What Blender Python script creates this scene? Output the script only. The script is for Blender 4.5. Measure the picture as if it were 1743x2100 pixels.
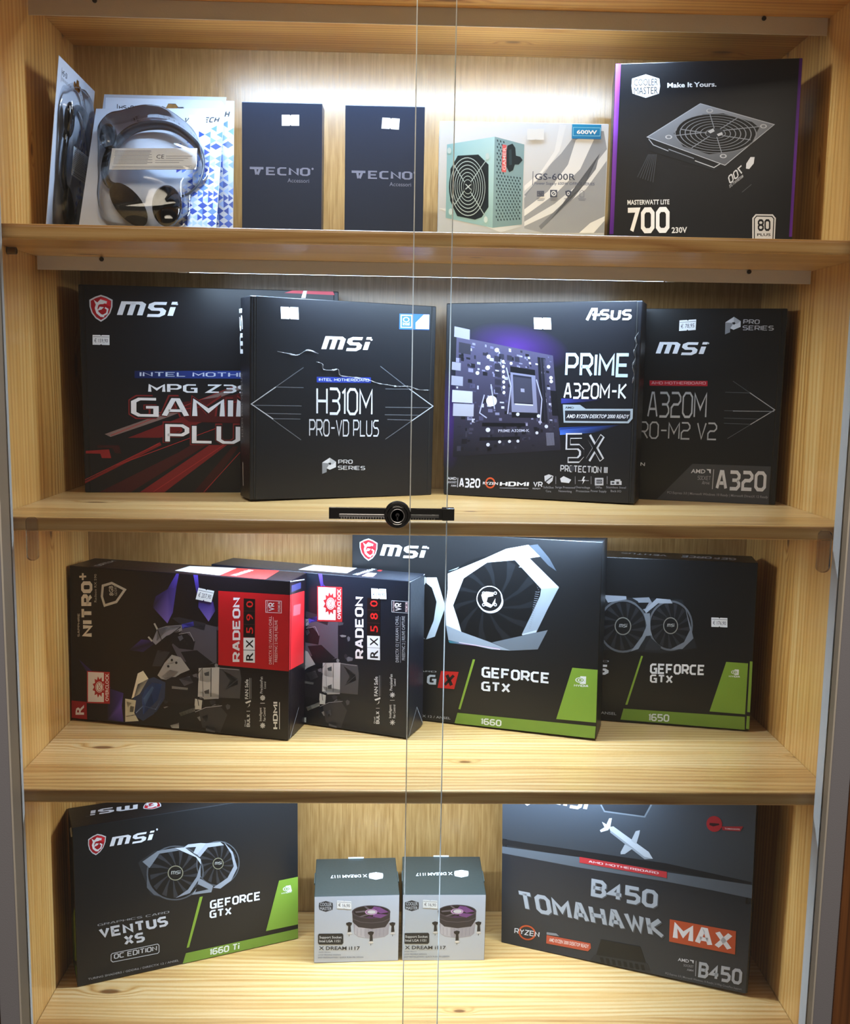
import bpy, bmesh, math, random
from mathutils import Matrix, Vector
for o in list(bpy.data.objects): bpy.data.objects.remove(o)
SC = bpy.context.scene
COL = SC.collection
# ---------------------------------------------------------------- camera, world, lamps, exposure
cam_data = bpy.data.cameras.new('camera'); cam_data.sensor_fit = 'HORIZONTAL'; cam_data.sensor_width = 36.0
cam_data.lens = 36.0*2044.67/1743.0; cam_data.clip_start = .05
cam = bpy.data.objects.new('camera', cam_data); COL.objects.link(cam)
cam.location = (-0.03668, -1.14656, 1.20333); cam.rotation_euler = (1.435607, -0.016128, -0.026491)
SC.camera = cam
vs = SC.view_settings; vs.view_transform = 'Standard'; vs.look = 'None'; vs.gamma = 1.0; vs.use_curve_mapping = False
vs.exposure = EXPOSURE = 0.0
W = bpy.data.worlds.new('world'); SC.world = W; W.use_nodes = True
W.node_tree.nodes['Background'].inputs[0].default_value = (1.0, .86, .70, 1); W.node_tree.nodes['Background'].inputs[1].default_value = .105
def area(name, loc, rot, sx, sy, power, col):
    L = bpy.data.lights.new(name, 'AREA'); L.shape = 'RECTANGLE'; L.size = sx; L.size_y = sy; L.energy = power; L.color = col
    o = bpy.data.objects.new(name, L); COL.objects.link(o); o.location = loc; o.rotation_euler = rot; return o
# the shop's warm ceiling lamps, above and behind the photographer
area('shop_ceiling_lamp', (0, -1.5, 2.75), (math.radians(22), 0, 0), 2.2, .9, SHOP_POWER := 60.0, (1.0, .86, .70))
LED_COLOR = (.64, .87, 1.17); LED_POWER = {1: 4.1, 2: 3.7, 3: 4.3, 4: 4.6}
# ---------------------------------------------------------------- sizes of the cabinet (metres)
Z1, Z2, Z3, Z4, ZC, TH, DEP = (1.36402, 1.03599, 0.70703, 0.35597, 1.65688, 0.01695, 0.34646)
HW = .5
# ---------------------------------------------------------------- helpers
def lin(h):
    f = lambda v: v/12.92 if v <= .04045 else ((v+.055)/1.055)**2.4
    return tuple(f(int(h[i:i+2], 16)/255) for i in (0, 2, 4))
lin_ = lin
def tag(o, label=None, cat=None, group=None, kind=None):
    for k, v in (('label', label), ('category', cat), ('group', group), ('kind', kind)):
        if v: o[k] = v
    return o
def empty(name, loc=(0, 0, 0), rot=None):
    o = bpy.data.objects.new(name, None); COL.objects.link(o); o.location = loc; o.empty_display_size = .03
    if rot: o.rotation_euler = rot
    return o
def link(name, me, mat=None, parent=None, smooth=False):
    if mat:
        for m in (mat if isinstance(mat, (list, tuple)) else [mat]): me.materials.append(m)
    if smooth:
        for p in me.polygons: p.use_smooth = True
    o = bpy.data.objects.new(name, me); COL.objects.link(o)
    if parent: o.parent = parent
    return o
def from_bm(name, bm, mat=None, parent=None, smooth=False):
    me = bpy.data.meshes.new(name); bmesh.ops.recalc_face_normals(bm, faces=bm.faces); bm.to_mesh(me); bm.free()
    return link(name, me, mat, parent, smooth)
def add_box(bm, x0, y0, z0, x1, y1, z1, bev=0, seg=2, mi=0):
    b = bmesh.new(); bmesh.ops.create_cube(b, size=1)
    for v in b.verts: v.co = Vector(((x0+x1)/2+v.co.x*(x1-x0), (y0+y1)/2+v.co.y*(y1-y0), (z0+z1)/2+v.co.z*(z1-z0)))
    if bev: bmesh.ops.bevel(b, geom=b.edges[:], offset=bev, segments=seg, profile=.5, affect='EDGES')
    for f in b.faces: f.material_index = mi
    me = bpy.data.meshes.new('tmp'); b.to_mesh(me); b.free(); bm.from_mesh(me); bpy.data.meshes.remove(me)
def box(name, lo, hi, mat, parent=None, bev=.0008, seg=2):
    bm = bmesh.new(); add_box(bm, *lo, *hi, bev, seg); return from_bm(name, bm, mat, parent)
def tube(bm, pts, rad, n=12, flat=1.0, caps=True):
    """sweep a round (or flattened) section along points; rad may be a list"""
    pts = [Vector(p) for p in pts]; rings = []
    for i, p in enumerate(pts):
        t = (pts[min(i+1, len(pts)-1)]-pts[max(i-1, 0)]).normalized()
        up = Vector((0, 1, 0)) if abs(t.y) < .9 else Vector((1, 0, 0))
        a = t.cross(up).normalized(); b = a.cross(t).normalized(); r = rad[i] if isinstance(rad, (list, tuple)) else rad
        rings.append([bm.verts.new(p+a*r*flat*math.cos(2*math.pi*k/n)+b*r*math.sin(2*math.pi*k/n)) for k in range(n)])
    for r0, r1 in zip(rings, rings[1:]):
        for k in range(n): bm.faces.new((r0[k], r0[(k+1) % n], r1[(k+1) % n], r1[k]))
    if caps: bm.faces.new(rings[0][::-1]); bm.faces.new(rings[-1])
def lathe(bm, prof, origin, axis='Y', n=40):
    rings = []
    for r, h in prof:
        ring = []
        for k in range(n):
            c, s = r*math.cos(2*math.pi*k/n), r*math.sin(2*math.pi*k/n)
            q = {'Y': (c, h, s), 'X': (h, c, s), 'Z': (c, s, h)}[axis]
            ring.append(bm.verts.new(Vector(origin)+Vector(q)))
        rings.append(ring)
    for r0, r1 in zip(rings, rings[1:]):
        for k in range(n): bm.faces.new((r0[k], r0[(k+1) % n], r1[(k+1) % n], r1[k]))
    bm.faces.new(rings[0][::-1]); bm.faces.new(rings[-1])
def smooth_path(pts, n=6):
    P = [Vector(p) for p in pts]; P = [P[0]*2-P[1]]+P+[P[-1]*2-P[-2]]; out = []
    for i in range(1, len(P)-2):
        for k in range(n):
            t = k/n; a, b, c, d = P[i-1:i+3]
            out.append(.5*((2*b)+(c-a)*t+(2*a-5*b+4*c-d)*t*t+(3*b-a-3*c+d)*t**3))
    out.append(P[-2]); return out
# ---------------------------------------------------------------- materials
def mat_new(name):
    m = bpy.data.materials.new(name); m.use_nodes = True; nt = m.node_tree
    return m, nt, nt.nodes['Principled BSDF']
def plain(name, col, rough=.5, metal=0, spec=.5, bump=0, bscale=300, emit=None, coat=0):
    m, nt, b = mat_new(name); c = lin(col) if isinstance(col, str) else col
    b.inputs['Base Color'].default_value = (*c, 1); b.inputs['Roughness'].default_value = rough; b.inputs['Metallic'].default_value = metal
    b.inputs['Specular IOR Level'].default_value = spec; b.inputs['Coat Weight'].default_value = coat
    if emit: b.inputs['Emission Color'].default_value = (*emit[0], 1); b.inputs['Emission Strength'].default_value = emit[1]
    tc = nt.nodes.new('ShaderNodeTexCoord'); n = nt.nodes.new('ShaderNodeTexNoise'); n.inputs['Scale'].default_value = bscale; n.inputs['Detail'].default_value = 3
    nt.links.new(tc.outputs['Object'], n.inputs['Vector'])
    mr = nt.nodes.new('ShaderNodeMapRange'); mr.inputs['To Min'].default_value = max(0, rough-.06); mr.inputs['To Max'].default_value = min(1, rough+.06)
    nt.links.new(n.outputs['Fac'], mr.inputs['Value']); nt.links.new(mr.outputs['Result'], b.inputs['Roughness'])
    if bump:
        bp = nt.nodes.new('ShaderNodeBump'); bp.inputs['Strength'].default_value = bump; bp.inputs['Distance'].default_value = .001
        nt.links.new(n.outputs['Fac'], bp.inputs['Height']); nt.links.new(bp.outputs['Normal'], b.inputs['Normal'])
    return m
def math_node(nt, op, a, b=None, c=None):
    n = nt.nodes.new('ShaderNodeMath'); n.operation = op
    for i, v in enumerate((a, b, c)):
        if v is None: continue
        if isinstance(v, (int, float)): n.inputs[i].default_value = v
        else: nt.links.new(v, n.inputs[i])
    return n.outputs[0]
def ramp(nt, fac, stops):
    r = nt.nodes.new('ShaderNodeValToRGB'); e = r.color_ramp.elements
    while len(e) < len(stops): e.new(.5)
    for s, (p, c) in zip(e, stops): s.position = p; s.color = (*(lin(c) if isinstance(c, str) else c), 1)
    nt.links.new(fac, r.inputs['Fac']); return r.outputs['Color']
def wood(name, along, across, tones, plank=.085, seed=0.0, knots=.6, rough=.32, grain=1.0, coat=.35, kn=(4.2, 11.0), fl=(3, 60), cr=.18, bump=.12):
    """varnished softwood: ALONG is the grain axis (0,1,2), ACROSS the axis over which glued boards change"""
    m, nt, b = mat_new(name); L = nt.links
    tc = nt.nodes.new('ShaderNodeTexCoord'); sep = nt.nodes.new('ShaderNodeSeparateXYZ'); L.new(tc.outputs['Object'], sep.inputs[0])
    third = 3-along-across
    A, X, T = sep.outputs[along], sep.outputs[across], sep.outputs[third]
    bi = math_node(nt, 'FLOOR', math_node(nt, 'DIVIDE', math_node(nt, 'ADD', X, 7.013+seed), plank))
    wn = nt.nodes.new('ShaderNodeTexWhiteNoise'); wn.noise_dimensions = '1D'; L.new(bi, wn.inputs['W'])
    shift = math_node(nt, 'MULTIPLY', wn.outputs['Value'], 9.0)
    def vec(ka, kx, kt):
        c = nt.nodes.new('ShaderNodeCombineXYZ')
        L.new(math_node(nt, 'MULTIPLY', math_node(nt, 'ADD', A, shift), ka), c.inputs[0]); L.new(math_node(nt, 'MULTIPLY', X, kx), c.inputs[1]); L.new(math_node(nt, 'MULTIPLY_ADD', T, kt, seed), c.inputs[2])
        return c.outputs[0]
    def noise(v, sc, det, dist=0):
        n = nt.nodes.new('ShaderNodeTexNoise'); n.inputs['Scale'].default_value = sc; n.inputs['Detail'].default_value = det; n.inputs['Distortion'].default_value = dist; L.new(v, n.inputs['Vector']); return n.outputs['Fac']
    vor = nt.nodes.new('ShaderNodeTexVoronoi'); vor.voronoi_dimensions = '2D'; vor.inputs['Scale'].default_value = 1.0; L.new(vec(kn[0], kn[1], 0), vor.inputs['Vector'])
    vs_ = nt.nodes.new('ShaderNodeSeparateColor'); L.new(vor.outputs['Color'], vs_.inputs[0])
    on = math_node(nt, 'LESS_THAN', vs_.outputs[0], knots)
    size = math_node(nt, 'MULTIPLY_ADD', math_node(nt, 'POWER', vs_.outputs[1], 2.0), .11, .04)
    kd = math_node(nt, 'DIVIDE', vor.outputs['Distance'], size)
    def step(a, b): 
        kr = nt.nodes.new('ShaderNodeMapRange'); kr.interpolation_type = 'SMOOTHSTEP'; kr.inputs['From Min'].default_value = a; kr.inputs['From Max'].default_value = b; L.new(kd, kr.inputs['Value']); return math_node(nt, 'MULTIPLY', kr.outputs['Result'], on)
    knot = step(1.15, .5); halo = step(3.2, .8)
    lo = noise(vec(.9, 5, 5), 1.0, 3, .4)
    ph = math_node(nt, 'MULTIPLY_ADD', lo, 46.0, math_node(nt, 'MULTIPLY_ADD', X, 620.0, math_node(nt, 'MULTIPLY', T, 300.0)))
    ph = math_node(nt, 'MULTIPLY_ADD', halo, 9.0, ph)
    ring = math_node(nt, 'POWER', math_node(nt, 'MULTIPLY_ADD', math_node(nt, 'SINE', ph), .5, .5), .55)
    fine = noise(vec(11, 520, 520), 1.0, 3)
    mid = noise(vec(fl[0], fl[1], fl[1]), 1.0, 4, .3)
    g = math_node(nt, 'MULTIPLY_ADD', math_node(nt, 'MULTIPLY', ring, math_node(nt, 'MULTIPLY_ADD', noise(vec(1.2, 22, 22), 1.0, 2), 1.6, -.2)), .36*grain, math_node(nt, 'MULTIPLY_ADD', fine, .34, math_node(nt, 'MULTIPLY_ADD', mid, .46, .02)))
    g = math_node(nt, 'SUBTRACT', g, math_node(nt, 'MULTIPLY', halo, .10))
    g = math_node(nt, 'ADD', g, math_node(nt, 'MULTIPLY_ADD', wn.outputs['Value'], .22, -.12))
    col = ramp(nt, g, [(.28, tones[0]), (.55, tones[1]), (.85, tones[2])])
    mx = nt.nodes.new('ShaderNodeMix'); mx.data_type = 'RGBA'; L.new(math_node(nt, 'MULTIPLY', knot, .85), mx.inputs['Factor']); L.new(col, mx.inputs['A']); mx.inputs['B'].default_value = (*lin(tones[3]), 1)
    L.new(mx.outputs['Result'], b.inputs['Base Color'])
    b.inputs['Coat Weight'].default_value = coat; b.inputs['Coat Roughness'].default_value = cr
    L.new(math_node(nt, 'MULTIPLY_ADD', fine, .2, rough-.08), b.inputs['Roughness'])
    bp = nt.nodes.new('ShaderNodeBump'); bp.inputs['Strength'].default_value = bump; bp.inputs['Distance'].default_value = .002; L.new(g, bp.inputs['Height']); L.new(bp.outputs['Normal'], b.inputs['Normal'])
    return m
PINE = ('ac6e2c', 'd39a4f', 'e6b972', '6a3a14')
M = {}
M['shelf'] = wood('pine_shelf', 0, 1, ('b2783a', 'd8a661', 'ecc78c', '6a3a14'), .088, .3, .5, coat=.5, cr=.3)
M['side'] = wood('pine_side', 2, 1, PINE, .12, 1.7, .5)
M['top'] = wood('pine_top', 0, 1, PINE, .088, 4.1, .4)
M['back'] = wood('plywood_back', 2, 0, ('9a6f3a', 'c2965a', 'd9b27a', '7d5022'), .42, 2.2, .06, .34, .12, 1.0, (2.6, 7.5), (22, 240), .27, .2)
M['outer'] = wood('dark_outer_pine', 2, 0, ('4a2a12', '6b4120', '7d4e28', '3a1e0c'), .12, 5.2, .3)
M['plate'] = plain('grey_plate', 'd6d0c6', .55, bump=.15, bscale=500)
M['frame'] = plain('grey_frame', '7f7f88', .55, bump=.2, bscale=700)
M['lip'] = plain('pale_frame_lip', 'b5b0a8', .5)
M['led'] = plain('led_diffuser', 'f0f4ff', .4, emit=(LED_COLOR, 14.0))
M['led_body'] = plain('led_body', 'c9ccd0', .4)
M['black'] = plain('black_plastic', '0d0d0f', .3, coat=.2)
M['lock'] = plain('lock_black_chrome', '101012', .16, metal=.0, spec=.8, coat=.8)
M['bar'] = plain('bar_polished', 'b8b8bc', .3, metal=.9)
M['key'] = plain('key_slot', '77757a', .3, metal=1)
M['foam'] = plain('black_foam', '191614', .85, bump=.6, bscale=900)
M['gloss'] = plain('glossy_black', '0c0c0d', .08, coat=.6)
M['grey_plastic'] = plain('dark_grey_plastic', '2f3640', .3)
M['brass'] = plain('peg_metal', '7d6a4a', .35, metal=.8)
M['screw'] = plain('dark_screw', '1c1510', .5)
def ink_material():
    m, nt, b = mat_new('printed_ink'); a = nt.nodes.new('ShaderNodeVertexColor'); a.layer_name = 'ink'
    nt.links.new(a.outputs['Color'], b.inputs['Base Color']); b.inputs['Roughness'].default_value = .38; b.inputs['Specular IOR Level'].default_value = .4
    return m
M['ink'] = ink_material()
def clear(name, tint, ior, rough, extra=0.0):
    """thin clear sheet: see-through, with a mirror-like share that grows at grazing angles"""
    m, nt, b = mat_new(name); nt.nodes.remove(b); out = nt.nodes['Material Output']
    fr = nt.nodes.new('ShaderNodeFresnel'); fr.inputs['IOR'].default_value = ior
    t = nt.nodes.new('ShaderNodeBsdfTransparent'); t.inputs['Color'].default_value = (*tint, 1)
    g = nt.nodes.new('ShaderNodeBsdfGlossy'); g.inputs['Roughness'].default_value = rough
    mx = nt.nodes.new('ShaderNodeMixShader')
    nt.links.new(math_node(nt, 'ADD', fr.outputs[0], extra), mx.inputs[0]); nt.links.new(t.outputs[0], mx.inputs[1]); nt.links.new(g.outputs[0], mx.inputs[2]); nt.links.new(mx.outputs[0], out.inputs[0])
    return m
M['glass'] = clear('glass', (.985, .992, .988), 1.45, 0.0)
M['blister'] = clear('blister_plastic', (.97, .975, .98), 1.5, .06, .03)
M['film'] = clear('shrink_film', (1, 1, 1), 1.5, .32, .22)
M['pull'] = clear('clear_pull_plastic', (.86, .82, .8), 1.5, .2, .06)
def edge_material():
    m, nt, b = mat_new('polished_glass_edge'); out = nt.nodes['Material Output']; b.inputs['Base Color'].default_value = (.85, .88, .85, 1); b.inputs['Roughness'].default_value = .2
    tr = nt.nodes.new('ShaderNodeBsdfTranslucent'); tr.inputs['Color'].default_value = (.95, .98, .96, 1); mx = nt.nodes.new('ShaderNodeMixShader'); mx.inputs[0].default_value = .6
    nt.links.new(b.outputs[0], mx.inputs[1]); nt.links.new(tr.outputs[0], mx.inputs[2]); nt.links.new(mx.outputs[0], out.inputs[0]); return m
M['edge'] = edge_material()
M['seam'] = plain('carton_seam', '050506', .6)
def carton(col, rough=.36):
    k = 'carton_'+col
    if k not in M: M[k] = plain(k, col, rough, bump=.06, bscale=260, spec=.45)
    return M[k]
# ---------------------------------------------------------------- printing on flat faces
GL = {c: [[tuple(float(v) for v in p.split(',')) for p in s.split(' ')] for s in d.split('|')] for c, d in (l.split('=') for l in '''A=0,0 1.6,6 2.4,6 4,0|.7,1.9 3.3,1.9
B=0,0 0,6 3,6 4,5 4,4 3.2,3.1 4,2 4,1 3,0 0,0|0,3.1 3.2,3.1
C=4,6 1,6 0,5 0,1 1,0 4,0
D=0,0 0,6 3,6 4,5 4,1 3,0 0,0
E=4,6 0,6 0,0 4,0|0,3 3.4,3
F=4,6 0,6 0,0|0,3 3.4,3
G=4,6 1,6 0,5 0,1 1,0 4,0 4,3 2.2,3
H=0,0 0,6|4,0 4,6|0,3 4,3
I=0,0 0,6
K=0,0 0,6|4,6 .5,3 4,0
L=0,6 0,0 3.6,0
M=0,0 0,6 2.5,2 5,6 5,0
N=0,0 0,6 4,0 4,6
O=1,0 0,1 0,5 1,6 3,6 4,5 4,1 3,0 1,0
P=0,0 0,6 3,6 4,5 4,3.5 3,2.5 0,2.5
R=0,0 0,6 3,6 4,5 4,3.5 3,2.5 0,2.5|2,2.5 4,0
S=4,6 1,6 0,5 0,4 1,3.1 3,3.1 4,2.2 4,1 3,0 0,0
T=0,6 4.2,6|2.1,6 2.1,0
U=0,6 0,1 1,0 3,0 4,1 4,6
V=0,6 2,0 4,6
W=0,6 1.3,0 2.6,4.6 3.9,0 5.2,6
X=0,0 4,6|0,6 4,0
Y=0,6 2,3 4,6|2,3 2,0
Z=0,6 4,6 0,0 4,0
0=1,0 0,1 0,5 1,6 3,6 4,5 4,1 3,0 1,0
1=0,5 1,6 1,0
2=0,6 3,6 4,5 4,4 3,3.1 1,3.1 0,2.2 0,0 4,0
3=0,6 3,6 4,5 4,4 3.2,3.1 1,3.1|3.2,3.1 4,2 4,1 3,0 0,0
4=3,0 3,6 0,2 4.2,2
5=4,6 0,6 0,3.3 3,3.3 4,2.4 4,1 3,0 0,0
6=4,6 1,6 0,5 0,1 1,0 3,0 4,1 4,2.3 3,3.2 0,3.2
7=0,6 4,6 1.6,0
8=1,3.1 0,4 0,5 1,6 3,6 4,5 4,4 3,3.1 1,3.1 0,2.2 0,1 1,0 3,0 4,1 4,2.2 3,3.1
9=0,0 3,0 4,1 4,5 3,6 1,6 0,5 0,3.8 1,2.8 4,2.8
-=.3,3 3,3
+=0,3 3.4,3|1.7,4.7 1.7,1.3
|=0,0 0,6
m=0,0 0,6 4.4,6 5.2,5.2 5.2,0|2.6,0 2.6,6
s=4,6 1,6 .2,5.3 .2,4 1,3.1 3,3.1 3.8,2.2 3.8,.8 3,0 0,0
i=0,0 0,4.3|0,5.5 0,6.9'''.replace('\n|=0,0 0,6', '').split('\n'))}
def ribbon(pts, hw, closed=False):
    """quads of a mitred band of half width hw along 2-D points"""
    P = [Vector(p) for p in pts]; n = len(P); L, R = [], []
    if not closed and n > 2 and (P[0]-P[-1]).length < 1e-9: closed = True; P = P[:-1]; n -= 1
    for i in range(n):
        a = P[i-1] if (i or closed) else None; c = P[(i+1) % n] if (i < n-1 or closed) else None; b = P[i]
        d0 = (b-a).normalized() if a is not None else None; d1 = (c-b).normalized() if c is not None else None
        d0 = d0 if d0 is not None else d1; d1 = d1 if d1 is not None else d0
        n0 = Vector((-d0.y, d0.x)); n1 = Vector((-d1.y, d1.x)); m = n0+n1
        m = n0 if m.length < 1e-6 else m.normalized(); k = hw/max(.45, m.dot(n0)); L.append(b+m*k); R.append(b-m*k)
    idx = range(n if closed else n-1)
    return [(R[i], R[(i+1) % n], L[(i+1) % n], L[i]) for i in idx]
def stroke_text(s, sty):
    """(polygons, width) of lettering in stroke style, fitted to the unit box"""
    hw = 6*sty/200.0; x = 0; quads = []
    for ch in s:
        g = GL.get(ch) or GL.get(ch.upper())
        if ch == ' ' or g is None: x += 2.6; continue
        w = max(p[0] for st in g for p in st)
        for st in g: quads += [[Vector((p.x+x, p.y)) for p in q] for q in ribbon(st, hw)]
        x += w+.55+2*hw
    x1 = max([p.x for q in quads for p in q]); x0 = min([p.x for q in quads for p in q])
    if x1-x0 < 1e-6: x1 = x0+1
    y0, y1, top = -hw, 6+hw, 6.9+hw if 'i' in s and 'm' in s else 6+hw
    return [[((p.x-x0)/(x1-x0), (min(max(p.y, y0), top)-y0)/(y1-y0)) for p in q] for q in quads]
TXT = {}
def font_text(s, sty):
    k = (s, sty)
    if k not in TXT:
        cu = bpy.data.curves.new('t', 'FONT'); cu.body = s; cu.size = 1; cu.offset = sty/250.0; cu.resolution_u = 2
        o = bpy.data.objects.new('t', cu); COL.objects.link(o); bpy.context.view_layer.update()
        me = o.evaluated_get(bpy.context.evaluated_depsgraph_get()).to_mesh()
        V = [(v.co.x, v.co.y) for v in me.vertices]; F = [tuple(p.vertices) for p in me.polygons]
        caps = bool([c for c in s if c.isupper() or c.isdigit()])
        x0, x1 = min(v[0] for v in V), max(v[0] for v in V); h = .73 if caps else .56
        y0 = -sty/250.0; h += 2*sty/250.0
        TXT[k] = ([((v[0]-x0)/(x1-x0), (v[1]-y0)/h) for v in V], F)
        bpy.data.objects.remove(o); bpy.data.curves.remove(cu)
    return TXT[k]
LAYER = {}; ROOT = {}
def art(key, name, label, face, items, gain=1.0):
    root, w, h, d, off = ROOT[key]; V, F, C = [], [], []; lay = LAYER.get((key, face), 0)
    def put(pts, faces, cols):
        n = len(V); y = off+.00006+lay*.000012
        for (u, v) in pts:
            u /= 1000; v /= 1000
            V.append({'front': (u, -y, v), 'right': (w/2+y-off, u, v), 'left': (-w/2-y+off, u, v), 'top': (u, v, h+y-off)}[face])
        F.extend(tuple(n+i for i in f) for f in faces); C.extend(cols if isinstance(cols, list) else [cols]*len(pts))
    pr = lambda L: list(zip(L[::2], L[1::2])); lin = lambda c: tuple(min(1.0, v*gain**2) for v in lin_(c))
    for it in items:
        k = it[0]
        if k.islower(): lay += 1
        k = k.lower(); c = it[1]
        if k in 'pq':
            P = pr(it[2]); put(P, [tuple(range(len(P)))], [lin(x) for x in c.split(' ')] if k == 'q' else lin(c))
        elif k == 'l':
            for q in ribbon(pr(it[3]), it[2]/2, bool(it[4])): put([tuple(p) for p in q], [(0, 1, 2, 3)], lin(c))
        elif k in 'egr':
            (cx, cy), a, b = pr(it[2]); n = 36; a = (a[0]-cx, a[1]-cy); b = (b[0]-cx, b[1]-cy)
            rim = [(math.cos(2*math.pi*i/n), math.sin(2*math.pi*i/n)) for i in range(n)]
            f = lambda s, t: (min(max(cx+a[0]*s+b[0]*t, -w*500 if face in ('front', 'top') else 0), w*500 if face in ('front', 'top') else d*1000), min(max(cy+a[1]*s+b[1]*t, 0), (d if face == 'top' else h)*1000))
            if k == 'r': put([f(*p) for p in rim]+[f(p[0]*it[3], p[1]*it[3]) for p in rim], [(i, (i+1) % n, n+(i+1) % n, n+i) for i in range(n)], lin(c))
            elif k == 'g':
                c0, c1 = (lin(x) for x in c.split(' ')); half = tuple((p+q)/2*.8+.2*q for p, q in zip(c0, c1))
                put([f(0, 0)]+[f(p[0]*.5, p[1]*.5) for p in rim]+[f(*p) for p in rim], [(0, 1+i, 1+(i+1) % n) for i in range(n)]+[(1+i, 1+n+i, 1+n+(i+1) % n, 1+(i+1) % n) for i in range(n)], [c0]+[half]*n+[c1]*n)
            else: put([f(0, 0)]+[f(*p) for p in rim], [(0, 1+i, 1+(i+1) % n) for i in range(n)], lin(c))
        elif k == 't':
            p0, p1, p2 = pr(it[3]); st = it[4]; kind, num = st[0], int(st[1:] or 0)
            ax = (p1[0]-p0[0], p1[1]-p0[1]); ay = (p2[0]-p0[0], p2[1]-p0[1])
            mp = lambda s, t: (p0[0]+ax[0]*s+ay[0]*t, p0[1]+ax[1]*s+ay[1]*t)
            if kind in 'bn':
                P, fs = font_text(it[2], num); put([mp(*p) for p in P], fs, lin(c))
            else:
                for q in stroke_text(it[2], num): put([mp(*p) for p in q], [(0, 1, 2, 3)], lin(c))
    LAYER[(key, face)] = lay
    me = bpy.data.meshes.new(name); me.from_pydata(V, [], F); a = me.color_attributes.new('ink', 'FLOAT_COLOR', 'POINT')
    a.data.foreach_set('color', [x for c in C for x in (*c, 1.0)])
    o = link(name, me, M['ink'], root)
    if label: o['label'] = label
    return o
def pose(yaw, lean, roll): return (Matrix.Rotation(yaw, 3, 'Z') @ Matrix.Rotation(-lean, 3, 'X') @ Matrix.Rotation(roll, 3, 'Y')).to_euler()
def carton_box(key, name, label, cat, group, P, col, style='plain', rough=.36):
    """a product carton: x, y, z of its front bottom middle, turn, lean, roll, width, height, depth"""
    x, y, z, yaw, lean, roll, w, h, d = P
    r = tag(empty(name, (x, y, z), pose(yaw, lean, roll)), label, cat, group); m = carton(col, rough); off = 0
    bm = bmesh.new()
    if style == 'lid':                                  # hinged front: a plate between two fold lines
        add_box(bm, -w/2, .0007, 0, w/2, d, h, .0016, 3); from_bm('carton_body', bm, m, r)
        bm = bmesh.new(); add_box(bm, -w/2+.0075, 0, .0004, w/2-.0075, .003, h-.0004, .0006, 2); from_bm('front_flap', bm, m, r)
        for s in (-1, 1): box('fold_line', (s*(w/2-.0066)-.0009, .0003, .002), (s*(w/2-.0066)+.0009, .0012, h-.002), M['seam'], r, 0)
    else:
        add_box(bm, -w/2, 0, 0, w/2, d, h, .0009, 2); from_bm('carton_body', bm, m, r)
        if style == 'notch':                            # thumb notch tab standing at the back of the lid
            bm = bmesh.new(); add_box(bm, -.012, d-.0012, h-.0004, .012, d-.0004, h+.0022, .0003, 1); from_bm('tuck_tab', bm, carton('dfe3e6', .5), r)
            for s in (-1, 1): box('side_tab', (s*(w/2+.0006)-.0006, d*.35, h-.004), (s*(w/2+.0006)+.0006, d*.62, h-.0006), carton('3d4744', .5), r, .0002)
        if style == 'tuck':                             # tuck flap with its seam on the right end
            bm = bmesh.new(); add_box(bm, w/2-.0002, .006, h-.0012, w/2+.0006, d-.006, h-.0002, .0002, 1); add_box(bm, w/2-.0002, .004, .002, w/2+.0004, .0048, h-.004); from_bm('tuck_flap', bm, m, r)
    ROOT[key] = (r, w, h, d, off); return r
# ---------------------------------------------------------------- the cabinet
cab = tag(empty('display_cabinet', (0, DEP, 0)), 'varnished pine display cabinet with grey edge strips and four lit compartments', 'cabinet')
def cpart(name, lo, hi, mat, bev=.001):
    o = box(name, (lo[0], lo[1]-DEP, lo[2]), (hi[0], hi[1]-DEP, hi[2]), mat, cab, bev); return o
BOT = Z4-.12
cpart('side_panel', (-HW-.022, -.012, BOT), (-HW, DEP+.004, ZC+.06), M['side'])
cpart('side_panel', (HW, -.012, BOT), (HW+.022, DEP+.004, ZC+.06), M['side'])
cpart('back_panel', (-HW, DEP, BOT), (HW, DEP+.006, ZC+.06), M['back'], 0)
cpart('top_panel', (-HW, -.006, ZC), (HW, DEP, ZC+.02), M['top'])
for s in (-1, 1):
    cpart('edge_strip', (min(s*.4745, s*.4985), -.045, BOT), (max(s*.4745, s*.4985), -.012, ZC+.06), M['frame'], .0012)
    cpart('edge_lip', (min(s*.4725, s*.4747), -.0465, BOT), (max(s*.4725, s*.4747), -.012, ZC+.06), M['lip'], .0003)
    cpart('outer_stile', (min(s*.4987, s*.58), -.047, BOT), (max(s*.4987, s*.58), -.012, ZC+.06), M['outer'])
# four shelves; the lowest is the cabinet's floor board
names = {1: 'pine shelf carrying headset packs and the two dark blue slim boxes', 2: 'pine shelf carrying four upright black circuit board cartons', 3: 'pine shelf carrying two dark machine print cartons and two green cornered cartons', 4: 'pine floor board carrying two small silver fronted boxes between large cartons'}
for k, z in ((1, Z1), (2, Z2), (3, Z3), (4, Z4)):
    bm = bmesh.new(); add_box(bm, -HW+.0008, 0, -TH, HW-.0008, DEP-.001, 0)
    fe = [e for e in bm.edges if all(abs(v.co.y) < 1e-6 for v in e.verts) and abs(e.verts[0].co.z-e.verts[1].co.z) < 1e-6]
    bmesh.ops.bevel(bm, geom=fe, offset=.0035, segments=4, profile=.5, affect='EDGES')
    o = from_bm('shelf', bm, M['shelf']); o.location = (0, 0, z); tag(o, names[k], 'shelf', 'pine shelves in the cabinet')
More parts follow.
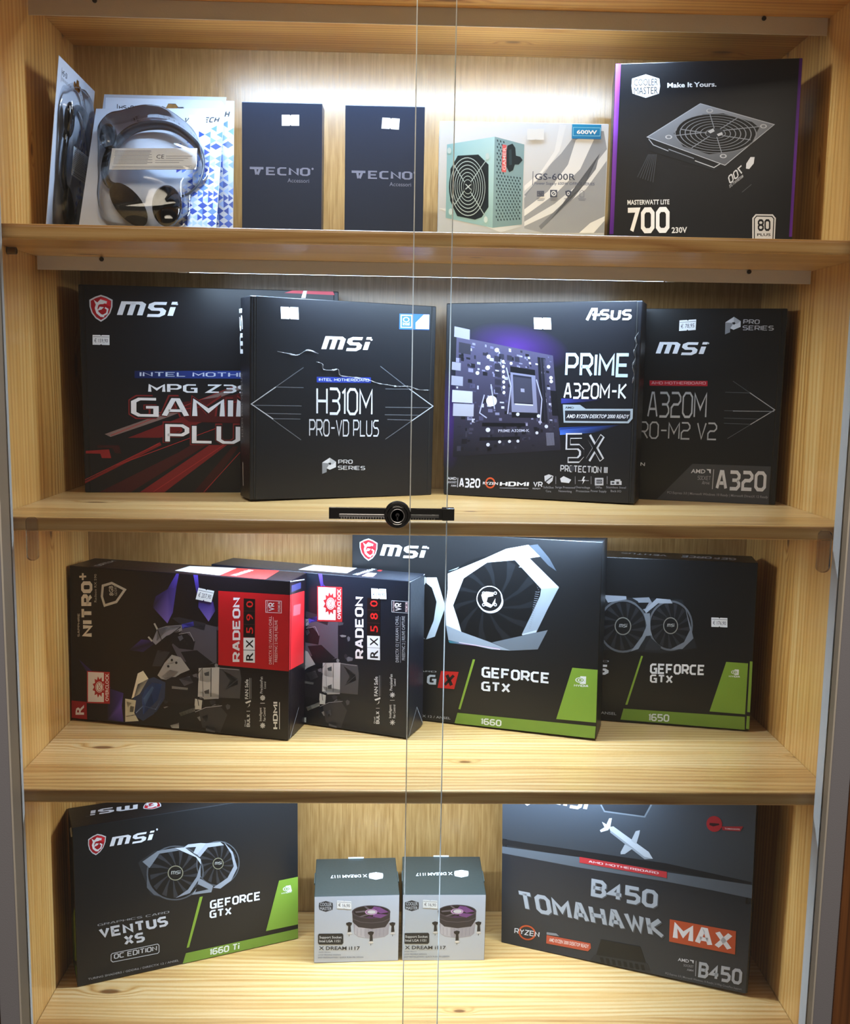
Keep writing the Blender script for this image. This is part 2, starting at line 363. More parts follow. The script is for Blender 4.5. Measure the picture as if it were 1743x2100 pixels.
# shelf pegs that show
def peg(s, y, z, label):
    bm = bmesh.new(); lathe(bm, [(.003, .0), (.0042, .0006), (.0042, .011), (.0034, .0114), (.003, .0095)], (0, 0, 0), 'X', 20)
    o = from_bm('shelf_peg', bm, M['brass']); o.location = (s*HW, y, z); o.rotation_euler = (0, 0, 0 if s < 0 else math.pi)
    tag(o, label, 'peg', 'shelf pegs in the side panels')
peg(-1, .073, Z1-TH-.0048, 'round shelf peg under the top shelf on the left panel')
peg(-1, .067, Z2-TH-.0048, 'round shelf peg under the second shelf on the left panel')
peg(1, .0563, Z2-TH-.0048, 'round shelf peg under the second shelf on the right panel')
# light bars: a grey plate across the shelf's middle hides a lamp behind it
LB = {1: (ZC, 'grey light bar plate under the cabinet top'), 2: (Z1-TH, 'grey light bar plate under the shelf of headset packs'), 3: (Z2-TH, 'light bar hidden under the shelf of black circuit board cartons'), 4: (Z3-TH, 'light bar hidden under the shelf of green cornered cartons')}
for k, (z, lab) in LB.items():
    t = tag(empty('light_bar', (0, .163, z)), lab, 'lamp', 'light bars under the boards')
    PH = .0172 if k > 1 else .0215; PX = .4965
    bm = bmesh.new(); add_box(bm, -PX, -.0012, -PH, PX, 0, 0, .0003, 1); add_box(bm, -PX, 0, -.0012, PX, .028, 0); from_bm('cover_plate', bm, M['plate'], t)
    b = .0085 if k == 1 else .0128                    # how far the lamp hangs below the board
    box('lamp_body', (-.31, .0010, -b), (.31, .0120, -.0012), M['led_body'], t, .0008)
    box('diffuser', (-.308, .0018, -b-.0036), (.308, .0112, -b+.0002), M['led'], t, .0012)
    for s in (-1, 1): box('end_cap', (s*.316-.006, .0008, -b-.0040), (s*.316+.006, .0130, -.0012), M['led_body'], t, .001)
    for sx in (-.415, .415):
        bm = bmesh.new(); lathe(bm, [(.0028, -.0002), (.0028, -.0018), (.0012, -.0022)], (sx, -.001, -.003), 'Y', 16)
        from_bm('plate_screw', bm, M['screw'], t)
    L = bpy.data.lights.new('bar_light', 'AREA'); L.shape = 'RECTANGLE'; L.size = .60; L.size_y = .009; L.energy = LED_POWER[k]; L.color = LED_COLOR
    o = bpy.data.objects.new('bar_light', L); COL.objects.link(o); o.parent = t; o.location = (0, .0065, -b-.0042)
# sliding glass panes
def pane(x0, x1, y0, y1, edge_x, label):
    bm = bmesh.new(); add_box(bm, x0, y0, BOT, x1, y1, ZC-.001)
    for f in bm.faces: f.material_index = 1 if abs(f.calc_center_median().x-edge_x) < 1e-4 else 0
    r = bmesh.ops.bevel(bm, geom=[e for e in bm.edges if all(abs(v.co.x-edge_x) < 1e-6 for v in e.verts) and abs(e.verts[0].co.z-e.verts[1].co.z) > .1], offset=.0011, segments=1, affect='EDGES')
    for f in r['faces']: f.material_index = 1
    o = from_bm('glass_pane', bm, [M['glass'], M['edge']]); return o
def pull(x0, x1, z0, z1, y, parent):
    bm = bmesh.new(); n = 10; r = (x1-x0)*.42; out = []
    for cx, cz, a0 in ((x1-r, z1-r, 0), (x0+r, z1-r, 90), (x0+r, z0+r, 180), (x1-r, z0+r, 270)):
        out += [(cx+r*math.cos(math.radians(a0+90*i/n)), cz+r*math.sin(math.radians(a0+90*i/n))) for i in range(n+1)]
    f0 = [bm.verts.new((x, y, z)) for x, z in out]; f1 = [bm.verts.new((x, y-.004, z)) for x, z in out]
    bm.faces.new(f0); bm.faces.new(f1[::-1])
    for i in range(len(out)): bm.faces.new((f0[i], f0[(i+1) % len(out)], f1[(i+1) % len(out)], f1[i]))
    bmesh.ops.bevel(bm, geom=[e for e in bm.edges if all(abs(v.co.y-(y-.004)) < 1e-6 for v in e.verts)], offset=.0015, segments=3, affect='EDGES')
    return from_bm('finger_pull', bm, M['pull'], parent)
dl = tag(empty('cabinet_glass_door', (-.22, -.020, BOT)), 'rear sliding glass pane with the black lock clamped on it', 'glass door', 'sliding glass doors')
g = pane(-.4735, .0212, -.0225, -.0185, .0212, ''); g.parent = dl; g.location = (.22, .020, -BOT)
pl_ = pull(-.4537, -.4407, .99, 1.0395, -.0226, dl); pl_.location = (.22, .020, -BOT)
dr = tag(empty('cabinet_glass_door', (.22, -.033, BOT)), 'front sliding glass pane whose edge overlaps the locked pane', 'glass door', 'sliding glass doors')
g = pane(-.0222, .4735, -.0350, -.0310, -.0222, ''); g.parent = dr; g.location = (-.22, .033, -BOT)
pl_ = pull(.4437, .4590, .9885, 1.037, -.0351, dr); pl_.location = (-.22, .033, -BOT)
# ratchet lock on the glass edge
lk = tag(empty('showcase_lock', (-.0357, -.026, 1.0485)), 'black showcase lock with toothed bar clamped on the glass', 'lock')
bm = bmesh.new(); add_box(bm, -.0775, -.0020, -.0066, .0515, .0010, .0066, .0006, 2)
from_bm('lock_bar', bm, M['lock'], lk)
bm = bmesh.new(); add_box(bm, -.066, -.0032, -.0042, .047, -.0018, -.0004, .0004, 2)
for i in range(36): add_box(bm, -.064+i*.003, -.0034, -.0062, -.0625+i*.003, -.0019, -.0042)
from_bm('ratchet_teeth', bm, M['bar'], lk)
bm = bmesh.new(); add_box(bm, .0505, -.0030, -.0070, .0645, .0085, .0070, .0008, 2); from_bm('hook_end', bm, M['lock'], lk)
bm = bmesh.new(); lathe(bm, [(.0135, -.001), (.0150, -.002), (.0150, -.009), (.0140, -.0105), (.0118, -.0110), (.0112, -.0180), (.0100, -.0195), (.0098, -.0190), (.0085, -.0190), (.0002, -.0190)], (0, 0, 0), 'Y', 48)
cyl = from_bm('lock_cylinder', bm, M['lock'], lk, True)
bm = bmesh.new(); lathe(bm, [(.0078, -.0189), (.0080, -.0196), (.0072, -.0196), (.0070, -.0190)], (0, 0, 0), 'Y', 40); from_bm('key_ring', bm, M['bar'], cyl, True)
bm = bmesh.new(); lathe(bm, [(.0022, -.0189), (.0022, -.0194), (.0004, -.0194)], (0, 0, .0012), 'Y', 20); add_box(bm, -.0008, -.0194, -.0050, .0008, -.0189, .001); from_bm('keyhole', bm, M['key'], cyl)
# ---------------------------------------------------------------- cartons: key, name, label, category, group, (x, y, z, turn, lean, roll, width, height, depth), colour, style
R0 = tag(empty('headset_pack', (-0.35573, 0.15136, 1.36877), pose(*(-0.0053, 0.57823, -0.03561))), 'headset pack with blue triangle card and clear blister, front of its stack', 'headset pack', 'headset packs on the top shelf'); ROOT['headset_front'] = (R0, 0.17253, 0.225, 0.00398, 0)
carton_box('tecno_a', 'slim_box', 'slim dark blue box standing next to the headset packs', 'box', 'matching slim dark blue boxes', (-0.19185, 0.20009, 1.36453, -0.02256, 0.00653, 0.00602, 0.10363, 0.1854, 0.03), '20283a', 'plain')
carton_box('tecno_b', 'slim_box', 'slim dark blue box standing next to the pale silver carton', 'box', 'matching slim dark blue boxes', (-0.05845, 0.20012, 1.36422, -0.01797, 0.00242, 0.00246, 0.10282, 0.18451, 0.03), '20283a', 'plain')
carton_box('gs600', 'power_supply_carton', 'pale silver carton picturing a teal power supply with black fan', 'box', None, (0.11992, 0.18016, 1.36427, -0.02919, -0.00172, 0.00227, 0.21634, 0.16271, 0.09), 'c9ced6', 'plain')
carton_box('mw700', 'power_supply_carton', 'tall black carton with purple edges picturing a grey power supply', 'box', None, (0.35007, 0.168, 1.36537, -0.17051, 0.01138, -0.0028, 0.23029, 0.23945, 0.09), '17181c', 'plain')
carton_box('z390', 'motherboard_carton', 'wide black carton with red light streaks, partly hidden behind the diamond line carton', 'box', 'cartons on the second shelf', (-0.29549, 0.25972, 1.03599, 0.1141, -0.02086, -0.0, 0.34973, 0.28266, 0.058), '16161a', 'lid')
carton_box('h310', 'motherboard_carton', 'black carton with grey diamond line ornament overlapping the red streaked carton', 'box', 'cartons on the second shelf', (-0.10841, 0.21174, 1.03727, 0.40369, -0.00166, 0.00967, 0.26413, 0.26409, 0.05012), '16171b', 'lid')
carton_box('asus', 'motherboard_carton', 'black carton picturing a bare circuit board with purple glow', 'box', 'cartons on the second shelf', (0.15596, 0.22181, 1.03731, -0.35607, 0.01125, -0.00557, 0.27014, 0.26864, 0.05005), '17181d', 'lid')
carton_box('a320', 'motherboard_carton', 'black carton with red band and grey corner panel, partly behind the circuit board carton', 'box', 'cartons on the second shelf', (0.356, 0.2319, 1.03599, -0.26532, -0.0002, -0.0, 0.26282, 0.26524, 0.05), '17181a', 'lid')
carton_box('rx590', 'graphics_card_carton', 'dark purple machine carton with a red lettering panel against the side panel', 'box', 'cartons on the third shelf', (-0.33922, 0.20171, 0.70954, -0.23702, 0.01538, 0.00894, 0.32631, 0.22103, 0.06798), '150e16', 'tuck')
carton_box('rx580', 'graphics_card_carton', 'dark navy machine carton standing behind the red panelled carton', 'box', 'cartons on the third shelf', (-0.16172, 0.2288, 0.70861, -0.38337, 0.01065, -0.00605, 0.3096, 0.21989, 0.06037), '131722', 'tuck')
carton_box('gtx1660', 'graphics_card_carton', 'tall black carton with large silver hexagonal fan and green corner', 'box', 'cartons on the third shelf', (0.07102, 0.22607, 0.70922, -0.3146, 0.01583, -0.00687, 0.3605, 0.27509, 0.06008), '17181a', 'plain')
carton_box('gtx1650', 'graphics_card_carton', 'black carton with two grey fans and green corner behind the hexagonal fan carton', 'box', 'cartons on the third shelf', (0.33417, 0.23876, 0.70874, -0.20792, 0.01196, -0.00708, 0.27911, 0.24247, 0.06001), '161719', 'plain')
carton_box('ventus', 'graphics_card_carton', 'large black angled carton with two fans and green corner on bottom board', 'box', None, (-0.32423, 0.2069, 0.35689, 0.39269, 0.01126, 0.00081, 0.31743, 0.23104, 0.07001), '1a1b1d', 'plain')
carton_box('xdream_a', 'cooler_box', 'small silver fronted cooler box next to the large two fan carton', 'box', 'small silver fronted cooler boxes', (-0.08747, 0.20684, 0.35631, 0.05635, -0.01128, 0.0056, 0.12278, 0.10355, 0.1101), '2b3330', 'notch')
carton_box('xdream_b', 'cooler_box', 'small silver fronted cooler box next to the winged missile carton', 'box', 'small silver fronted cooler boxes', (0.03949, 0.21097, 0.35601, 0.00208, -0.02396, -0.00073, 0.12087, 0.10413, 0.11026), '2b3330', 'notch')
carton_box('b450', 'motherboard_carton', 'large grey carton with winged missile picture and orange badge', 'box', None, (0.29398, 0.19028, 0.35814, -0.39027, -0.02648, -0.01221, 0.35563, 0.29, 0.07), '26282c', 'lid')
# prints: coordinates in millimetres on the carton face
art('tecno_a', 'brand_lettering', None, 'front', [
 ('l','7d8196',3.0,[-41.6,103.0,-23.8,103.0],0),
 ('l','7d8196',3.0,[-34.5,103.2,-33.0,94.8],0),
 ('L','7d8196',3.0,[-28.1,102.9,-31.4,94.8],0),
 ('t','7d8196','ECNO',[-20.5,94.5,36.9,94.6,-20.5,104.7],'s22'),
 ('e','7d8196',[39.9,103.6,41.3,103.6,39.9,105.0]),
 ('t','7d8196','Accessori',[7.5,86.0,35.5,86.0,7.5,91.3],'n'),
])
art('tecno_a', 'price_sticker', 'small white price sticker', 'front', [
 ('p','f4f4f2',[-0.3,170.1,9.8,170.3,10.9,169.0,12.0,170.4,22.1,170.6,22.2,156.9,12.1,156.7,11.0,158.0,9.9,156.6,-0.2,156.4]),
])
art('tecno_b', 'brand_lettering', None, 'front', [
 ('l','7d8196',3.0,[-42.5,101.5,-24.6,101.4],0),
 ('l','7d8196',3.0,[-35.3,101.6,-33.7,93.2],0),
 ('L','7d8196',3.01,[-28.8,101.3,-32.1,93.2],0),
 ('t','7d8196','ECNO',[-21.1,92.9,36.5,92.9,-21.2,103.1],'s22'),
 ('e','7d8196',[39.4,101.8,40.7,101.8,39.3,103.3]),
 ('t','7d8196','Accessori',[7.0,84.3,35.1,84.2,6.9,89.6],'n'),
])
art('tecno_b', 'price_sticker', 'small white price sticker', 'front', [
 ('p','f4f4f2',[-3.4,169.8,6.7,169.4,7.7,168.0,8.9,169.3,19.1,168.8,18.1,155.1,7.9,155.6,6.9,157.0,5.7,155.7,-4.5,156.1]),
])
art('gs600', 'swoosh_print', None, 'front', [
 ('q','f2f4f8 e9edf2 b9c0ca c2c8d2',[-107.8,162.3,107.8,162.3,107.8,27.2,-107.8,24.9]),
 ('q','8f959f 9aa1ac a7acb5 b7bcc4',[2.8,73.2,41.6,117.0,69.1,149.3,25.1,55.4]),
 ('p','a2a7b0',[29.1,105.7,48.5,125.5,69.0,153.4,101.9,154.0,107.2,130.7,107.3,27.4,29.0,26.0,4.1,31.2,2.9,69.1]),
 ('P','f4f6f9',[2.4,84.4,23.4,102.9,39.8,128.1,45.1,160.5,53.7,160.5,46.3,128.2,26.5,98.7,2.6,78.1]),
 ('p','f0f3f7',[3.4,55.1,33.0,78.0,57.7,111.8,66.5,142.3,87.6,153.7,89.5,142.7,73.7,106.5,43.2,75.4,3.6,46.6]),
 ('p','e9edf2',[3.9,39.6,42.2,62.8,74.4,89.9,107.1,132.0,107.8,118.2,81.9,81.6,46.8,54.4,4.0,34.0]),
 ('p','7f848d',[80.9,88.6,87.9,110.9,98.0,126.3,93.8,106.9,66.5,70.2,37.1,41.6,25.9,30.2,22.9,34.3,50.9,61.5]),
 ('P','f2f4f7',[75.4,26.8,89.4,39.7,107.8,48.5,107.8,42.9,94.3,27.2]),
 ('q','e9ecf1 dfe4ea cfd5dc dde2e8',[-107.8,54.5,-97.9,54.6,1.1,33.9,-26.2,25.7]),
])
art('gs600', 'product_picture', 'printed picture of a silver power supply with a black fan', 'front', [
 ('q','9fd0da c7eef2 9fc6cc 8db7bf',[-98.2,133.9,-37.3,144.6,-37.1,31.1,-98.0,42.7]),
 ('q','93b4bb 8fb0b8 7f9ea7 86a6ae',[-37.3,144.6,0.8,135.7,0.8,36.0,-37.1,31.1]),
 ('p','2f4750',[-34.6,141.1,-33.0,140.9,-32.5,138.4,-34.1,138.7]),
 ('P','2f4750',[-30.6,140.3,-29.0,140.0,-28.5,137.5,-30.1,137.8]),
 ('P','2f4750',[-26.6,139.4,-25.0,139.1,-24.5,136.7,-26.1,136.9]),
 ('P','2f4750',[-32.6,136.8,-31.0,136.6,-30.5,134.1,-32.1,134.3]),
 ('P','2f4750',[-28.6,136.0,-27.0,135.7,-26.5,133.3,-28.1,133.5]),
 ('P','2f4750',[-34.5,133.3,-32.9,133.1,-32.4,130.6,-34.0,130.9]),
 ('P','2f4750',[-30.5,132.5,-28.9,132.3,-28.4,129.8,-30.0,130.1]),
 ('P','2f4750',[-26.5,131.7,-24.9,131.5,-24.4,129.0,-26.0,129.3]),
 ('P','2f4750',[-32.5,129.0,-30.9,128.8,-30.4,126.3,-32.0,126.6]),
 ('P','2f4750',[-28.5,128.3,-26.9,128.1,-26.4,125.6,-28.0,125.8]),
 ('P','2f4750',[-34.4,125.5,-32.8,125.2,-32.3,122.8,-33.9,123.0]),
 ('P','2f4750',[-30.4,124.8,-28.8,124.6,-28.3,122.1,-29.9,122.3]),
 ('P','2f4750',[-26.4,124.1,-24.9,123.9,-24.4,121.4,-25.9,121.6]),
 ('P','2f4750',[-32.4,121.3,-30.8,121.0,-30.3,118.5,-31.9,118.8]),
 ('P','2f4750',[-28.4,120.6,-26.8,120.4,-26.3,117.9,-27.9,118.1]),
 ('P','2f4750',[-34.3,117.7,-32.7,117.4,-32.2,114.9,-33.8,115.2]),
 ('P','2f4750',[-30.3,117.0,-28.7,116.8,-28.2,114.3,-29.8,114.6]),
 ('P','2f4750',[-26.3,116.4,-24.8,116.2,-24.3,113.7,-25.8,114.0]),
 ('P','2f4750',[-32.3,113.4,-30.7,113.2,-30.2,110.7,-31.8,111.0]),
 ('P','2f4750',[-28.3,112.9,-26.7,112.6,-26.2,110.2,-27.8,110.4]),
 ('P','2f4750',[-34.2,109.8,-32.6,109.5,-32.1,107.1,-33.7,107.3]),
 ('P','2f4750',[-30.2,109.3,-28.6,109.0,-28.1,106.6,-29.7,106.8]),
 ('P','2f4750',[-26.3,108.8,-24.7,108.5,-24.2,106.0,-25.8,106.3]),
 ('P','2f4750',[-32.2,105.6,-30.6,105.4,-30.1,102.9,-31.7,103.1]),
 ('P','2f4750',[-28.2,105.2,-26.6,104.9,-26.1,102.4,-27.7,102.7]),
 ('P','2f4750',[-34.1,101.9,-32.5,101.7,-32.0,99.2,-33.6,99.4]),
 ('P','2f4750',[-30.1,101.5,-28.6,101.3,-28.1,98.8,-29.6,99.0]),
 ('P','2f4750',[-26.2,101.1,-24.6,100.8,-24.1,98.4,-25.7,98.6]),
 ('P','2f4750',[-32.1,97.8,-30.5,97.6,-30.0,95.1,-31.6,95.3]),
 ('P','2f4750',[-28.1,97.4,-26.5,97.2,-26.0,94.7,-27.6,94.9]),
 ('P','2f4750',[-24.1,97.1,-22.5,96.8,-22.0,94.3,-23.6,94.6]),
 ('P','2f4750',[-20.1,96.7,-18.5,96.5,-18.0,94.0,-19.6,94.2]),
 ('P','2f4750',[-16.1,96.3,-14.6,96.1,-14.0,93.6,-15.6,93.8]),
 ('P','2f4750',[-12.2,96.0,-10.6,95.7,-10.1,93.2,-11.7,93.5]),
 ('P','2f4750',[-8.2,95.6,-6.6,95.4,-6.1,92.9,-7.7,93.1]),
 ('P','2f4750',[-4.2,95.2,-2.6,95.0,-2.1,92.5,-3.7,92.7]),
 ('P','2f4750',[-34.0,94.0,-32.4,93.8,-31.9,91.3,-33.5,91.5]),
 ('P','2f4750',[-30.1,93.7,-28.5,93.5,-28.0,91.0,-29.5,91.2]),
 ('P','2f4750',[-26.1,93.4,-24.5,93.2,-24.0,90.7,-25.6,90.9]),
 ('P','2f4750',[-22.1,93.1,-20.5,92.8,-20.0,90.3,-21.6,90.6]),
 ('P','2f4750',[-18.1,92.8,-16.5,92.5,-16.0,90.0,-17.6,90.3]),
 ('P','2f4750',[-14.1,92.4,-12.5,92.2,-12.0,89.7,-13.6,90.0]),
 ('P','2f4750',[-10.1,92.1,-8.5,91.9,-8.0,89.4,-9.6,89.6]),
 ('P','2f4750',[-6.1,91.8,-4.5,91.6,-4.0,89.1,-5.6,89.3]),
 ('P','2f4750',[-32.0,90.0,-30.4,89.7,-29.9,87.2,-31.5,87.5]),
 ('P','2f4750',[-28.0,89.7,-26.4,89.4,-25.9,86.9,-27.5,87.2]),
 ('P','2f4750',[-24.0,89.4,-22.4,89.2,-21.9,86.7,-23.5,86.9]),
 ('P','2f4750',[-20.0,89.1,-18.4,88.9,-17.9,86.4,-19.5,86.6]),
 ('P','2f4750',[-16.1,88.9,-14.5,88.6,-14.0,86.1,-15.5,86.4]),
 ('P','2f4750',[-12.1,88.6,-10.5,88.4,-10.0,85.9,-11.6,86.1]),
 ('P','2f4750',[-8.1,88.3,-6.5,88.1,-6.0,85.6,-7.6,85.8]),
 ('P','2f4750',[-4.1,88.1,-2.5,87.8,-2.0,85.3,-3.6,85.6]),
 ('P','2f4750',[-33.9,86.1,-32.4,85.9,-31.8,83.4,-33.4,83.6]),
 ('P','2f4750',[-30.0,85.9,-28.4,85.7,-27.9,83.2,-29.5,83.4]),
 ('P','2f4750',[-26.0,85.7,-24.4,85.4,-23.9,82.9,-25.5,83.2]),
 ('P','2f4750',[-22.0,85.5,-20.4,85.2,-19.9,82.7,-21.5,83.0]),
 ('P','2f4750',[-18.0,85.2,-16.4,85.0,-15.9,82.5,-17.5,82.7]),
 ('P','2f4750',[-14.0,85.0,-12.4,84.8,-11.9,82.3,-13.5,82.5]),
 ('P','2f4750',[-10.0,84.8,-8.4,84.6,-7.9,82.1,-9.5,82.3]),
 ('P','2f4750',[-6.0,84.6,-4.4,84.3,-3.9,81.8,-5.5,82.1]),
 ('P','2f4750',[-31.9,82.1,-30.3,81.9,-29.8,79.3,-31.4,79.6]),
 ('P','2f4750',[-27.9,81.9,-26.3,81.7,-25.8,79.2,-27.4,79.4]),
 ('P','2f4750',[-23.9,81.7,-22.3,81.5,-21.8,79.0,-23.4,79.2]),
 ('P','2f4750',[-19.9,81.6,-18.4,81.3,-17.8,78.8,-19.4,79.1]),
 ('P','2f4750',[-16.0,81.4,-14.4,81.1,-13.9,78.6,-15.5,78.9]),
 ('P','2f4750',[-12.0,81.2,-10.4,81.0,-9.9,78.5,-11.5,78.7]),
 ('P','2f4750',[-8.0,81.0,-6.4,80.8,-5.9,78.3,-7.5,78.5]),
 ('P','2f4750',[-4.0,80.9,-2.4,80.6,-1.9,78.1,-3.5,78.4]),
 ('P','2f4750',[-33.9,78.2,-32.3,78.0,-31.8,75.5,-33.3,75.7]),
 ('P','2f4750',[-29.9,78.1,-28.3,77.9,-27.8,75.4,-29.4,75.6]),
 ('P','2f4750',[-25.9,78.0,-24.3,77.7,-23.8,75.2,-25.4,75.5]),
 ('P','2f4750',[-21.9,77.8,-20.3,77.6,-19.8,75.1,-21.4,75.3]),
 ('P','2f4750',[-17.9,77.7,-16.3,77.5,-15.8,75.0,-17.4,75.2]),
 ('P','2f4750',[-13.9,77.6,-12.3,77.3,-11.8,74.8,-13.4,75.1]),
 ('P','2f4750',[-9.9,77.5,-8.3,77.2,-7.8,74.7,-9.4,75.0]),
 ('P','2f4750',[-5.9,77.3,-4.3,77.1,-3.8,74.6,-5.4,74.8]),
 ('P','2f4750',[-31.8,74.2,-30.2,74.0,-29.7,71.5,-31.3,71.7]),
 ('P','2f4750',[-27.8,74.2,-26.2,73.9,-25.7,71.4,-27.3,71.6]),
 ('P','2f4750',[-23.8,74.1,-22.2,73.8,-21.7,71.3,-23.3,71.6]),
 ('P','2f4750',[-19.9,74.0,-18.3,73.7,-17.7,71.2,-19.3,71.5]),
 ('P','2f4750',[-15.9,73.9,-14.3,73.7,-13.8,71.2,-15.4,71.4]),
 ('P','2f4750',[-11.9,73.8,-10.3,73.6,-9.8,71.1,-11.4,71.3]),
 ('P','2f4750',[-7.9,73.7,-6.3,73.5,-5.8,71.0,-7.4,71.2]),
 ('P','2f4750',[-3.9,73.7,-2.3,73.4,-1.8,70.9,-3.4,71.2]),
 ('P','2f4750',[-33.8,70.3,-32.2,70.1,-31.7,67.6,-33.3,67.8]),
 ('P','2f4750',[-29.8,70.3,-28.2,70.0,-27.7,67.5,-29.3,67.8]),
 ('P','2f4750',[-25.8,70.2,-24.2,70.0,-23.7,67.5,-25.3,67.7]),
 ('P','2f4750',[-21.8,70.2,-20.2,70.0,-19.7,67.5,-21.3,67.7]),
 ('P','2f4750',[-17.8,70.2,-16.2,69.9,-15.7,67.4,-17.3,67.7]),
 ('P','2f4750',[-13.8,70.1,-12.2,69.9,-11.7,67.4,-13.3,67.6]),
 ('P','2f4750',[-9.8,70.1,-8.2,69.9,-7.7,67.4,-9.3,67.6]),
 ('P','2f4750',[-5.8,70.1,-4.3,69.8,-3.7,67.3,-5.3,67.6]),
 ('P','2f4750',[-31.7,66.3,-30.1,66.1,-29.6,63.6,-31.2,63.8]),
 ('P','2f4750',[-27.7,66.4,-26.1,66.1,-25.6,63.6,-27.2,63.9]),
 ('P','2f4750',[-23.7,66.4,-22.1,66.1,-21.6,63.6,-23.2,63.9]),
 ('P','2f4750',[-19.8,66.4,-18.2,66.1,-17.6,63.6,-19.2,63.9]),
 ('P','2f4750',[-15.8,66.4,-14.2,66.2,-13.7,63.7,-15.3,63.9]),
 ('P','2f4750',[-11.8,66.4,-10.2,66.2,-9.7,63.7,-11.3,63.9]),
 ('P','2f4750',[-7.8,66.4,-6.2,66.2,-5.7,63.7,-7.3,63.9]),
 ('P','2f4750',[-3.8,66.5,-2.2,66.2,-1.7,63.7,-3.3,63.9]),
 ('P','2f4750',[-33.7,62.4,-32.1,62.1,-31.6,59.6,-33.2,59.9]),
 ('P','2f4750',[-29.7,62.4,-28.1,62.2,-27.6,59.7,-29.2,59.9]),
 ('P','2f4750',[-25.7,62.5,-24.1,62.2,-23.6,59.7,-25.2,60.0]),
 ('P','2f4750',[-21.7,62.6,-20.1,62.3,-19.6,59.8,-21.2,60.1]),
 ('P','2f4750',[-17.7,62.6,-16.1,62.4,-15.6,59.9,-17.2,60.1]),
 ('P','2f4750',[-13.7,62.7,-12.1,62.4,-11.6,59.9,-13.2,60.2]),
 ('P','2f4750',[-9.7,62.8,-8.1,62.5,-7.6,60.0,-9.2,60.2]),
 ('P','2f4750',[-5.8,62.8,-4.2,62.6,-3.6,60.1,-5.2,60.3]),
 ('P','2f4750',[-31.6,58.5,-30.0,58.2,-29.5,55.7,-31.1,55.9]),
 ('P','2f4750',[-27.6,58.6,-26.0,58.3,-25.5,55.8,-27.1,56.1]),
 ('P','2f4750',[-23.6,58.7,-22.0,58.4,-21.5,55.9,-23.1,56.2]),
 ('P','2f4750',[-19.7,58.8,-18.1,58.5,-17.6,56.0,-19.2,56.3]),
 ('P','2f4750',[-15.7,58.9,-14.1,58.6,-13.6,56.1,-15.2,56.4]),
 ('P','2f4750',[-11.7,59.0,-10.1,58.8,-9.6,56.2,-11.2,56.5]),
 ('P','2f4750',[-7.7,59.1,-6.1,58.9,-5.6,56.4,-7.2,56.6]),
 ('P','2f4750',[-3.7,59.2,-2.1,59.0,-1.6,56.5,-3.2,56.7]),
 ('P','2f4750',[-33.6,54.4,-32.0,54.2,-31.5,51.7,-33.1,51.9]),
 ('P','2f4750',[-29.6,54.6,-28.0,54.3,-27.5,51.8,-29.1,52.1]),
 ('P','2f4750',[-25.6,54.7,-24.0,54.5,-23.5,52.0,-25.1,52.2]),
 ('P','2f4750',[-21.6,54.9,-20.0,54.6,-19.5,52.1,-21.1,52.4]),
 ('P','2f4750',[-17.6,55.1,-16.0,54.8,-15.5,52.3,-17.1,52.5]),
 ('P','2f4750',[-13.6,55.2,-12.0,55.0,-11.5,52.5,-13.1,52.7]),
 ('P','2f4750',[-9.6,55.4,-8.0,55.1,-7.5,52.6,-9.1,52.9]),
 ('P','2f4750',[-5.7,55.5,-4.1,55.3,-3.5,52.8,-5.1,53.0]),
 ('P','2f4750',[-31.5,50.5,-29.9,50.3,-29.4,47.8,-31.0,48.0]),
 ('P','2f4750',[-27.5,50.8,-25.9,50.5,-25.4,48.0,-27.0,48.2]),
 ('P','2f4750',[-23.6,51.0,-22.0,50.7,-21.4,48.2,-23.0,48.4]),
 ('P','2f4750',[-19.6,51.2,-18.0,50.9,-17.5,48.4,-19.1,48.7]),
 ('P','2f4750',[-15.6,51.4,-14.0,51.1,-13.5,48.6,-15.1,48.9]),
 ('P','2f4750',[-11.6,51.6,-10.0,51.3,-9.5,48.8,-11.1,49.1]),
 ('P','2f4750',[-7.6,51.8,-6.0,51.5,-5.5,49.0,-7.1,49.3]),
 ('P','2f4750',[-3.6,52.0,-2.0,51.7,-1.5,49.2,-3.1,49.5]),
 ('P','2f4750',[-33.5,46.5,-31.9,46.2,-31.4,43.7,-33.0,43.9]),
 ('P','2f4750',[-29.5,46.7,-27.9,46.5,-27.4,43.9,-29.0,44.2]),
 ('P','2f4750',[-25.5,47.0,-23.9,46.7,-23.4,44.2,-25.0,44.5]),
 ('P','2f4750',[-21.5,47.2,-19.9,47.0,-19.4,44.5,-21.0,44.7]),
 ('P','2f4750',[-17.5,47.5,-15.9,47.2,-15.4,44.7,-17.0,45.0]),
 ('P','2f4750',[-13.5,47.7,-11.9,47.5,-11.4,45.0,-13.0,45.2]),
 ('P','2f4750',[-9.5,48.0,-7.9,47.7,-7.4,45.2,-9.0,45.5]),
 ('P','2f4750',[-5.6,48.3,-4.0,48.0,-3.4,45.5,-5.0,45.7]),
 ('P','2f4750',[-31.4,42.6,-29.8,42.4,-29.3,39.8,-30.9,40.1]),
 ('P','2f4750',[-27.4,42.9,-25.8,42.7,-25.3,40.2,-26.9,40.4]),
 ('P','2f4750',[-23.5,43.2,-21.9,43.0,-21.3,40.5,-22.9,40.7]),
 ('P','2f4750',[-19.5,43.5,-17.9,43.3,-17.4,40.8,-19.0,41.0]),
 ('P','2f4750',[-15.5,43.8,-13.9,43.6,-13.4,41.1,-15.0,41.3]),
 ('P','2f4750',[-11.5,44.1,-9.9,43.9,-9.4,41.4,-11.0,41.6]),
 ('P','2f4750',[-7.5,44.5,-5.9,44.2,-5.4,41.7,-7.0,41.9]),
 ('P','2f4750',[-3.5,44.8,-1.9,44.5,-1.4,42.0,-3.0,42.2]),
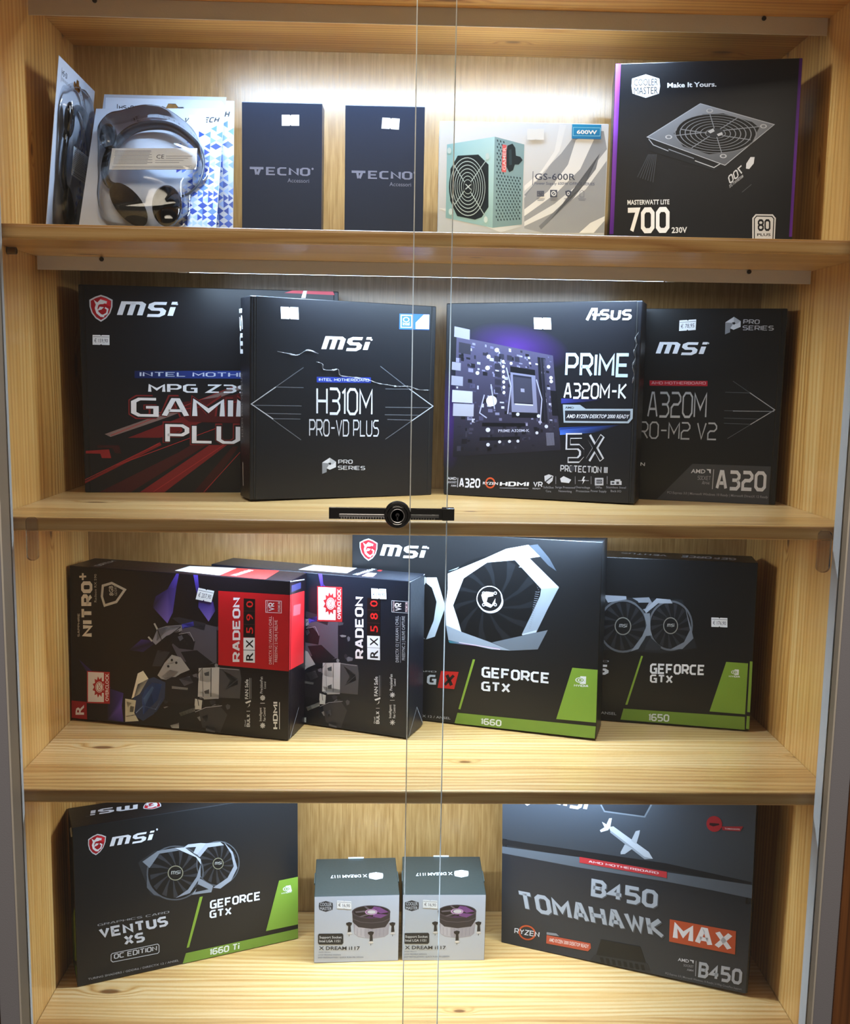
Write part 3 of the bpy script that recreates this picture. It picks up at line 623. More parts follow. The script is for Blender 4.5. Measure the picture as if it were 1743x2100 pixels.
 ('p','e86a6c',[-27.2,135.2,-21.9,134.6,-21.4,100.9,-27.2,101.3]),
 ('t','f7d8d8','GAMER',[-21.9,103.4,-22.3,131.8,-26.3,103.4],'b3'),
 ('p','1d2a31',[-20.7,133.9,-14.3,136.5,-10.6,131.3,-9.5,121.7,-3.8,120.4,-0.7,116.3,-5.6,110.7,-10.6,110.6,-12.6,103.6,-17.5,101.0,-21.3,107.6,-21.9,127.0]),
 ('p','31444c',[-18.8,128.4,-15.5,129.8,-14.2,110.5,-17.9,109.6]),
 ('p','16242c',[-84.2,120.3,-57.7,122.2,-44.4,110.0,-43.0,57.0,-51.4,44.2,-60.0,41.0,-83.2,45.1,-92.7,64.5,-93.2,103.5]),
 ('e','0f1a21',[-69.7,81.7,-44.8,82.2,-70.6,120.6]),
 ('r','b9cdd0',[-70.4,82.0,-67.6,81.9,-70.5,86.6],0.88),
 ('R','b9cdd0',[-70.4,82.0,-64.7,81.8,-70.6,91.2],0.9142857142857143),
 ('R','b9cdd0',[-70.4,82.0,-61.9,81.7,-70.7,95.8],0.9333333333333333),
 ('R','b9cdd0',[-70.4,82.0,-59.1,81.6,-70.8,100.3],0.9454545454545454),
 ('R','b9cdd0',[-70.4,82.0,-56.3,81.5,-70.9,104.9],0.9538461538461539),
 ('R','b9cdd0',[-70.4,82.0,-53.5,81.4,-71.0,109.5],0.96),
 ('R','b9cdd0',[-70.4,82.0,-50.7,81.4,-71.2,114.1],0.9647058823529412),
 ('R','b9cdd0',[-70.4,82.0,-47.8,81.3,-71.3,118.6],0.968421052631579),
 ('l','b9cdd0',0.99,[-89.8,110.5,-47.0,45.7],0),
 ('l','b9cdd0',0.99,[-45.4,118.3,-87.2,59.0],0),
 ('e','0f1a21',[-70.4,82.0,-64.9,82.1,-70.6,90.3]),
 ('t','c4d2d4','X',[-74.2,78.8,-65.2,78.4,-74.4,85.8],'b4'),
 ('e','cfe3e6',[-95.2,126.4,-92.7,126.4,-95.2,130.2]),
 ('E','cfe3e6',[-46.2,120.3,-43.7,120.4,-46.3,124.2]),
 ('E','cfe3e6',[-91.8,50.5,-89.3,50.6,-91.9,54.5]),
 ('E','cfe3e6',[-46.2,41.5,-43.7,41.6,-46.3,45.5]),
])
art('gs600', 'title_lettering', None, 'front', [
 ('l','4a5062',0.71,[13.1,102.7,13.2,85.3],0),
 ('t','3d4358','GS-600R',[15.9,92.3,67.7,92.8,15.6,100.6],'b1'),
 ('t','60667a','Power Supply 600W OFFICE SERIES',[15.3,86.3,92.9,86.6,15.2,89.9],'b1'),
])
art('gs600', 'feature_icons', None, 'front', [
 ('p','5a6072',[18.9,78.4,28.2,78.6,28.4,71.6,19.2,71.4]),
 ('P','dfe3e9',[20.0,77.0,21.6,77.1,21.6,75.7,20.0,75.6]),
 ('P','dfe3e9',[20.1,74.5,21.7,74.6,21.7,73.2,20.1,73.1]),
 ('P','dfe3e9',[22.6,77.1,24.2,77.1,24.2,75.7,22.6,75.7]),
 ('P','dfe3e9',[22.7,74.6,24.3,74.6,24.3,73.2,22.7,73.2]),
 ('P','dfe3e9',[25.2,77.1,26.8,77.2,26.8,75.8,25.2,75.7]),
 ('P','dfe3e9',[25.3,74.6,26.9,74.7,26.9,73.3,25.3,73.2]),
 ('l','7a8090',0.57,[18.8,68.6,29.4,68.5],0),
 ('L','7a8090',0.57,[19.9,66.8,28.0,66.7],0),
 ('p','4c5264',[35.8,80.0,45.0,80.1,45.3,70.9,36.1,70.8]),
 ('r','dfe3e9',[40.6,75.5,44.0,75.5,40.4,78.8],0.6),
 ('l','dfe3e9',0.99,[38.3,73.2,42.8,77.7],0),
 ('l','7a8090',0.57,[35.7,68.9,46.3,68.9],0),
 ('L','7a8090',0.57,[36.8,67.1,44.9,67.0],0),
 ('p','4c5264',[55.3,78.7,59.3,80.1,63.4,78.8,62.7,73.6,59.6,71.2,56.4,73.5]),
 ('r','dfe3e9',[59.5,75.9,61.3,76.0,59.4,78.0],0.5),
 ('l','7a8090',0.57,[54.6,69.3,65.2,69.2],0),
 ('L','7a8090',0.57,[55.7,67.5,63.8,67.3],0),
 ('l','6a7082',0.43,[74.6,71.7,74.4,78.7,76.9,80.4,79.6,78.8,79.8,71.8],1),
 ('l','7a8090',0.57,[72.3,69.6,82.8,69.5],0),
 ('L','7a8090',0.57,[73.3,67.8,81.4,67.7],0),
])
art('gs600', 'wattage_badge', 'blue wattage badge', 'front', [
 ('q','1f9fd6 1a93cc 1277b2 1682bd',[61.1,161.5,98.4,161.5,98.7,143.9,61.3,143.9]),
 ('l','8fd8f2',0.7,[62.8,157.7,97.4,157.7,97.3,147.7,62.9,147.6],1),
 ('t','ffffff','600W',[67.4,149.8,93.5,149.7,67.2,155.0],'b8'),
])
art('gs600', 'price_sticker', 'small white price sticker', 'front', [
 ('p','f4f4f2',[3.6,155.0,13.4,155.1,14.5,153.8,15.6,155.2,25.4,155.4,25.8,141.6,16.0,141.4,14.9,142.8,13.9,141.4,4.1,141.2]),
])
art('mw700', 'side_stripe', 'purple edge stripe', 'front', [
 ('q','b05fd8 8a3fc0 52188a 5d1f98',[-114.5,239.1,-108.2,239.1,-109.6,26.4,-114.7,26.4]),
])
art('mw700', 'side_stripe', 'purple edge stripe', 'front', [
 ('q','4a1a70 5a2288 6a2a9c 5a2288',[111.0,239.1,114.7,239.1,114.7,21.7,111.1,21.7]),
])
art('mw700', 'brand_emblem', None, 'front', [
 ('p','f4f4f4',[-76.4,225.2,-59.2,219.5,-57.9,210.3,-58.9,201.2,-75.2,196.3,-92.1,202.0,-93.9,211.3,-93.4,220.4]),
 ('t','2a2d33','COOLER',[-90.7,211.5,-60.8,211.4,-91.0,220.3],'b0'),
 ('t','2a2d33','MASTER',[-90.2,200.9,-60.3,200.9,-90.6,210.1],'b0'),
])
art('mw700', 'slogan_lettering', None, 'front', [
 ('t','f2f2f2','Make It Yours.',[-48.8,208.0,12.0,207.8,-49.1,214.4],'b7'),
])
art('mw700', 'product_picture', 'printed picture of a grey power supply with a round fan grille', 'front', [
 ('q','16181c 17191d 202328 1a1c20',[-71.4,147.0,-68.9,131.0,14.9,104.7,23.6,109.0]),
 ('q','7d828a a2a7af 7c8086 5d6066',[-71.4,147.9,-6.9,187.6,85.2,160.0,27.4,111.2]),
 ('l','b9bdc4',0.9,[-71.4,147.9,-6.9,187.6,85.2,160.0,27.4,111.2],1),
 ('l','a9adb4',1.08,[-69.5,145.6,-63.4,138.0,-44.0,130.1],0),
 ('L','8c9098',1.08,[-44.0,132.3,-11.7,120.2],0),
 ('L','c4c7cc',1.07,[-10.3,117.5,13.9,108.6,21.6,113.4],0),
 ('p','121317',[-38.3,151.7,-25.4,165.6,-2.7,174.7,22.1,175.0,57.9,163.8,67.1,156.6,59.2,139.2,31.6,127.4,6.8,125.2,-25.9,135.5]),
 ('e','0d0e11',[13.6,150.6,62.3,147.0,15.9,174.3]),
 ('r','8d9198',[13.6,150.6,20.0,150.2,13.9,153.6],0.89),
 ('R','8d9198',[13.6,150.6,26.4,149.7,14.2,156.6],0.9266666666666666),
 ('R','8d9198',[13.6,150.6,32.8,149.2,14.5,159.6],0.945),
 ('R','8d9198',[13.6,150.6,39.2,148.7,14.7,162.6],0.956),
 ('R','8d9198',[13.6,150.6,45.5,148.2,15.0,165.6],0.9633333333333334),
 ('R','8d9198',[13.6,150.6,51.9,147.8,15.3,168.5],0.9685714285714285),
 ('R','8d9198',[13.6,150.6,58.3,147.3,15.6,171.5],0.9725),
 ('R','8d9198',[13.6,150.6,64.6,146.8,15.9,174.5],0.9755555555555555),
 ('l','8d9198',1.07,[-30.4,156.8,57.3,141.9],0),
 ('L','8d9198',1.07,[-15.0,133.5,40.0,169.4],0),
 ('L','8d9198',1.06,[5.3,175.4,22.8,125.8],0),
 ('L','8d9198',1.07,[-37.2,149.0,70.5,158.2],0),
 ('e','32353a',[13.5,151.5,24.5,151.0,14.0,156.8]),
 ('p','c3c6ca',[3.7,153.5,10.6,156.9,12.5,153.3,7.3,150.8]),
 ('P','c3c6ca',[15.4,149.7,21.5,152.2,23.0,149.0,17.3,147.1]),
 ('r','c0c3c8',[5.1,178.6,9.4,178.3,5.3,181.2],0.6),
 ('R','c0c3c8',[-44.4,147.4,-40.0,147.1,-44.1,150.0],0.6),
 ('R','c0c3c8',[24.7,122.6,29.0,122.3,24.9,125.2],0.6),
 ('R','c0c3c8',[72.2,158.2,76.4,157.9,72.4,160.8],0.6),
 ('l','3b3e44',1.26,[-68.7,126.5,-81.7,98.0],0),
 ('L','3b3e44',1.26,[-67.1,126.5,-78.4,96.9],0),
 ('L','3b3e44',1.26,[-65.5,126.4,-75.1,95.8],0),
 ('L','3b3e44',1.26,[-63.8,126.4,-71.8,94.7],0),
 ('L','3b3e44',1.26,[-62.2,126.4,-68.4,93.5],0),
 ('L','3b3e44',1.26,[-60.6,126.3,-65.1,92.4],0),
 ('L','3b3e44',1.26,[-58.9,126.3,-61.8,91.3],0),
 ('t','d9dbde','700',[50.6,101.5,34.5,87.5,47.5,111.2],'s20'),
 ('t','c9cbd0','MASTERWATT LITE',[50.9,96.1,34.7,83.0,49.8,99.7],'b3'),
 ('p','e4e6ea',[53.6,112.9,58.4,120.8,63.4,120.7,62.7,112.8,57.5,106.1,53.5,106.7]),
 ('l','5a5d63',0.71,[50.1,77.5,61.3,87.1],0),
])
art('mw700', 'title_lettering', None, 'front', [
 ('t','f2f2f2','MASTERWATT LITE',[-93.1,63.4,-39.8,63.5,-93.4,69.9],'b6'),
 ('t','ffffff','700',[-91.2,27.0,-38.2,27.7,-92.4,59.7],'s24'),
 ('t','f2f2f2','230V',[-35.4,27.2,-15.9,27.6,-35.8,35.0],'b6'),
])
art('mw700', 'efficiency_badge', 'white rounded efficiency rating badge', 'front', [
 ('p','e9e9e9',[66.1,16.6,64.6,45.3,68.4,50.2,89.6,49.7,93.6,45.0,93.8,16.5]),
 ('l','1a1c20',1.25,[68.6,16.6,67.1,44.4,69.8,47.7,88.6,47.2,91.2,44.2,91.5,16.5],0),
 ('t','1a1c20','80',[72.2,29.1,87.8,29.0,71.4,43.8],'s22'),
 ('t','1a1c20','PLUS',[71.8,22.9,88.5,22.8,71.6,26.4],'b5'),
])
art('z390', 'brand_emblem', None, 'front', [
 ('p','d8d8da',[-145.3,269.4,-137.8,267.1,-130.3,263.2,-130.8,254.1,-133.8,245.4,-139.4,238.3,-146.4,233.7,-153.1,237.9,-158.2,244.8,-160.6,253.4,-160.7,262.4,-153.0,266.7]),
 ('p','b01522',[-145.4,267.3,-138.7,265.3,-132.2,261.8,-132.6,253.9,-135.3,246.2,-140.2,239.9,-146.3,235.9,-152.2,239.6,-156.7,245.6,-158.9,253.2,-158.9,261.1,-152.1,265.0]),
 ('p','e02a38',[-145.4,265.9,-138.6,264.4,-133.1,261.4,-133.6,254.1,-141.1,257.3,-148.6,261.5]),
 ('l','f0f0f0',3.39,[-138.0,259.5,-144.8,260.4,-150.5,256.8,-152.2,251.5,-150.6,245.8,-146.1,241.9,-141.9,241.3],0),
 ('l','f0f0f0',2.09,[-144.6,241.3,-138.4,244.9,-137.0,250.5,-140.5,252.5],0),
 ('p','f0f0f0',[-154.9,262.5,-150.2,259.2,-146.2,263.5,-137.2,260.9,-142.6,257.3,-152.5,256.4]),
 ('p','f0f0f0',[-147.3,253.7,-142.0,253.0,-145.1,250.0,-150.5,248.4]),
])
art('z390', 'brand_lettering', None, 'front', [
 ('t','f4f4f6','msi',[-125.9,241.3,-51.8,241.9,-118.7,261.6],'m24'),
 ('e','d0d0d2',[-45.3,259.6,-43.9,259.7,-45.3,261.0]),
])
art('z390', 'chipset_band', 'blue band with white lettering', 'front', [
 ('q','16224e 2a3f8c 2a3f8c 16224e',[-103.9,168.5,42.5,171.0,42.4,160.2,-104.1,158.6]),
 ('t','c9d0e0','INTEL MOTHERBOARD',[-97.3,161.1,141.1,163.5,-97.1,167.1],'s15'),
])
art('z390', 'streak_print', 'red light streaks', 'front', [
 ('p','7a2020',[-174.5,15.7,-72.0,70.9,-70.1,66.8,-174.5,12.6]),
 ('p','42171a',[-156.2,0.4,-46.6,56.8,-26.5,69.1,-8.6,67.2,-113.1,0.4]),
 ('p','7c2022',[-101.2,0.4,-4.6,67.2,19.4,67.4,-67.6,0.4]),
 ('p','3a1416',[-27.7,0.4,27.4,65.4,35.5,65.5,-9.6,0.4]),
 ('p','806a66',[-146.0,81.4,-71.2,109.2,38.3,150.8,38.2,144.8,-61.4,105.3,-138.3,77.5]),
 ('p','6a1c1e',[-115.0,76.6,-11.8,117.9,38.2,140.8,38.0,122.6,-32.1,91.4,-71.9,76.9]),
 ('p','8e2426',[-171.8,58.1,-140.8,60.3,-138.2,48.2,-150.8,48.2,-152.6,54.2,-172.0,54.5]),
 ('p','4a1518',[-61.1,123.4,38.2,138.7,37.8,98.2,-32.0,99.5]),
 ('p','3a1618',[-156.1,65.9,-127.0,66.1,-124.4,54.4,-133.1,55.3,-136.8,62.4,-156.2,62.3]),
 ('l','a83232',0.79,[-138.3,79.5,28.3,148.7],0),
 ('L','a83232',0.79,[-174.5,17.7,-74.0,68.8],0),
 ('L','a83232',0.8,[-131.6,38.1,7.7,91.8],0),
 ('L','a83232',0.81,[-83.4,0.4,35.6,81.8],0),
 ('L','a83232',0.82,[-13.6,0.4,37.4,57.3],0),
 ('L','a83232',0.79,[-90.7,109.0,38.1,128.6],0),
])
art('z390', 'accent_print', 'red and white corner graphic', 'front', [
 ('p','c93a48',[99.9,278.6,110.9,282.3,167.1,282.3,169.1,277.5]),
 ('p','f0dfe2',[122.9,272.3,125.9,282.3,130.9,282.3,128.9,272.4]),
])
art('z390', 'title_lettering', 'white model lettering in red outline', 'front', [
 ('t','f0f0f2','MPG Z390',[-86.5,139.4,76.3,140.3,-86.2,151.0],'s20'),
 ('t','7a2424','GAMING',[-113.7,102.4,110.6,105.4,-112.9,135.5],'s26'),
 ('t','7a2424','PLUS',[-68.5,66.4,73.9,68.6,-67.8,99.6],'s26'),
 ('t','20181a','GAMING',[-112.1,104.0,110.6,105.4,-111.3,133.9],'s22'),
 ('t','20181a','PLUS',[-66.9,68.1,73.9,68.6,-66.3,98.0],'s22'),
 ('t','ececee','GAMING',[-110.1,106.0,110.6,105.4,-109.5,132.0],'s16'),
 ('t','ececee','PLUS',[-64.9,70.1,73.9,68.6,-64.4,96.0],'s16'),
])
art('z390', 'price_sticker', 'small white price sticker', 'front', [
 ('p','f4f4f2',[-157.8,215.9,-147.8,216.0,-146.8,214.6,-145.6,216.0,-135.7,216.0,-136.0,202.7,-146.0,202.7,-147.1,204.0,-148.2,202.7,-158.2,202.7]),
 ('l','8a8a90',0.65,[-157.3,213.4,-136.3,213.5],0),
 ('t','55565e','€ 159,90',[-155.9,206.0,-138.2,206.0,-155.7,211.3],'b1'),
])
art('h310', 'brand_lettering', None, 'front', [
 ('t','fafafa','msi',[-36.4,197.6,29.4,198.7,-30.1,216.5],'m26'),
 ('e','d0d0d2',[35.5,214.4,37.0,214.5,35.5,215.8]),
])
art('h310', 'chipset_band', 'blue band with white lettering', 'front', [
 ('p','263a92',[-41.7,162.8,35.6,163.8,35.8,156.3,-41.6,155.5]),
 ('t','d6dcf0','INTEL MOTHERBOARD',[-38.7,157.5,33.3,158.1,-38.7,161.2],'s17'),
])
art('h310', 'title_lettering', None, 'front', [
 ('t','d5d7dc','H310M',[-41.7,112.6,39.0,112.0,-42.1,149.3],'s11'),
 ('t','c9cbd0','PRO-VD PLUS',[-51.4,83.5,49.0,83.1,-51.6,106.6],'s11'),
])
art('h310', 'line_print', 'thin grey line ornament', 'front', [
 ('l','5d6066',1.01,[-60.2,174.6,-130.4,125.6,-62.7,78.9],0),
 ('L','5d6066',1.0,[-97.7,148.2,-59.9,148.1],0),
 ('L','5d6066',0.99,[-129.6,124.0,-62.3,123.9],0),
 ('L','5d6066',1.0,[-111.1,113.6,-63.1,113.2],0),
 ('L','5d6066',1.0,[-101.7,106.8,-63.9,106.5],0),
 ('l','b9bbc0',1.17,[-97.7,148.2,-130.4,125.6,-100.9,106.3],0),
])
art('h310', 'line_print', 'thin grey line ornament', 'front', [
 ('l','5d6066',1.07,[49.2,179.3,93.2,149.4,130.2,126.0,96.3,104.1,58.8,79.6],0),
 ('L','5d6066',1.08,[57.3,148.7,93.2,149.1],0),
 ('L','5d6066',1.08,[57.8,123.6,128.7,123.7],0),
 ('L','5d6066',1.08,[57.1,113.4,111.5,113.0],0),
 ('L','5d6066',1.08,[61.0,106.9,96.2,106.2],0),
 ('l','b9bbc0',1.28,[93.2,149.4,130.2,126.0,96.3,104.1],0),
])
art('h310', 'series_badge', None, 'front', [
 ('p','d8dade',[-32.7,48.2,-22.0,54.8,-13.0,49.2,-12.9,41.8,-21.7,38.4,-26.2,40.4,-26.2,35.3,-32.5,33.0]),
 ('p','8c8f94',[-32.7,48.2,-21.9,46.9,-26.2,40.4,-26.2,35.3,-32.5,33.0]),
 ('P','b5b8bd',[-22.0,54.8,-13.0,49.2,-17.9,45.5,-21.9,46.9]),
 ('p','1c1e22',[-24.3,47.6,-20.9,48.2,-19.4,46.2,-21.8,44.6]),
 ('t','c9cbcf','PRO',[-9.9,46.3,11.1,46.1,-9.9,52.0],'s18'),
 ('t','c9cbcf','SERIES',[-10.3,38.3,29.7,37.2,-10.4,43.8],'s18'),
])
art('h310', 'processor_badge', 'blue processor maker badge', 'front', [
 ('p','2f62b8',[75.9,251.3,121.0,252.6,121.3,231.3,76.0,230.3]),
 ('l','dfe9f8',1.25,[78.5,249.3,94.4,249.7,94.4,233.5,78.6,233.1],1),
 ('r','dfe9f8',[86.0,243.7,90.9,243.9,85.9,247.1],0.7),
 ('t','dfe9f8','intel',[81.1,235.8,91.3,236.1,81.0,239.7],'b3'),
 ('p','eaf4fb',[100.3,240.1,112.4,251.8,120.7,252.2,120.9,232.4,100.5,231.9]),
])
art('h310', 'price_sticker', 'small white price sticker', 'front', [
 ('p','f4f4f2',[-91.9,251.8,-81.3,251.9,-80.0,250.4,-78.9,252.0,-68.2,252.1,-67.3,236.6,-78.1,236.5,-79.4,238.0,-80.5,236.5,-91.2,236.4]),
])
art('h310', 'spine_lettering', None, 'left', [
 ('t','f0f0f0','msi',[34.7,190.6,40.3,249.7,50.7,190.8],'m24'),
])
art('h310', 'spine_title', None, 'left', [
 ('t','9a9a9a','H310M PRO-VD PLUS',[34.1,81.0,39.8,164.2,43.4,80.5],'s14'),
])
art('h310', 'spine_mark', None, 'left', [
 ('l','b0b0b0',3.36,[33.7,15.2,36.5,47.1],0),
])
art('asus', 'glow_print', 'purple glow behind the board picture', 'front', [
 ('g','43246e 17181d',[-33.8,208.4,41.4,198.3,-34.6,240.7]),
 ('g','3a2560 17181d',[-127.9,106.3,-107.5,106.8,-129.3,180.4]),
 ('q','17181d 3a5fc0 2b3f96 17181d',[24.1,91.0,30.8,99.8,31.1,89.5,112.3,105.3]),
 ('q','3a5fc0 17181d 17181d 4a78d8',[30.9,96.4,115.6,106.2,82.4,94.4,31.1,89.5]),
 ('q','3a3f96 17181d 17181d 343a90',[31.3,139.1,89.3,138.4,72.5,135.6,31.5,132.3]),
])
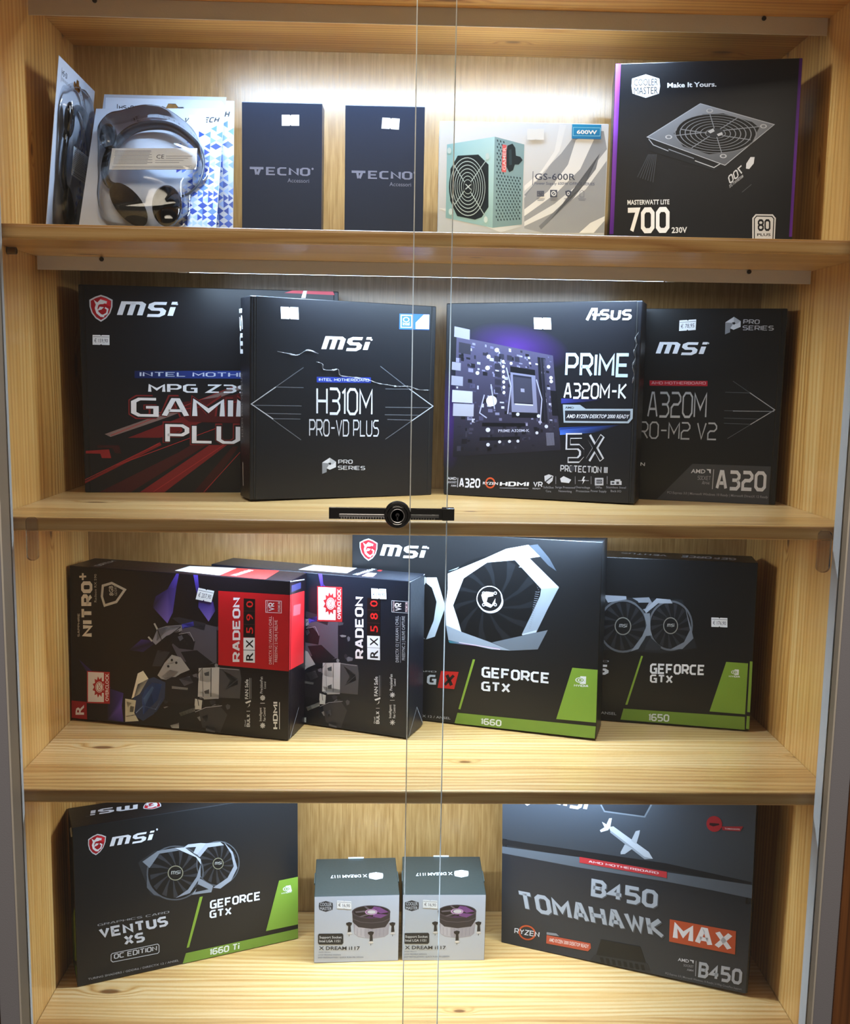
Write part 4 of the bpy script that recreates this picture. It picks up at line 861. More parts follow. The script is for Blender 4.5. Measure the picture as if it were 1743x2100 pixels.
art('asus', 'board_picture', 'printed picture of a bare circuit board', 'front', [
 ('q','48435a 48435a 24222c 17171d',[-119.0,223.1,18.2,196.6,33.1,68.9,-121.3,53.9]),
 ('p','45425a',[-47.0,136.0,-43.2,135.8,-43.0,132.2,-46.8,132.3]),
 ('P','63607c',[-32.0,184.0,-28.5,183.5,-28.2,180.0,-31.7,180.4]),
 ('P','a19eb8',[-87.9,155.0,-85.4,154.8,-85.3,149.7,-87.8,149.9]),
 ('P','17161c',[-20.3,199.2,-15.2,198.3,-14.9,194.8,-20.0,195.7]),
 ('P','7d7a94',[-28.7,186.9,-23.9,186.1,-23.8,184.6,-28.6,185.3]),
 ('P','24222c',[-114.1,85.8,-107.1,86.1,-107.1,82.6,-114.1,82.2]),
 ('P','a19eb8',[-31.4,182.6,-27.3,182.0,-27.1,178.9,-31.2,179.5]),
 ('P','24222c',[-70.9,68.1,-65.2,68.6,-65.1,65.3,-70.8,64.8]),
 ('P','7d7a94',[-81.4,177.0,-76.7,176.4,-76.7,174.5,-81.4,175.1]),
 ('P','7d7a94',[-101.0,179.1,-94.0,178.2,-93.9,173.1,-101.0,173.9]),
 ('P','7d7a94',[-119.3,193.3,-114.5,192.7,-114.6,186.9,-119.4,187.5]),
 ('P','bdbad0',[-57.8,202.2,-55.3,201.7,-55.1,197.9,-57.7,198.3]),
 ('P','7d7a94',[-65.2,172.0,-58.9,171.3,-58.7,166.8,-65.0,167.5]),
 ('P','7d7a94',[-99.3,185.3,-97.2,185.0,-97.2,181.6,-99.3,181.8]),
 ('P','a19eb8',[-41.2,118.3,-37.5,118.2,-37.3,115.9,-41.1,116.0]),
 ('P','bdbad0',[-14.9,187.9,-12.0,187.4,-11.8,184.8,-14.7,185.2]),
 ('P','45425a',[11.9,197.8,16.3,196.9,16.7,193.2,12.3,194.0]),
 ('P','17161c',[-67.3,86.9,-64.3,87.1,-64.1,80.6,-67.0,80.5]),
 ('P','17161c',[-112.0,201.4,-108.5,200.8,-108.5,196.1,-112.1,196.6]),
 ('P','7d7a94',[-66.4,174.2,-64.2,173.9,-64.1,171.6,-66.3,171.9]),
 ('P','24222c',[-27.3,203.6,-24.4,203.0,-24.2,200.2,-27.1,200.7]),
 ('P','63607c',[14.8,142.2,16.6,142.1,16.9,139.4,15.1,139.5]),
 ('P','bdbad0',[-80.6,130.0,-77.6,129.8,-77.5,124.9,-80.5,125.0]),
 ('P','17161c',[9.1,176.6,13.4,176.0,13.8,172.7,9.5,173.3]),
 ('P','7d7a94',[-54.4,197.7,-50.5,197.0,-50.3,194.7,-54.3,195.4]),
 ('P','34323f',[-49.1,84.6,-45.8,84.8,-45.7,82.4,-48.9,82.2]),
 ('P','a19eb8',[-16.9,195.5,-13.6,194.9,-13.3,191.4,-16.6,191.9]),
 ('P','a19eb8',[-29.4,197.0,-24.3,196.1,-24.1,194.2,-29.2,195.0]),
 ('P','17161c',[-116.6,184.2,-113.0,183.8,-113.0,182.0,-116.6,182.5]),
 ('P','a19eb8',[-72.4,141.5,-70.0,141.3,-70.0,139.2,-72.4,139.3]),
 ('P','bdbad0',[-48.9,167.5,-44.2,167.0,-44.0,163.3,-48.7,163.7]),
 ('P','7d7a94',[-95.9,214.0,-91.6,213.2,-91.6,210.4,-95.9,211.2]),
 ('P','63607c',[-70.1,209.4,-65.4,208.5,-65.3,205.4,-70.0,206.2]),
 ('P','63607c',[13.8,189.3,16.3,188.9,16.4,187.6,13.9,188.0]),
 ('P','a19eb8',[15.7,110.3,19.9,110.3,20.4,105.5,16.2,105.4]),
 ('P','7d7a94',[-60.9,118.1,-54.9,118.1,-54.7,114.6,-60.8,114.7]),
 ('P','24222c',[0.4,93.0,4.3,93.1,4.6,90.1,0.7,89.9]),
 ('P','24222c',[-105.7,126.2,-98.6,126.0,-98.6,120.9,-105.7,121.0]),
 ('P','63607c',[-55.1,110.6,-51.1,110.6,-50.9,107.0,-54.9,106.9]),
 ('P','7d7a94',[-40.4,169.2,-36.7,168.8,-36.6,166.5,-40.2,167.0]),
 ('P','3c394a',[-21.4,83.7,-16.0,84.0,-15.7,80.9,-21.2,80.5]),
 ('P','63607c',[-94.7,130.3,-91.7,130.1,-91.6,124.3,-94.7,124.4]),
 ('P','bdbad0',[5.4,161.9,7.7,161.7,8.1,158.2,5.8,158.4]),
 ('P','a19eb8',[0.6,107.9,5.4,108.0,5.7,105.0,0.9,105.0]),
 ('P','45425a',[-96.1,148.1,-89.3,147.7,-89.3,145.9,-96.1,146.3]),
 ('P','17161c',[-108.8,68.2,-105.7,68.5,-105.7,64.1,-108.8,63.8]),
 ('P','34323f',[15.8,97.9,19.4,98.0,19.8,94.7,16.2,94.6]),
 ('P','34323f',[-65.7,94.3,-62.1,94.4,-61.9,88.9,-65.5,88.8]),
 ('P','bdbad0',[-72.7,130.1,-67.3,129.9,-67.1,125.8,-72.6,126.0]),
 ('P','24222c',[-67.0,101.8,-61.8,101.9,-61.7,98.4,-66.8,98.3]),
 ('P','24222c',[-86.5,105.1,-83.1,105.1,-83.1,102.8,-86.5,102.7]),
 ('P','17161c',[-111.7,128.0,-108.8,127.9,-108.8,123.7,-111.7,123.7]),
 ('P','45425a',[-106.0,193.1,-101.4,192.5,-101.4,190.2,-106.0,190.9]),
 ('P','bdbad0',[-118.0,153.4,-115.5,153.2,-115.5,150.5,-118.0,150.7]),
 ('P','45425a',[13.7,140.3,15.6,140.1,16.1,135.8,14.1,135.9]),
 ('P','34323f',[-50.7,86.5,-48.2,86.6,-48.0,82.9,-50.5,82.7]),
 ('P','34323f',[-20.1,85.3,-16.1,85.6,-15.8,81.2,-19.7,80.9]),
 ('P','3c394a',[-37.8,98.1,-34.0,98.2,-33.7,93.8,-37.6,93.7]),
 ('P','45425a',[-84.1,112.7,-77.9,112.6,-77.8,106.7,-84.0,106.6]),
 ('P','17161c',[-98.5,185.8,-91.4,184.8,-91.3,179.2,-98.4,180.1]),
 ('P','3c394a',[-33.3,102.5,-30.4,102.5,-30.1,97.9,-33.0,97.8]),
 ('P','7d7a94',[-117.2,148.2,-112.4,147.9,-112.4,143.7,-117.2,144.0]),
 ('P','24222c',[-115.3,98.0,-110.4,98.1,-110.4,96.1,-115.3,96.0]),
 ('P','a19eb8',[-34.7,117.6,-31.0,117.5,-30.6,111.8,-34.4,111.8]),
 ('P','bdbad0',[8.8,138.4,12.6,138.2,13.1,133.4,9.3,133.6]),
 ('P','24222c',[-38.1,78.3,-32.9,78.7,-32.7,75.1,-37.9,74.7]),
 ('P','17161c',[-29.9,96.6,-25.9,96.7,-25.6,91.5,-29.6,91.4]),
 ('P','17161c',[-55.5,93.7,-52.1,93.8,-52.0,91.5,-55.4,91.4]),
 ('P','7d7a94',[-41.9,156.1,-38.0,155.7,-37.8,151.9,-41.6,152.2]),
 ('P','34323f',[-115.7,69.7,-110.0,70.1,-110.0,63.0,-115.8,62.5]),
 ('P','a19eb8',[-98.8,206.6,-96.5,206.2,-96.4,202.6,-98.8,203.0]),
 ('P','34323f',[-49.7,76.4,-46.5,76.6,-46.4,72.7,-49.5,72.5]),
 ('P','45425a',[-97.7,157.7,-90.7,157.1,-90.6,151.5,-97.7,152.0]),
 ('P','17161c',[-40.6,194.8,-36.4,194.1,-36.1,189.4,-40.3,190.0]),
 ('P','7d7a94',[-96.9,103.3,-94.5,103.4,-94.5,100.9,-96.9,100.8]),
 ('P','bdbad0',[-117.4,182.1,-113.3,181.6,-113.3,177.3,-117.5,177.8]),
 ('P','7d7a94',[-101.3,111.3,-94.4,111.3,-94.3,106.6,-101.3,106.5]),
 ('P','17161c',[-10.5,115.2,-8.8,115.2,-8.5,111.2,-10.2,111.2]),
 ('P','17161c',[-32.4,91.7,-28.4,91.8,-28.0,86.5,-32.1,86.3]),
 ('P','17161c',[-22.5,93.1,-17.0,93.3,-16.7,89.1,-22.2,88.8]),
 ('P','63607c',[-64.3,189.3,-61.1,188.8,-60.8,183.8,-64.1,184.3]),
 ('P','24222c',[-81.0,67.2,-78.1,67.4,-78.1,64.5,-81.0,64.2]),
 ('P','34323f',[-102.7,94.4,-97.3,94.5,-97.3,89.2,-102.7,89.0]),
 ('P','45425a',[-85.1,127.4,-82.9,127.3,-82.9,124.8,-85.0,124.9]),
 ('P','3c394a',[-12.6,85.5,-10.5,85.6,-10.2,82.0,-12.3,81.8]),
 ('P','7d7a94',[-19.8,181.7,-16.5,181.2,-16.4,179.8,-19.7,180.3]),
 ('P','a19eb8',[8.8,142.9,10.9,142.8,11.1,140.8,9.0,140.9]),
 ('P','24222c',[8.1,75.5,11.7,75.8,11.9,73.7,8.3,73.4]),
 ('P','7d7a94',[-21.4,195.2,-18.7,194.8,-18.5,191.9,-21.2,192.3]),
 ('P','63607c',[-39.3,153.3,-36.1,153.0,-35.8,149.1,-39.1,149.3]),
 ('P','17161c',[-112.3,193.7,-107.7,193.0,-107.7,188.4,-112.3,189.0]),
 ('P','a19eb8',[-56.0,186.2,-53.9,185.9,-53.7,181.5,-55.8,181.8]),
 ('P','45425a',[-68.2,202.5,-63.2,201.6,-63.0,197.0,-68.0,197.8]),
 ('P','3c394a',[21.8,101.5,24.1,101.6,24.3,99.8,22.0,99.7]),
 ('P','17161c',[-13.3,184.2,-11.3,183.9,-11.1,181.5,-13.1,181.7]),
 ('P','a19eb8',[-52.5,187.5,-47.7,186.8,-47.6,185.1,-52.4,185.8]),
 ('P','7d7a94',[-63.6,149.9,-57.7,149.4,-57.4,143.8,-63.4,144.2]),
 ('P','24222c',[3.3,194.0,7.9,193.2,8.2,189.8,3.7,190.6]),
 ('P','63607c',[-63.2,122.0,-60.4,121.9,-60.3,120.0,-63.1,120.1]),
 ('P','a19eb8',[-38.9,144.1,-34.2,143.8,-33.9,139.3,-38.6,139.6]),
 ('P','63607c',[11.2,195.5,12.8,195.2,13.0,193.3,11.4,193.6]),
 ('P','45425a',[-48.6,143.8,-46.0,143.6,-45.8,140.6,-48.5,140.7]),
 ('P','24222c',[-102.6,185.1,-97.6,184.4,-97.6,180.8,-102.6,181.4]),
 ('P','7d7a94',[16.8,131.8,20.3,131.6,20.8,127.3,17.2,127.5]),
 ('P','45425a',[-106.4,132.9,-98.9,132.6,-98.9,129.2,-106.4,129.4]),
 ('P','a19eb8',[11.3,154.3,15.5,153.9,15.9,150.7,11.6,151.1]),
 ('P','17161c',[-43.2,172.9,-39.1,172.4,-38.9,169.6,-43.1,170.1]),
 ('P','63607c',[-71.3,122.9,-64.8,122.7,-64.6,118.2,-71.1,118.3]),
 ('P','45425a',[-14.1,199.8,-11.8,199.3,-11.6,198.0,-14.0,198.4]),
 ('P','17161c',[-92.2,107.4,-89.8,107.4,-89.7,104.2,-92.2,104.2]),
 ('P','bdbad0',[-54.7,133.2,-48.6,132.9,-48.5,131.1,-54.6,131.4]),
 ('P','17161c',[8.2,149.3,10.5,149.1,10.9,145.1,8.6,145.3]),
 ('P','45425a',[-111.4,208.0,-105.5,207.0,-105.5,203.7,-111.4,204.6]),
 ('P','24222c',[21.5,100.0,23.1,100.0,23.4,97.0,21.9,97.0]),
 ('P','3c394a',[-98.9,89.6,-93.7,89.8,-93.6,87.4,-98.9,87.2]),
 ('P','17161c',[-47.6,120.5,-43.1,120.4,-42.8,116.1,-47.4,116.2]),
 ('P','17161c',[-5.9,99.5,-0.7,99.6,-0.3,95.2,-5.5,95.0]),
 ('P','24222c',[-80.6,200.8,-75.0,199.8,-74.9,196.0,-80.5,196.9]),
 ('P','bdbad0',[-62.1,177.0,-57.1,176.3,-56.9,172.2,-62.0,172.8]),
 ('P','a19eb8',[-87.7,179.2,-84.7,178.8,-84.7,176.3,-87.6,176.7]),
 ('P','24222c',[23.1,86.8,26.6,87.0,26.8,85.6,23.2,85.4]),
 ('P','7d7a94',[-77.7,211.7,-75.4,211.2,-75.3,207.8,-77.7,208.2]),
 ('P','bdbad0',[-106.9,208.9,-104.0,208.4,-104.0,206.0,-106.9,206.5]),
 ('P','24222c',[17.2,142.0,19.2,141.9,19.5,139.4,17.5,139.5]),
 ('P','24222c',[-5.5,96.3,-0.9,96.4,-0.6,93.1,-5.2,92.9]),
 ('P','17161c',[3.9,96.6,7.0,96.7,7.5,92.3,4.3,92.1]),
 ('P','a19eb8',[-58.4,192.4,-53.8,191.6,-53.6,186.5,-58.2,187.2]),
 ('P','bdbad0',[-65.7,138.5,-59.9,138.2,-59.8,135.9,-65.6,136.2]),
 ('P','63607c',[-47.4,168.2,-45.3,168.0,-45.1,164.4,-47.2,164.6]),
 ('P','24222c',[-41.5,117.8,-36.1,117.8,-36.0,116.2,-41.4,116.3]),
 ('P','24222c',[-66.2,82.8,-60.7,83.1,-60.5,79.1,-66.0,78.7]),
 ('P','bdbad0',[3.0,174.9,6.9,174.4,7.2,171.9,3.3,172.4]),
 ('P','63607c',[-99.1,114.8,-93.6,114.7,-93.6,108.7,-99.1,108.7]),
 ('P','34323f',[-32.4,72.0,-29.2,72.3,-28.9,68.8,-32.1,68.6]),
 ('P','17161c',[17.7,89.4,19.4,89.5,19.9,84.8,18.2,84.7]),
 ('P','63607c',[-115.9,120.3,-111.3,120.2,-111.3,117.5,-115.9,117.6]),
 ('P','17161c',[-29.5,101.6,-24.3,101.7,-24.0,97.8,-29.3,97.6]),
 ('P','45425a',[-88.8,106.7,-85.2,106.8,-85.1,105.0,-88.8,104.9]),
 ('P','63607c',[-38.4,137.7,-35.4,137.5,-35.3,136.0,-38.3,136.1]),
 ('P','24222c',[-75.4,201.0,-73.1,200.6,-73.0,196.8,-75.3,197.1]),
 ('P','bdbad0',[-94.4,108.8,-90.0,108.8,-89.9,103.7,-94.4,103.7]),
 ('P','3c394a',[-39.0,84.7,-33.8,85.0,-33.6,81.6,-38.8,81.3]),
 ('P','17161c',[-61.4,73.7,-57.0,74.0,-56.8,69.8,-61.3,69.4]),
 ('P','7d7a94',[-10.0,114.3,-6.9,114.3,-6.5,109.5,-9.6,109.5]),
 ('P','34323f',[-15.3,93.8,-10.3,94.0,-9.8,88.7,-14.9,88.5]),
 ('P','63607c',[16.7,122.7,19.4,122.7,19.5,121.3,16.9,121.4]),
 ('P','17161c',[-100.3,78.8,-96.6,79.0,-96.6,76.4,-100.3,76.1]),
 ('P','24222c',[-21.2,117.7,-18.7,117.7,-18.5,114.5,-20.9,114.5]),
 ('P','24222c',[-68.8,73.0,-64.3,73.3,-64.1,68.0,-68.6,67.6]),
 ('P','a19eb8',[-70.8,193.7,-64.8,192.7,-64.6,188.4,-70.6,189.3]),
 ('P','45425a',[-116.8,151.9,-114.4,151.8,-114.4,149.6,-116.9,149.8]),
 ('P','a19eb8',[-88.7,187.9,-83.7,187.2,-83.7,183.8,-88.6,184.5]),
 ('P','24222c',[-40.1,151.8,-36.7,151.5,-36.4,146.4,-39.8,146.7]),
 ('P','45425a',[14.3,124.5,17.6,124.4,18.1,119.9,14.8,120.0]),
 ('P','24222c',[-43.7,157.4,-39.2,156.9,-38.9,152.5,-43.4,152.9]),
 ('P','34323f',[-103.5,89.2,-100.9,89.2,-100.9,82.7,-103.5,82.5]),
 ('P','17161c',[-71.5,69.3,-64.9,69.9,-64.7,63.8,-71.4,63.2]),
 ('P','a19eb8',[8.5,146.8,12.3,146.5,12.7,143.0,8.8,143.3]),
 ('P','24222c',[-93.1,196.9,-90.4,196.5,-90.3,191.4,-93.0,191.8]),
 ('P','bdbad0',[-5.9,186.4,-1.0,185.6,-0.8,183.5,-5.7,184.2]),
 ('P','45425a',[-39.0,189.3,-36.6,188.9,-36.5,186.9,-38.9,187.2]),
 ('P','a19eb8',[6.0,182.4,7.6,182.2,7.8,180.1,6.2,180.3]),
 ('P','17161c',[-17.0,192.2,-13.0,191.5,-12.9,190.0,-16.9,190.6]),
 ('P','a19eb8',[-43.7,206.3,-40.4,205.6,-40.1,201.1,-43.4,201.7]),
 ('P','17161c',[-103.8,95.3,-101.3,95.4,-101.3,91.5,-103.8,91.5]),
 ('P','3c394a',[-37.9,78.8,-34.7,79.0,-34.5,75.5,-37.7,75.3]),
 ('P','24222c',[-28.6,71.6,-25.3,71.8,-25.0,67.1,-28.3,66.8]),
 ('P','17161c',[-101.3,163.9,-95.2,163.4,-95.2,158.4,-101.3,158.9]),
 ('P','45425a',[-98.5,156.0,-94.4,155.7,-94.4,151.0,-98.5,151.3]),
 ('P','17161c',[-79.3,136.9,-73.4,136.6,-73.3,131.3,-79.2,131.5]),
 ('P','63607c',[5.0,112.7,7.0,112.7,7.4,108.8,5.4,108.8]),
 ('P','24222c',[16.0,108.7,20.0,108.7,20.4,105.2,16.4,105.1]),
 ('P','17161c',[-104.5,194.2,-98.6,193.4,-98.6,190.5,-104.5,191.4]),
 ('P','bdbad0',[14.3,132.5,17.9,132.4,18.2,129.4,14.6,129.6]),
 ('P','63607c',[-59.8,198.8,-57.6,198.5,-57.4,194.6,-59.6,194.9]),
 ('P','17161c',[-17.2,182.4,-15.5,182.2,-15.3,179.2,-16.9,179.5]),
 ('P','7d7a94',[-18.5,192.0,-16.4,191.7,-16.3,190.0,-18.3,190.3]),
 ('P','45425a',[-56.6,202.0,-53.0,201.4,-52.8,198.1,-56.4,198.7]),
 ('P','45425a',[-18.7,106.1,-14.3,106.1,-14.0,102.7,-18.5,102.6]),
 ('P','bdbad0',[12.5,125.0,15.3,125.0,15.7,121.0,12.9,121.1]),
 ('P','24222c',[21.5,103.5,23.7,103.5,24.0,101.5,21.7,101.4]),
 ('P','63607c',[-69.0,154.2,-65.3,153.9,-65.2,150.3,-68.9,150.6]),
 ('P','17161c',[-0.3,98.3,2.2,98.3,2.5,94.7,0.0,94.6]),
 ('P','63607c',[-71.2,183.2,-67.0,182.7,-66.9,180.7,-71.1,181.2]),
 ('P','17161c',[-7.7,74.8,-3.8,75.1,-3.7,73.4,-7.6,73.1]),
 ('P','a19eb8',[-17.0,104.7,-14.4,104.8,-14.1,100.9,-16.7,100.8]),
 ('P','17161c',[9.9,157.4,14.3,156.9,14.6,154.1,10.2,154.5]),
 ('P','17161c',[-108.8,79.8,-101.2,80.2,-101.2,73.3,-108.9,72.8]),
 ('P','3c394a',[-98.1,95.8,-92.0,95.9,-92.0,92.4,-98.0,92.2]),
 ('P','45425a',[-90.9,132.3,-88.4,132.2,-88.4,130.4,-90.9,130.5]),
 ('P','17161c',[-87.7,68.7,-83.8,69.0,-83.7,63.7,-87.6,63.4]),
 ('P','24222c',[-25.7,100.7,-23.3,100.8,-23.1,97.5,-25.4,97.4]),
 ('P','7d7a94',[-114.0,144.4,-108.6,144.1,-108.6,141.6,-114.1,141.9]),
 ('P','63607c',[-40.1,175.2,-34.6,174.5,-34.5,172.9,-40.0,173.6]),
 ('P','45425a',[-2.2,112.4,-0.1,112.4,0.4,107.2,-1.7,107.1]),
 ('P','bdbad0',[-52.4,127.0,-48.0,126.9,-47.9,123.6,-52.3,123.7]),
 ('P','34323f',[-70.9,86.1,-64.6,86.4,-64.4,80.6,-70.7,80.2]),
 ('P','63607c',[-54.0,154.0,-51.7,153.8,-51.5,148.5,-53.8,148.7]),
 ('P','17161c',[-65.1,142.5,-58.9,142.2,-58.8,139.3,-65.0,139.6]),
 ('P','17161c',[-110.3,112.2,-103.9,112.1,-103.9,107.5,-110.4,107.5]),
 ('P','7d7a94',[-32.2,198.0,-27.3,197.2,-27.2,195.1,-32.0,195.9]),
 ('P','34323f',[11.7,78.3,15.7,78.6,16.1,74.9,12.1,74.6]),
 ('P','17161c',[-79.9,174.4,-73.4,173.6,-73.3,168.5,-79.8,169.2]),
 ('P','45425a',[22.5,111.1,26.1,111.1,26.7,106.5,23.0,106.5]),
 ('P','17161c',[-49.7,100.0,-44.8,100.1,-44.7,96.6,-49.5,96.5]),
 ('P','63607c',[-98.7,209.5,-92.7,208.5,-92.7,206.6,-98.7,207.6]),
 ('P','24222c',[-31.7,78.5,-28.6,78.7,-28.3,73.8,-31.4,73.6]),
 ('P','17161c',[-115.2,198.2,-108.2,197.1,-108.2,192.2,-115.2,193.2]),
 ('p','8d8a98',[-122.4,236.8,-99.9,232.0,-99.9,218.0,-122.6,222.4]),
 ('P','8a8794',[-125.1,187.8,-112.1,186.1,-112.2,175.2,-125.3,176.7]),
 ('P','8f8c98',[-125.5,168.6,-108.6,166.9,-108.6,154.1,-125.7,155.4]),
 ('p','b4b2bc',[-123.9,148.6,-94.2,146.7,-94.0,130.4,-124.2,131.5]),
 ('P','a3a1ac',[-122.2,129.7,-92.2,128.7,-92.1,112.0,-122.5,112.1]),
 ('P','2b2933',[-115.5,215.2,-98.2,212.0,-98.1,197.6,-115.6,200.3]),
 ('p','2a2834',[-63.8,196.4,-55.0,194.9,-54.7,187.5,-63.5,188.8]),
 ('P','2a2834',[-63.4,186.0,-54.5,184.7,-54.2,177.1,-63.1,178.2]),
 ('P','2a2834',[-63.0,175.4,-54.0,174.3,-53.7,166.5,-62.7,167.5]),
 ('P','2a2834',[-62.6,164.6,-53.5,163.6,-53.2,155.7,-62.3,156.5]),
 ('P','2a2834',[-62.2,153.5,-53.0,152.8,-52.6,144.7,-61.9,145.3]),
 ('P','2a2834',[-57.4,199.3,-50.2,198.1,-49.8,190.8,-57.0,191.9]),
 ('P','2a2834',[-46.0,197.4,-39.1,196.2,-38.7,189.0,-45.6,190.1]),
 ('P','2a2834',[-35.1,195.5,-28.5,194.4,-28.0,187.4,-34.6,188.4]),
 ('p','7c7a90',[-41.0,182.1,-6.2,177.2,-0.6,116.0,-37.1,116.4]),
 ('p','262532',[-36.9,170.8,-10.8,167.7,-7.5,130.1,-34.4,131.2]),
 ('p','3a3947',[-36.0,168.0,-11.1,165.1,-8.3,131.5,-33.8,132.7]),
 ('p','0f0f14',[-41.0,182.1,-6.2,177.2,-5.5,169.6,-40.5,174.0]),
 ('P','14141a',[-37.2,119.4,-0.8,118.8,-0.2,111.8,-36.8,111.9]),
 ('P','8f8da0',[-25.5,151.9,-20.2,151.5,-19.8,146.7,-25.1,147.1]),
 ('P','c9c7d2',[-33.0,131.2,-7.5,130.1,-7.3,128.4,-32.8,129.4]),
 ('p','15151b',[-3.2,194.9,0.8,194.1,9.6,106.2,5.3,106.1]),
 ('P','1d1c25',[1.4,194.0,4.8,193.4,14.0,104.8,10.4,104.8]),
 ('P','3b3948',[5.2,192.2,7.5,191.8,16.4,107.6,14.0,107.6]),
 ('P','14141a',[16.1,149.7,24.9,148.9,28.8,115.7,19.8,115.8]),
 ('p','0e0e13',[-79.5,103.6,-17.9,104.4,-17.6,99.9,-79.4,98.5]),
 ('P','101015',[-82.6,82.9,-25.0,85.8,-24.7,81.9,-82.5,78.4]),
 ('p','6a6878',[11.6,92.0,22.4,92.4,24.2,75.4,13.4,74.5]),
 ('p','4a4856',[12.3,91.3,12.9,91.3,14.6,75.4,13.9,75.3]),
 ('P','4a4856',[14.0,91.4,14.6,91.4,16.3,75.5,15.7,75.4]),
 ('P','4a4856',[15.7,91.4,16.3,91.5,18.0,75.6,17.4,75.6]),
 ('P','4a4856',[17.4,91.5,18.0,91.5,19.6,75.8,19.0,75.7]),
 ('P','4a4856',[19.0,91.6,19.6,91.6,21.3,75.9,20.7,75.8]),
 ('P','4a4856',[20.7,91.7,21.3,91.7,23.0,76.0,22.4,76.0]),
 ('e','dedde6',[-51.1,188.3,-49.1,188.3,-51.2,190.5]),
 ('E','dedde6',[-50.8,181.4,-48.8,181.5,-50.8,183.7]),
 ('E','dedde6',[-50.4,174.5,-48.4,174.5,-50.5,176.8]),
 ('E','dedde6',[-50.1,167.5,-48.1,167.5,-50.1,169.8]),
 ('E','dedde6',[-49.7,160.4,-47.7,160.4,-49.8,162.7]),
 ('E','dedde6',[-49.3,153.2,-47.4,153.2,-49.4,155.5]),
 ('E','dedde6',[-49.0,145.9,-47.0,146.0,-49.0,148.2]),
 ('E','c9c8d4',[-72.1,194.9,-69.2,195.0,-72.2,197.7]),
 ('E','c9c8d4',[-73.2,179.5,-69.9,179.6,-73.3,182.6]),
 ('E','c9c8d4',[-87.6,172.4,-84.9,172.5,-87.7,175.0]),
 ('E','c9c8d4',[-60.5,203.9,-57.4,203.9,-60.5,206.8]),
 ('E','c9c8d4',[-39.8,185.9,-37.7,185.9,-39.9,188.0]),
 ('E','c9c8d4',[12.6,181.6,15.0,181.6,12.5,184.0]),
 ('E','c9c8d4',[16.4,166.8,18.8,166.8,16.3,169.2]),
 ('E','c9c8d4',[16.9,161.9,19.3,161.9,16.8,164.3]),
 ('E','c9c8d4',[-28.5,116.3,-26.0,116.4,-28.5,118.7]),
 ('E','c9c8d4',[0.8,114.6,3.3,114.6,0.7,117.0]),
 ('E','c9c8d4',[-70.7,93.7,-67.4,93.8,-70.7,96.8]),
 ('E','c9c8d4',[-70.1,73.1,-67.5,73.2,-70.1,75.6]),
 ('E','c9c8d4',[-53.5,77.6,-51.3,77.7,-53.5,79.7]),
 ('E','c9c8d4',[-39.4,78.5,-37.2,78.6,-39.4,80.6]),
 ('E','c9c8d4',[-27.4,79.3,-25.3,79.4,-27.5,81.4]),
 ('E','c9c8d4',[-0.9,91.5,1.2,91.5,-0.9,93.6]),
 ('E','c9c8d4',[12.0,100.6,14.4,100.6,11.9,103.0]),
 ('e','eeeef4',[-66.5,134.0,-58.9,134.1,-66.7,141.3]),
 ('t','b9b8c8','PRIME A320M-K',[-55.7,90.9,-11.5,92.6,-55.9,95.0],'b3'),
 ('l','a5a3b8',1.6,[-77.0,142.4,-83.3,117.0,-72.8,110.3],0),
 ('l','a5a3b8',1.59,[-67.8,157.0,-61.8,123.0],0),
 ('l','a5a3b8',1.56,[-3.8,164.3,4.7,137.6,3.1,103.2],0),
 ('l','a5a3b8',1.58,[-46.4,180.2,-39.3,154.5,-43.0,116.5],0),
])
art('asus', 'brand_lettering', None, 'front', [
 ('l','f6f6f8',3.68,[62.8,243.7,69.6,257.8,76.6,257.7],0),
 ('t','f6f6f8','SUS',[78.8,243.9,121.1,243.2,80.3,257.7],'s24'),
 ('l','f6f6f8',3.99,[75.0,257.3,72.4,243.9],0),
 ('L','f6f6f8',3.0,[69.8,250.7,80.2,250.6],0),
])
art('asus', 'title_lettering', None, 'front', [
 ('t','c3d6e4','PRIME',[35.5,168.6,119.5,168.5,35.9,200.3],'s16'),
 ('t','e6e8ee','A320M-K',[34.4,138.8,118.5,139.2,34.7,160.3],'s16'),
])
art('asus', 'processor_badge', 'silver framed processor badge', 'front', [
 ('p','a4afb8',[33.9,130.9,57.3,131.0,65.2,125.8,128.1,127.0,128.3,114.0,123.1,107.6,35.8,106.4]),
 ('p','23242b',[37.0,122.8,124.9,124.3,125.0,114.8,121.3,110.2,37.8,108.9]),
 ('t','1c1e24','AMD',[37.2,125.6,49.3,125.5,37.1,128.6],'b4'),
 ('t','e8e8ee','AMD RYZEN DESKTOP 2000 READY',[39.4,112.7,122.8,114.2,40.6,118.1],'b4'),
])
art('asus', 'protection_badge', None, 'front', [
 ('t','c9c9ce','5X',[39.6,51.6,92.4,53.6,39.3,92.3],'s24'),
 ('t','15161b','5X',[42.0,53.7,90.3,55.5,41.5,90.3],'s14'),
 ('t','c3c3c8','PROTECTION III',[33.2,39.2,97.7,39.4,33.2,48.6],'s20'),
 ('p','3a3b42',[45.6,47.3,49.8,48.5,52.9,47.3,52.4,42.1,49.4,39.2,46.5,42.2]),
])
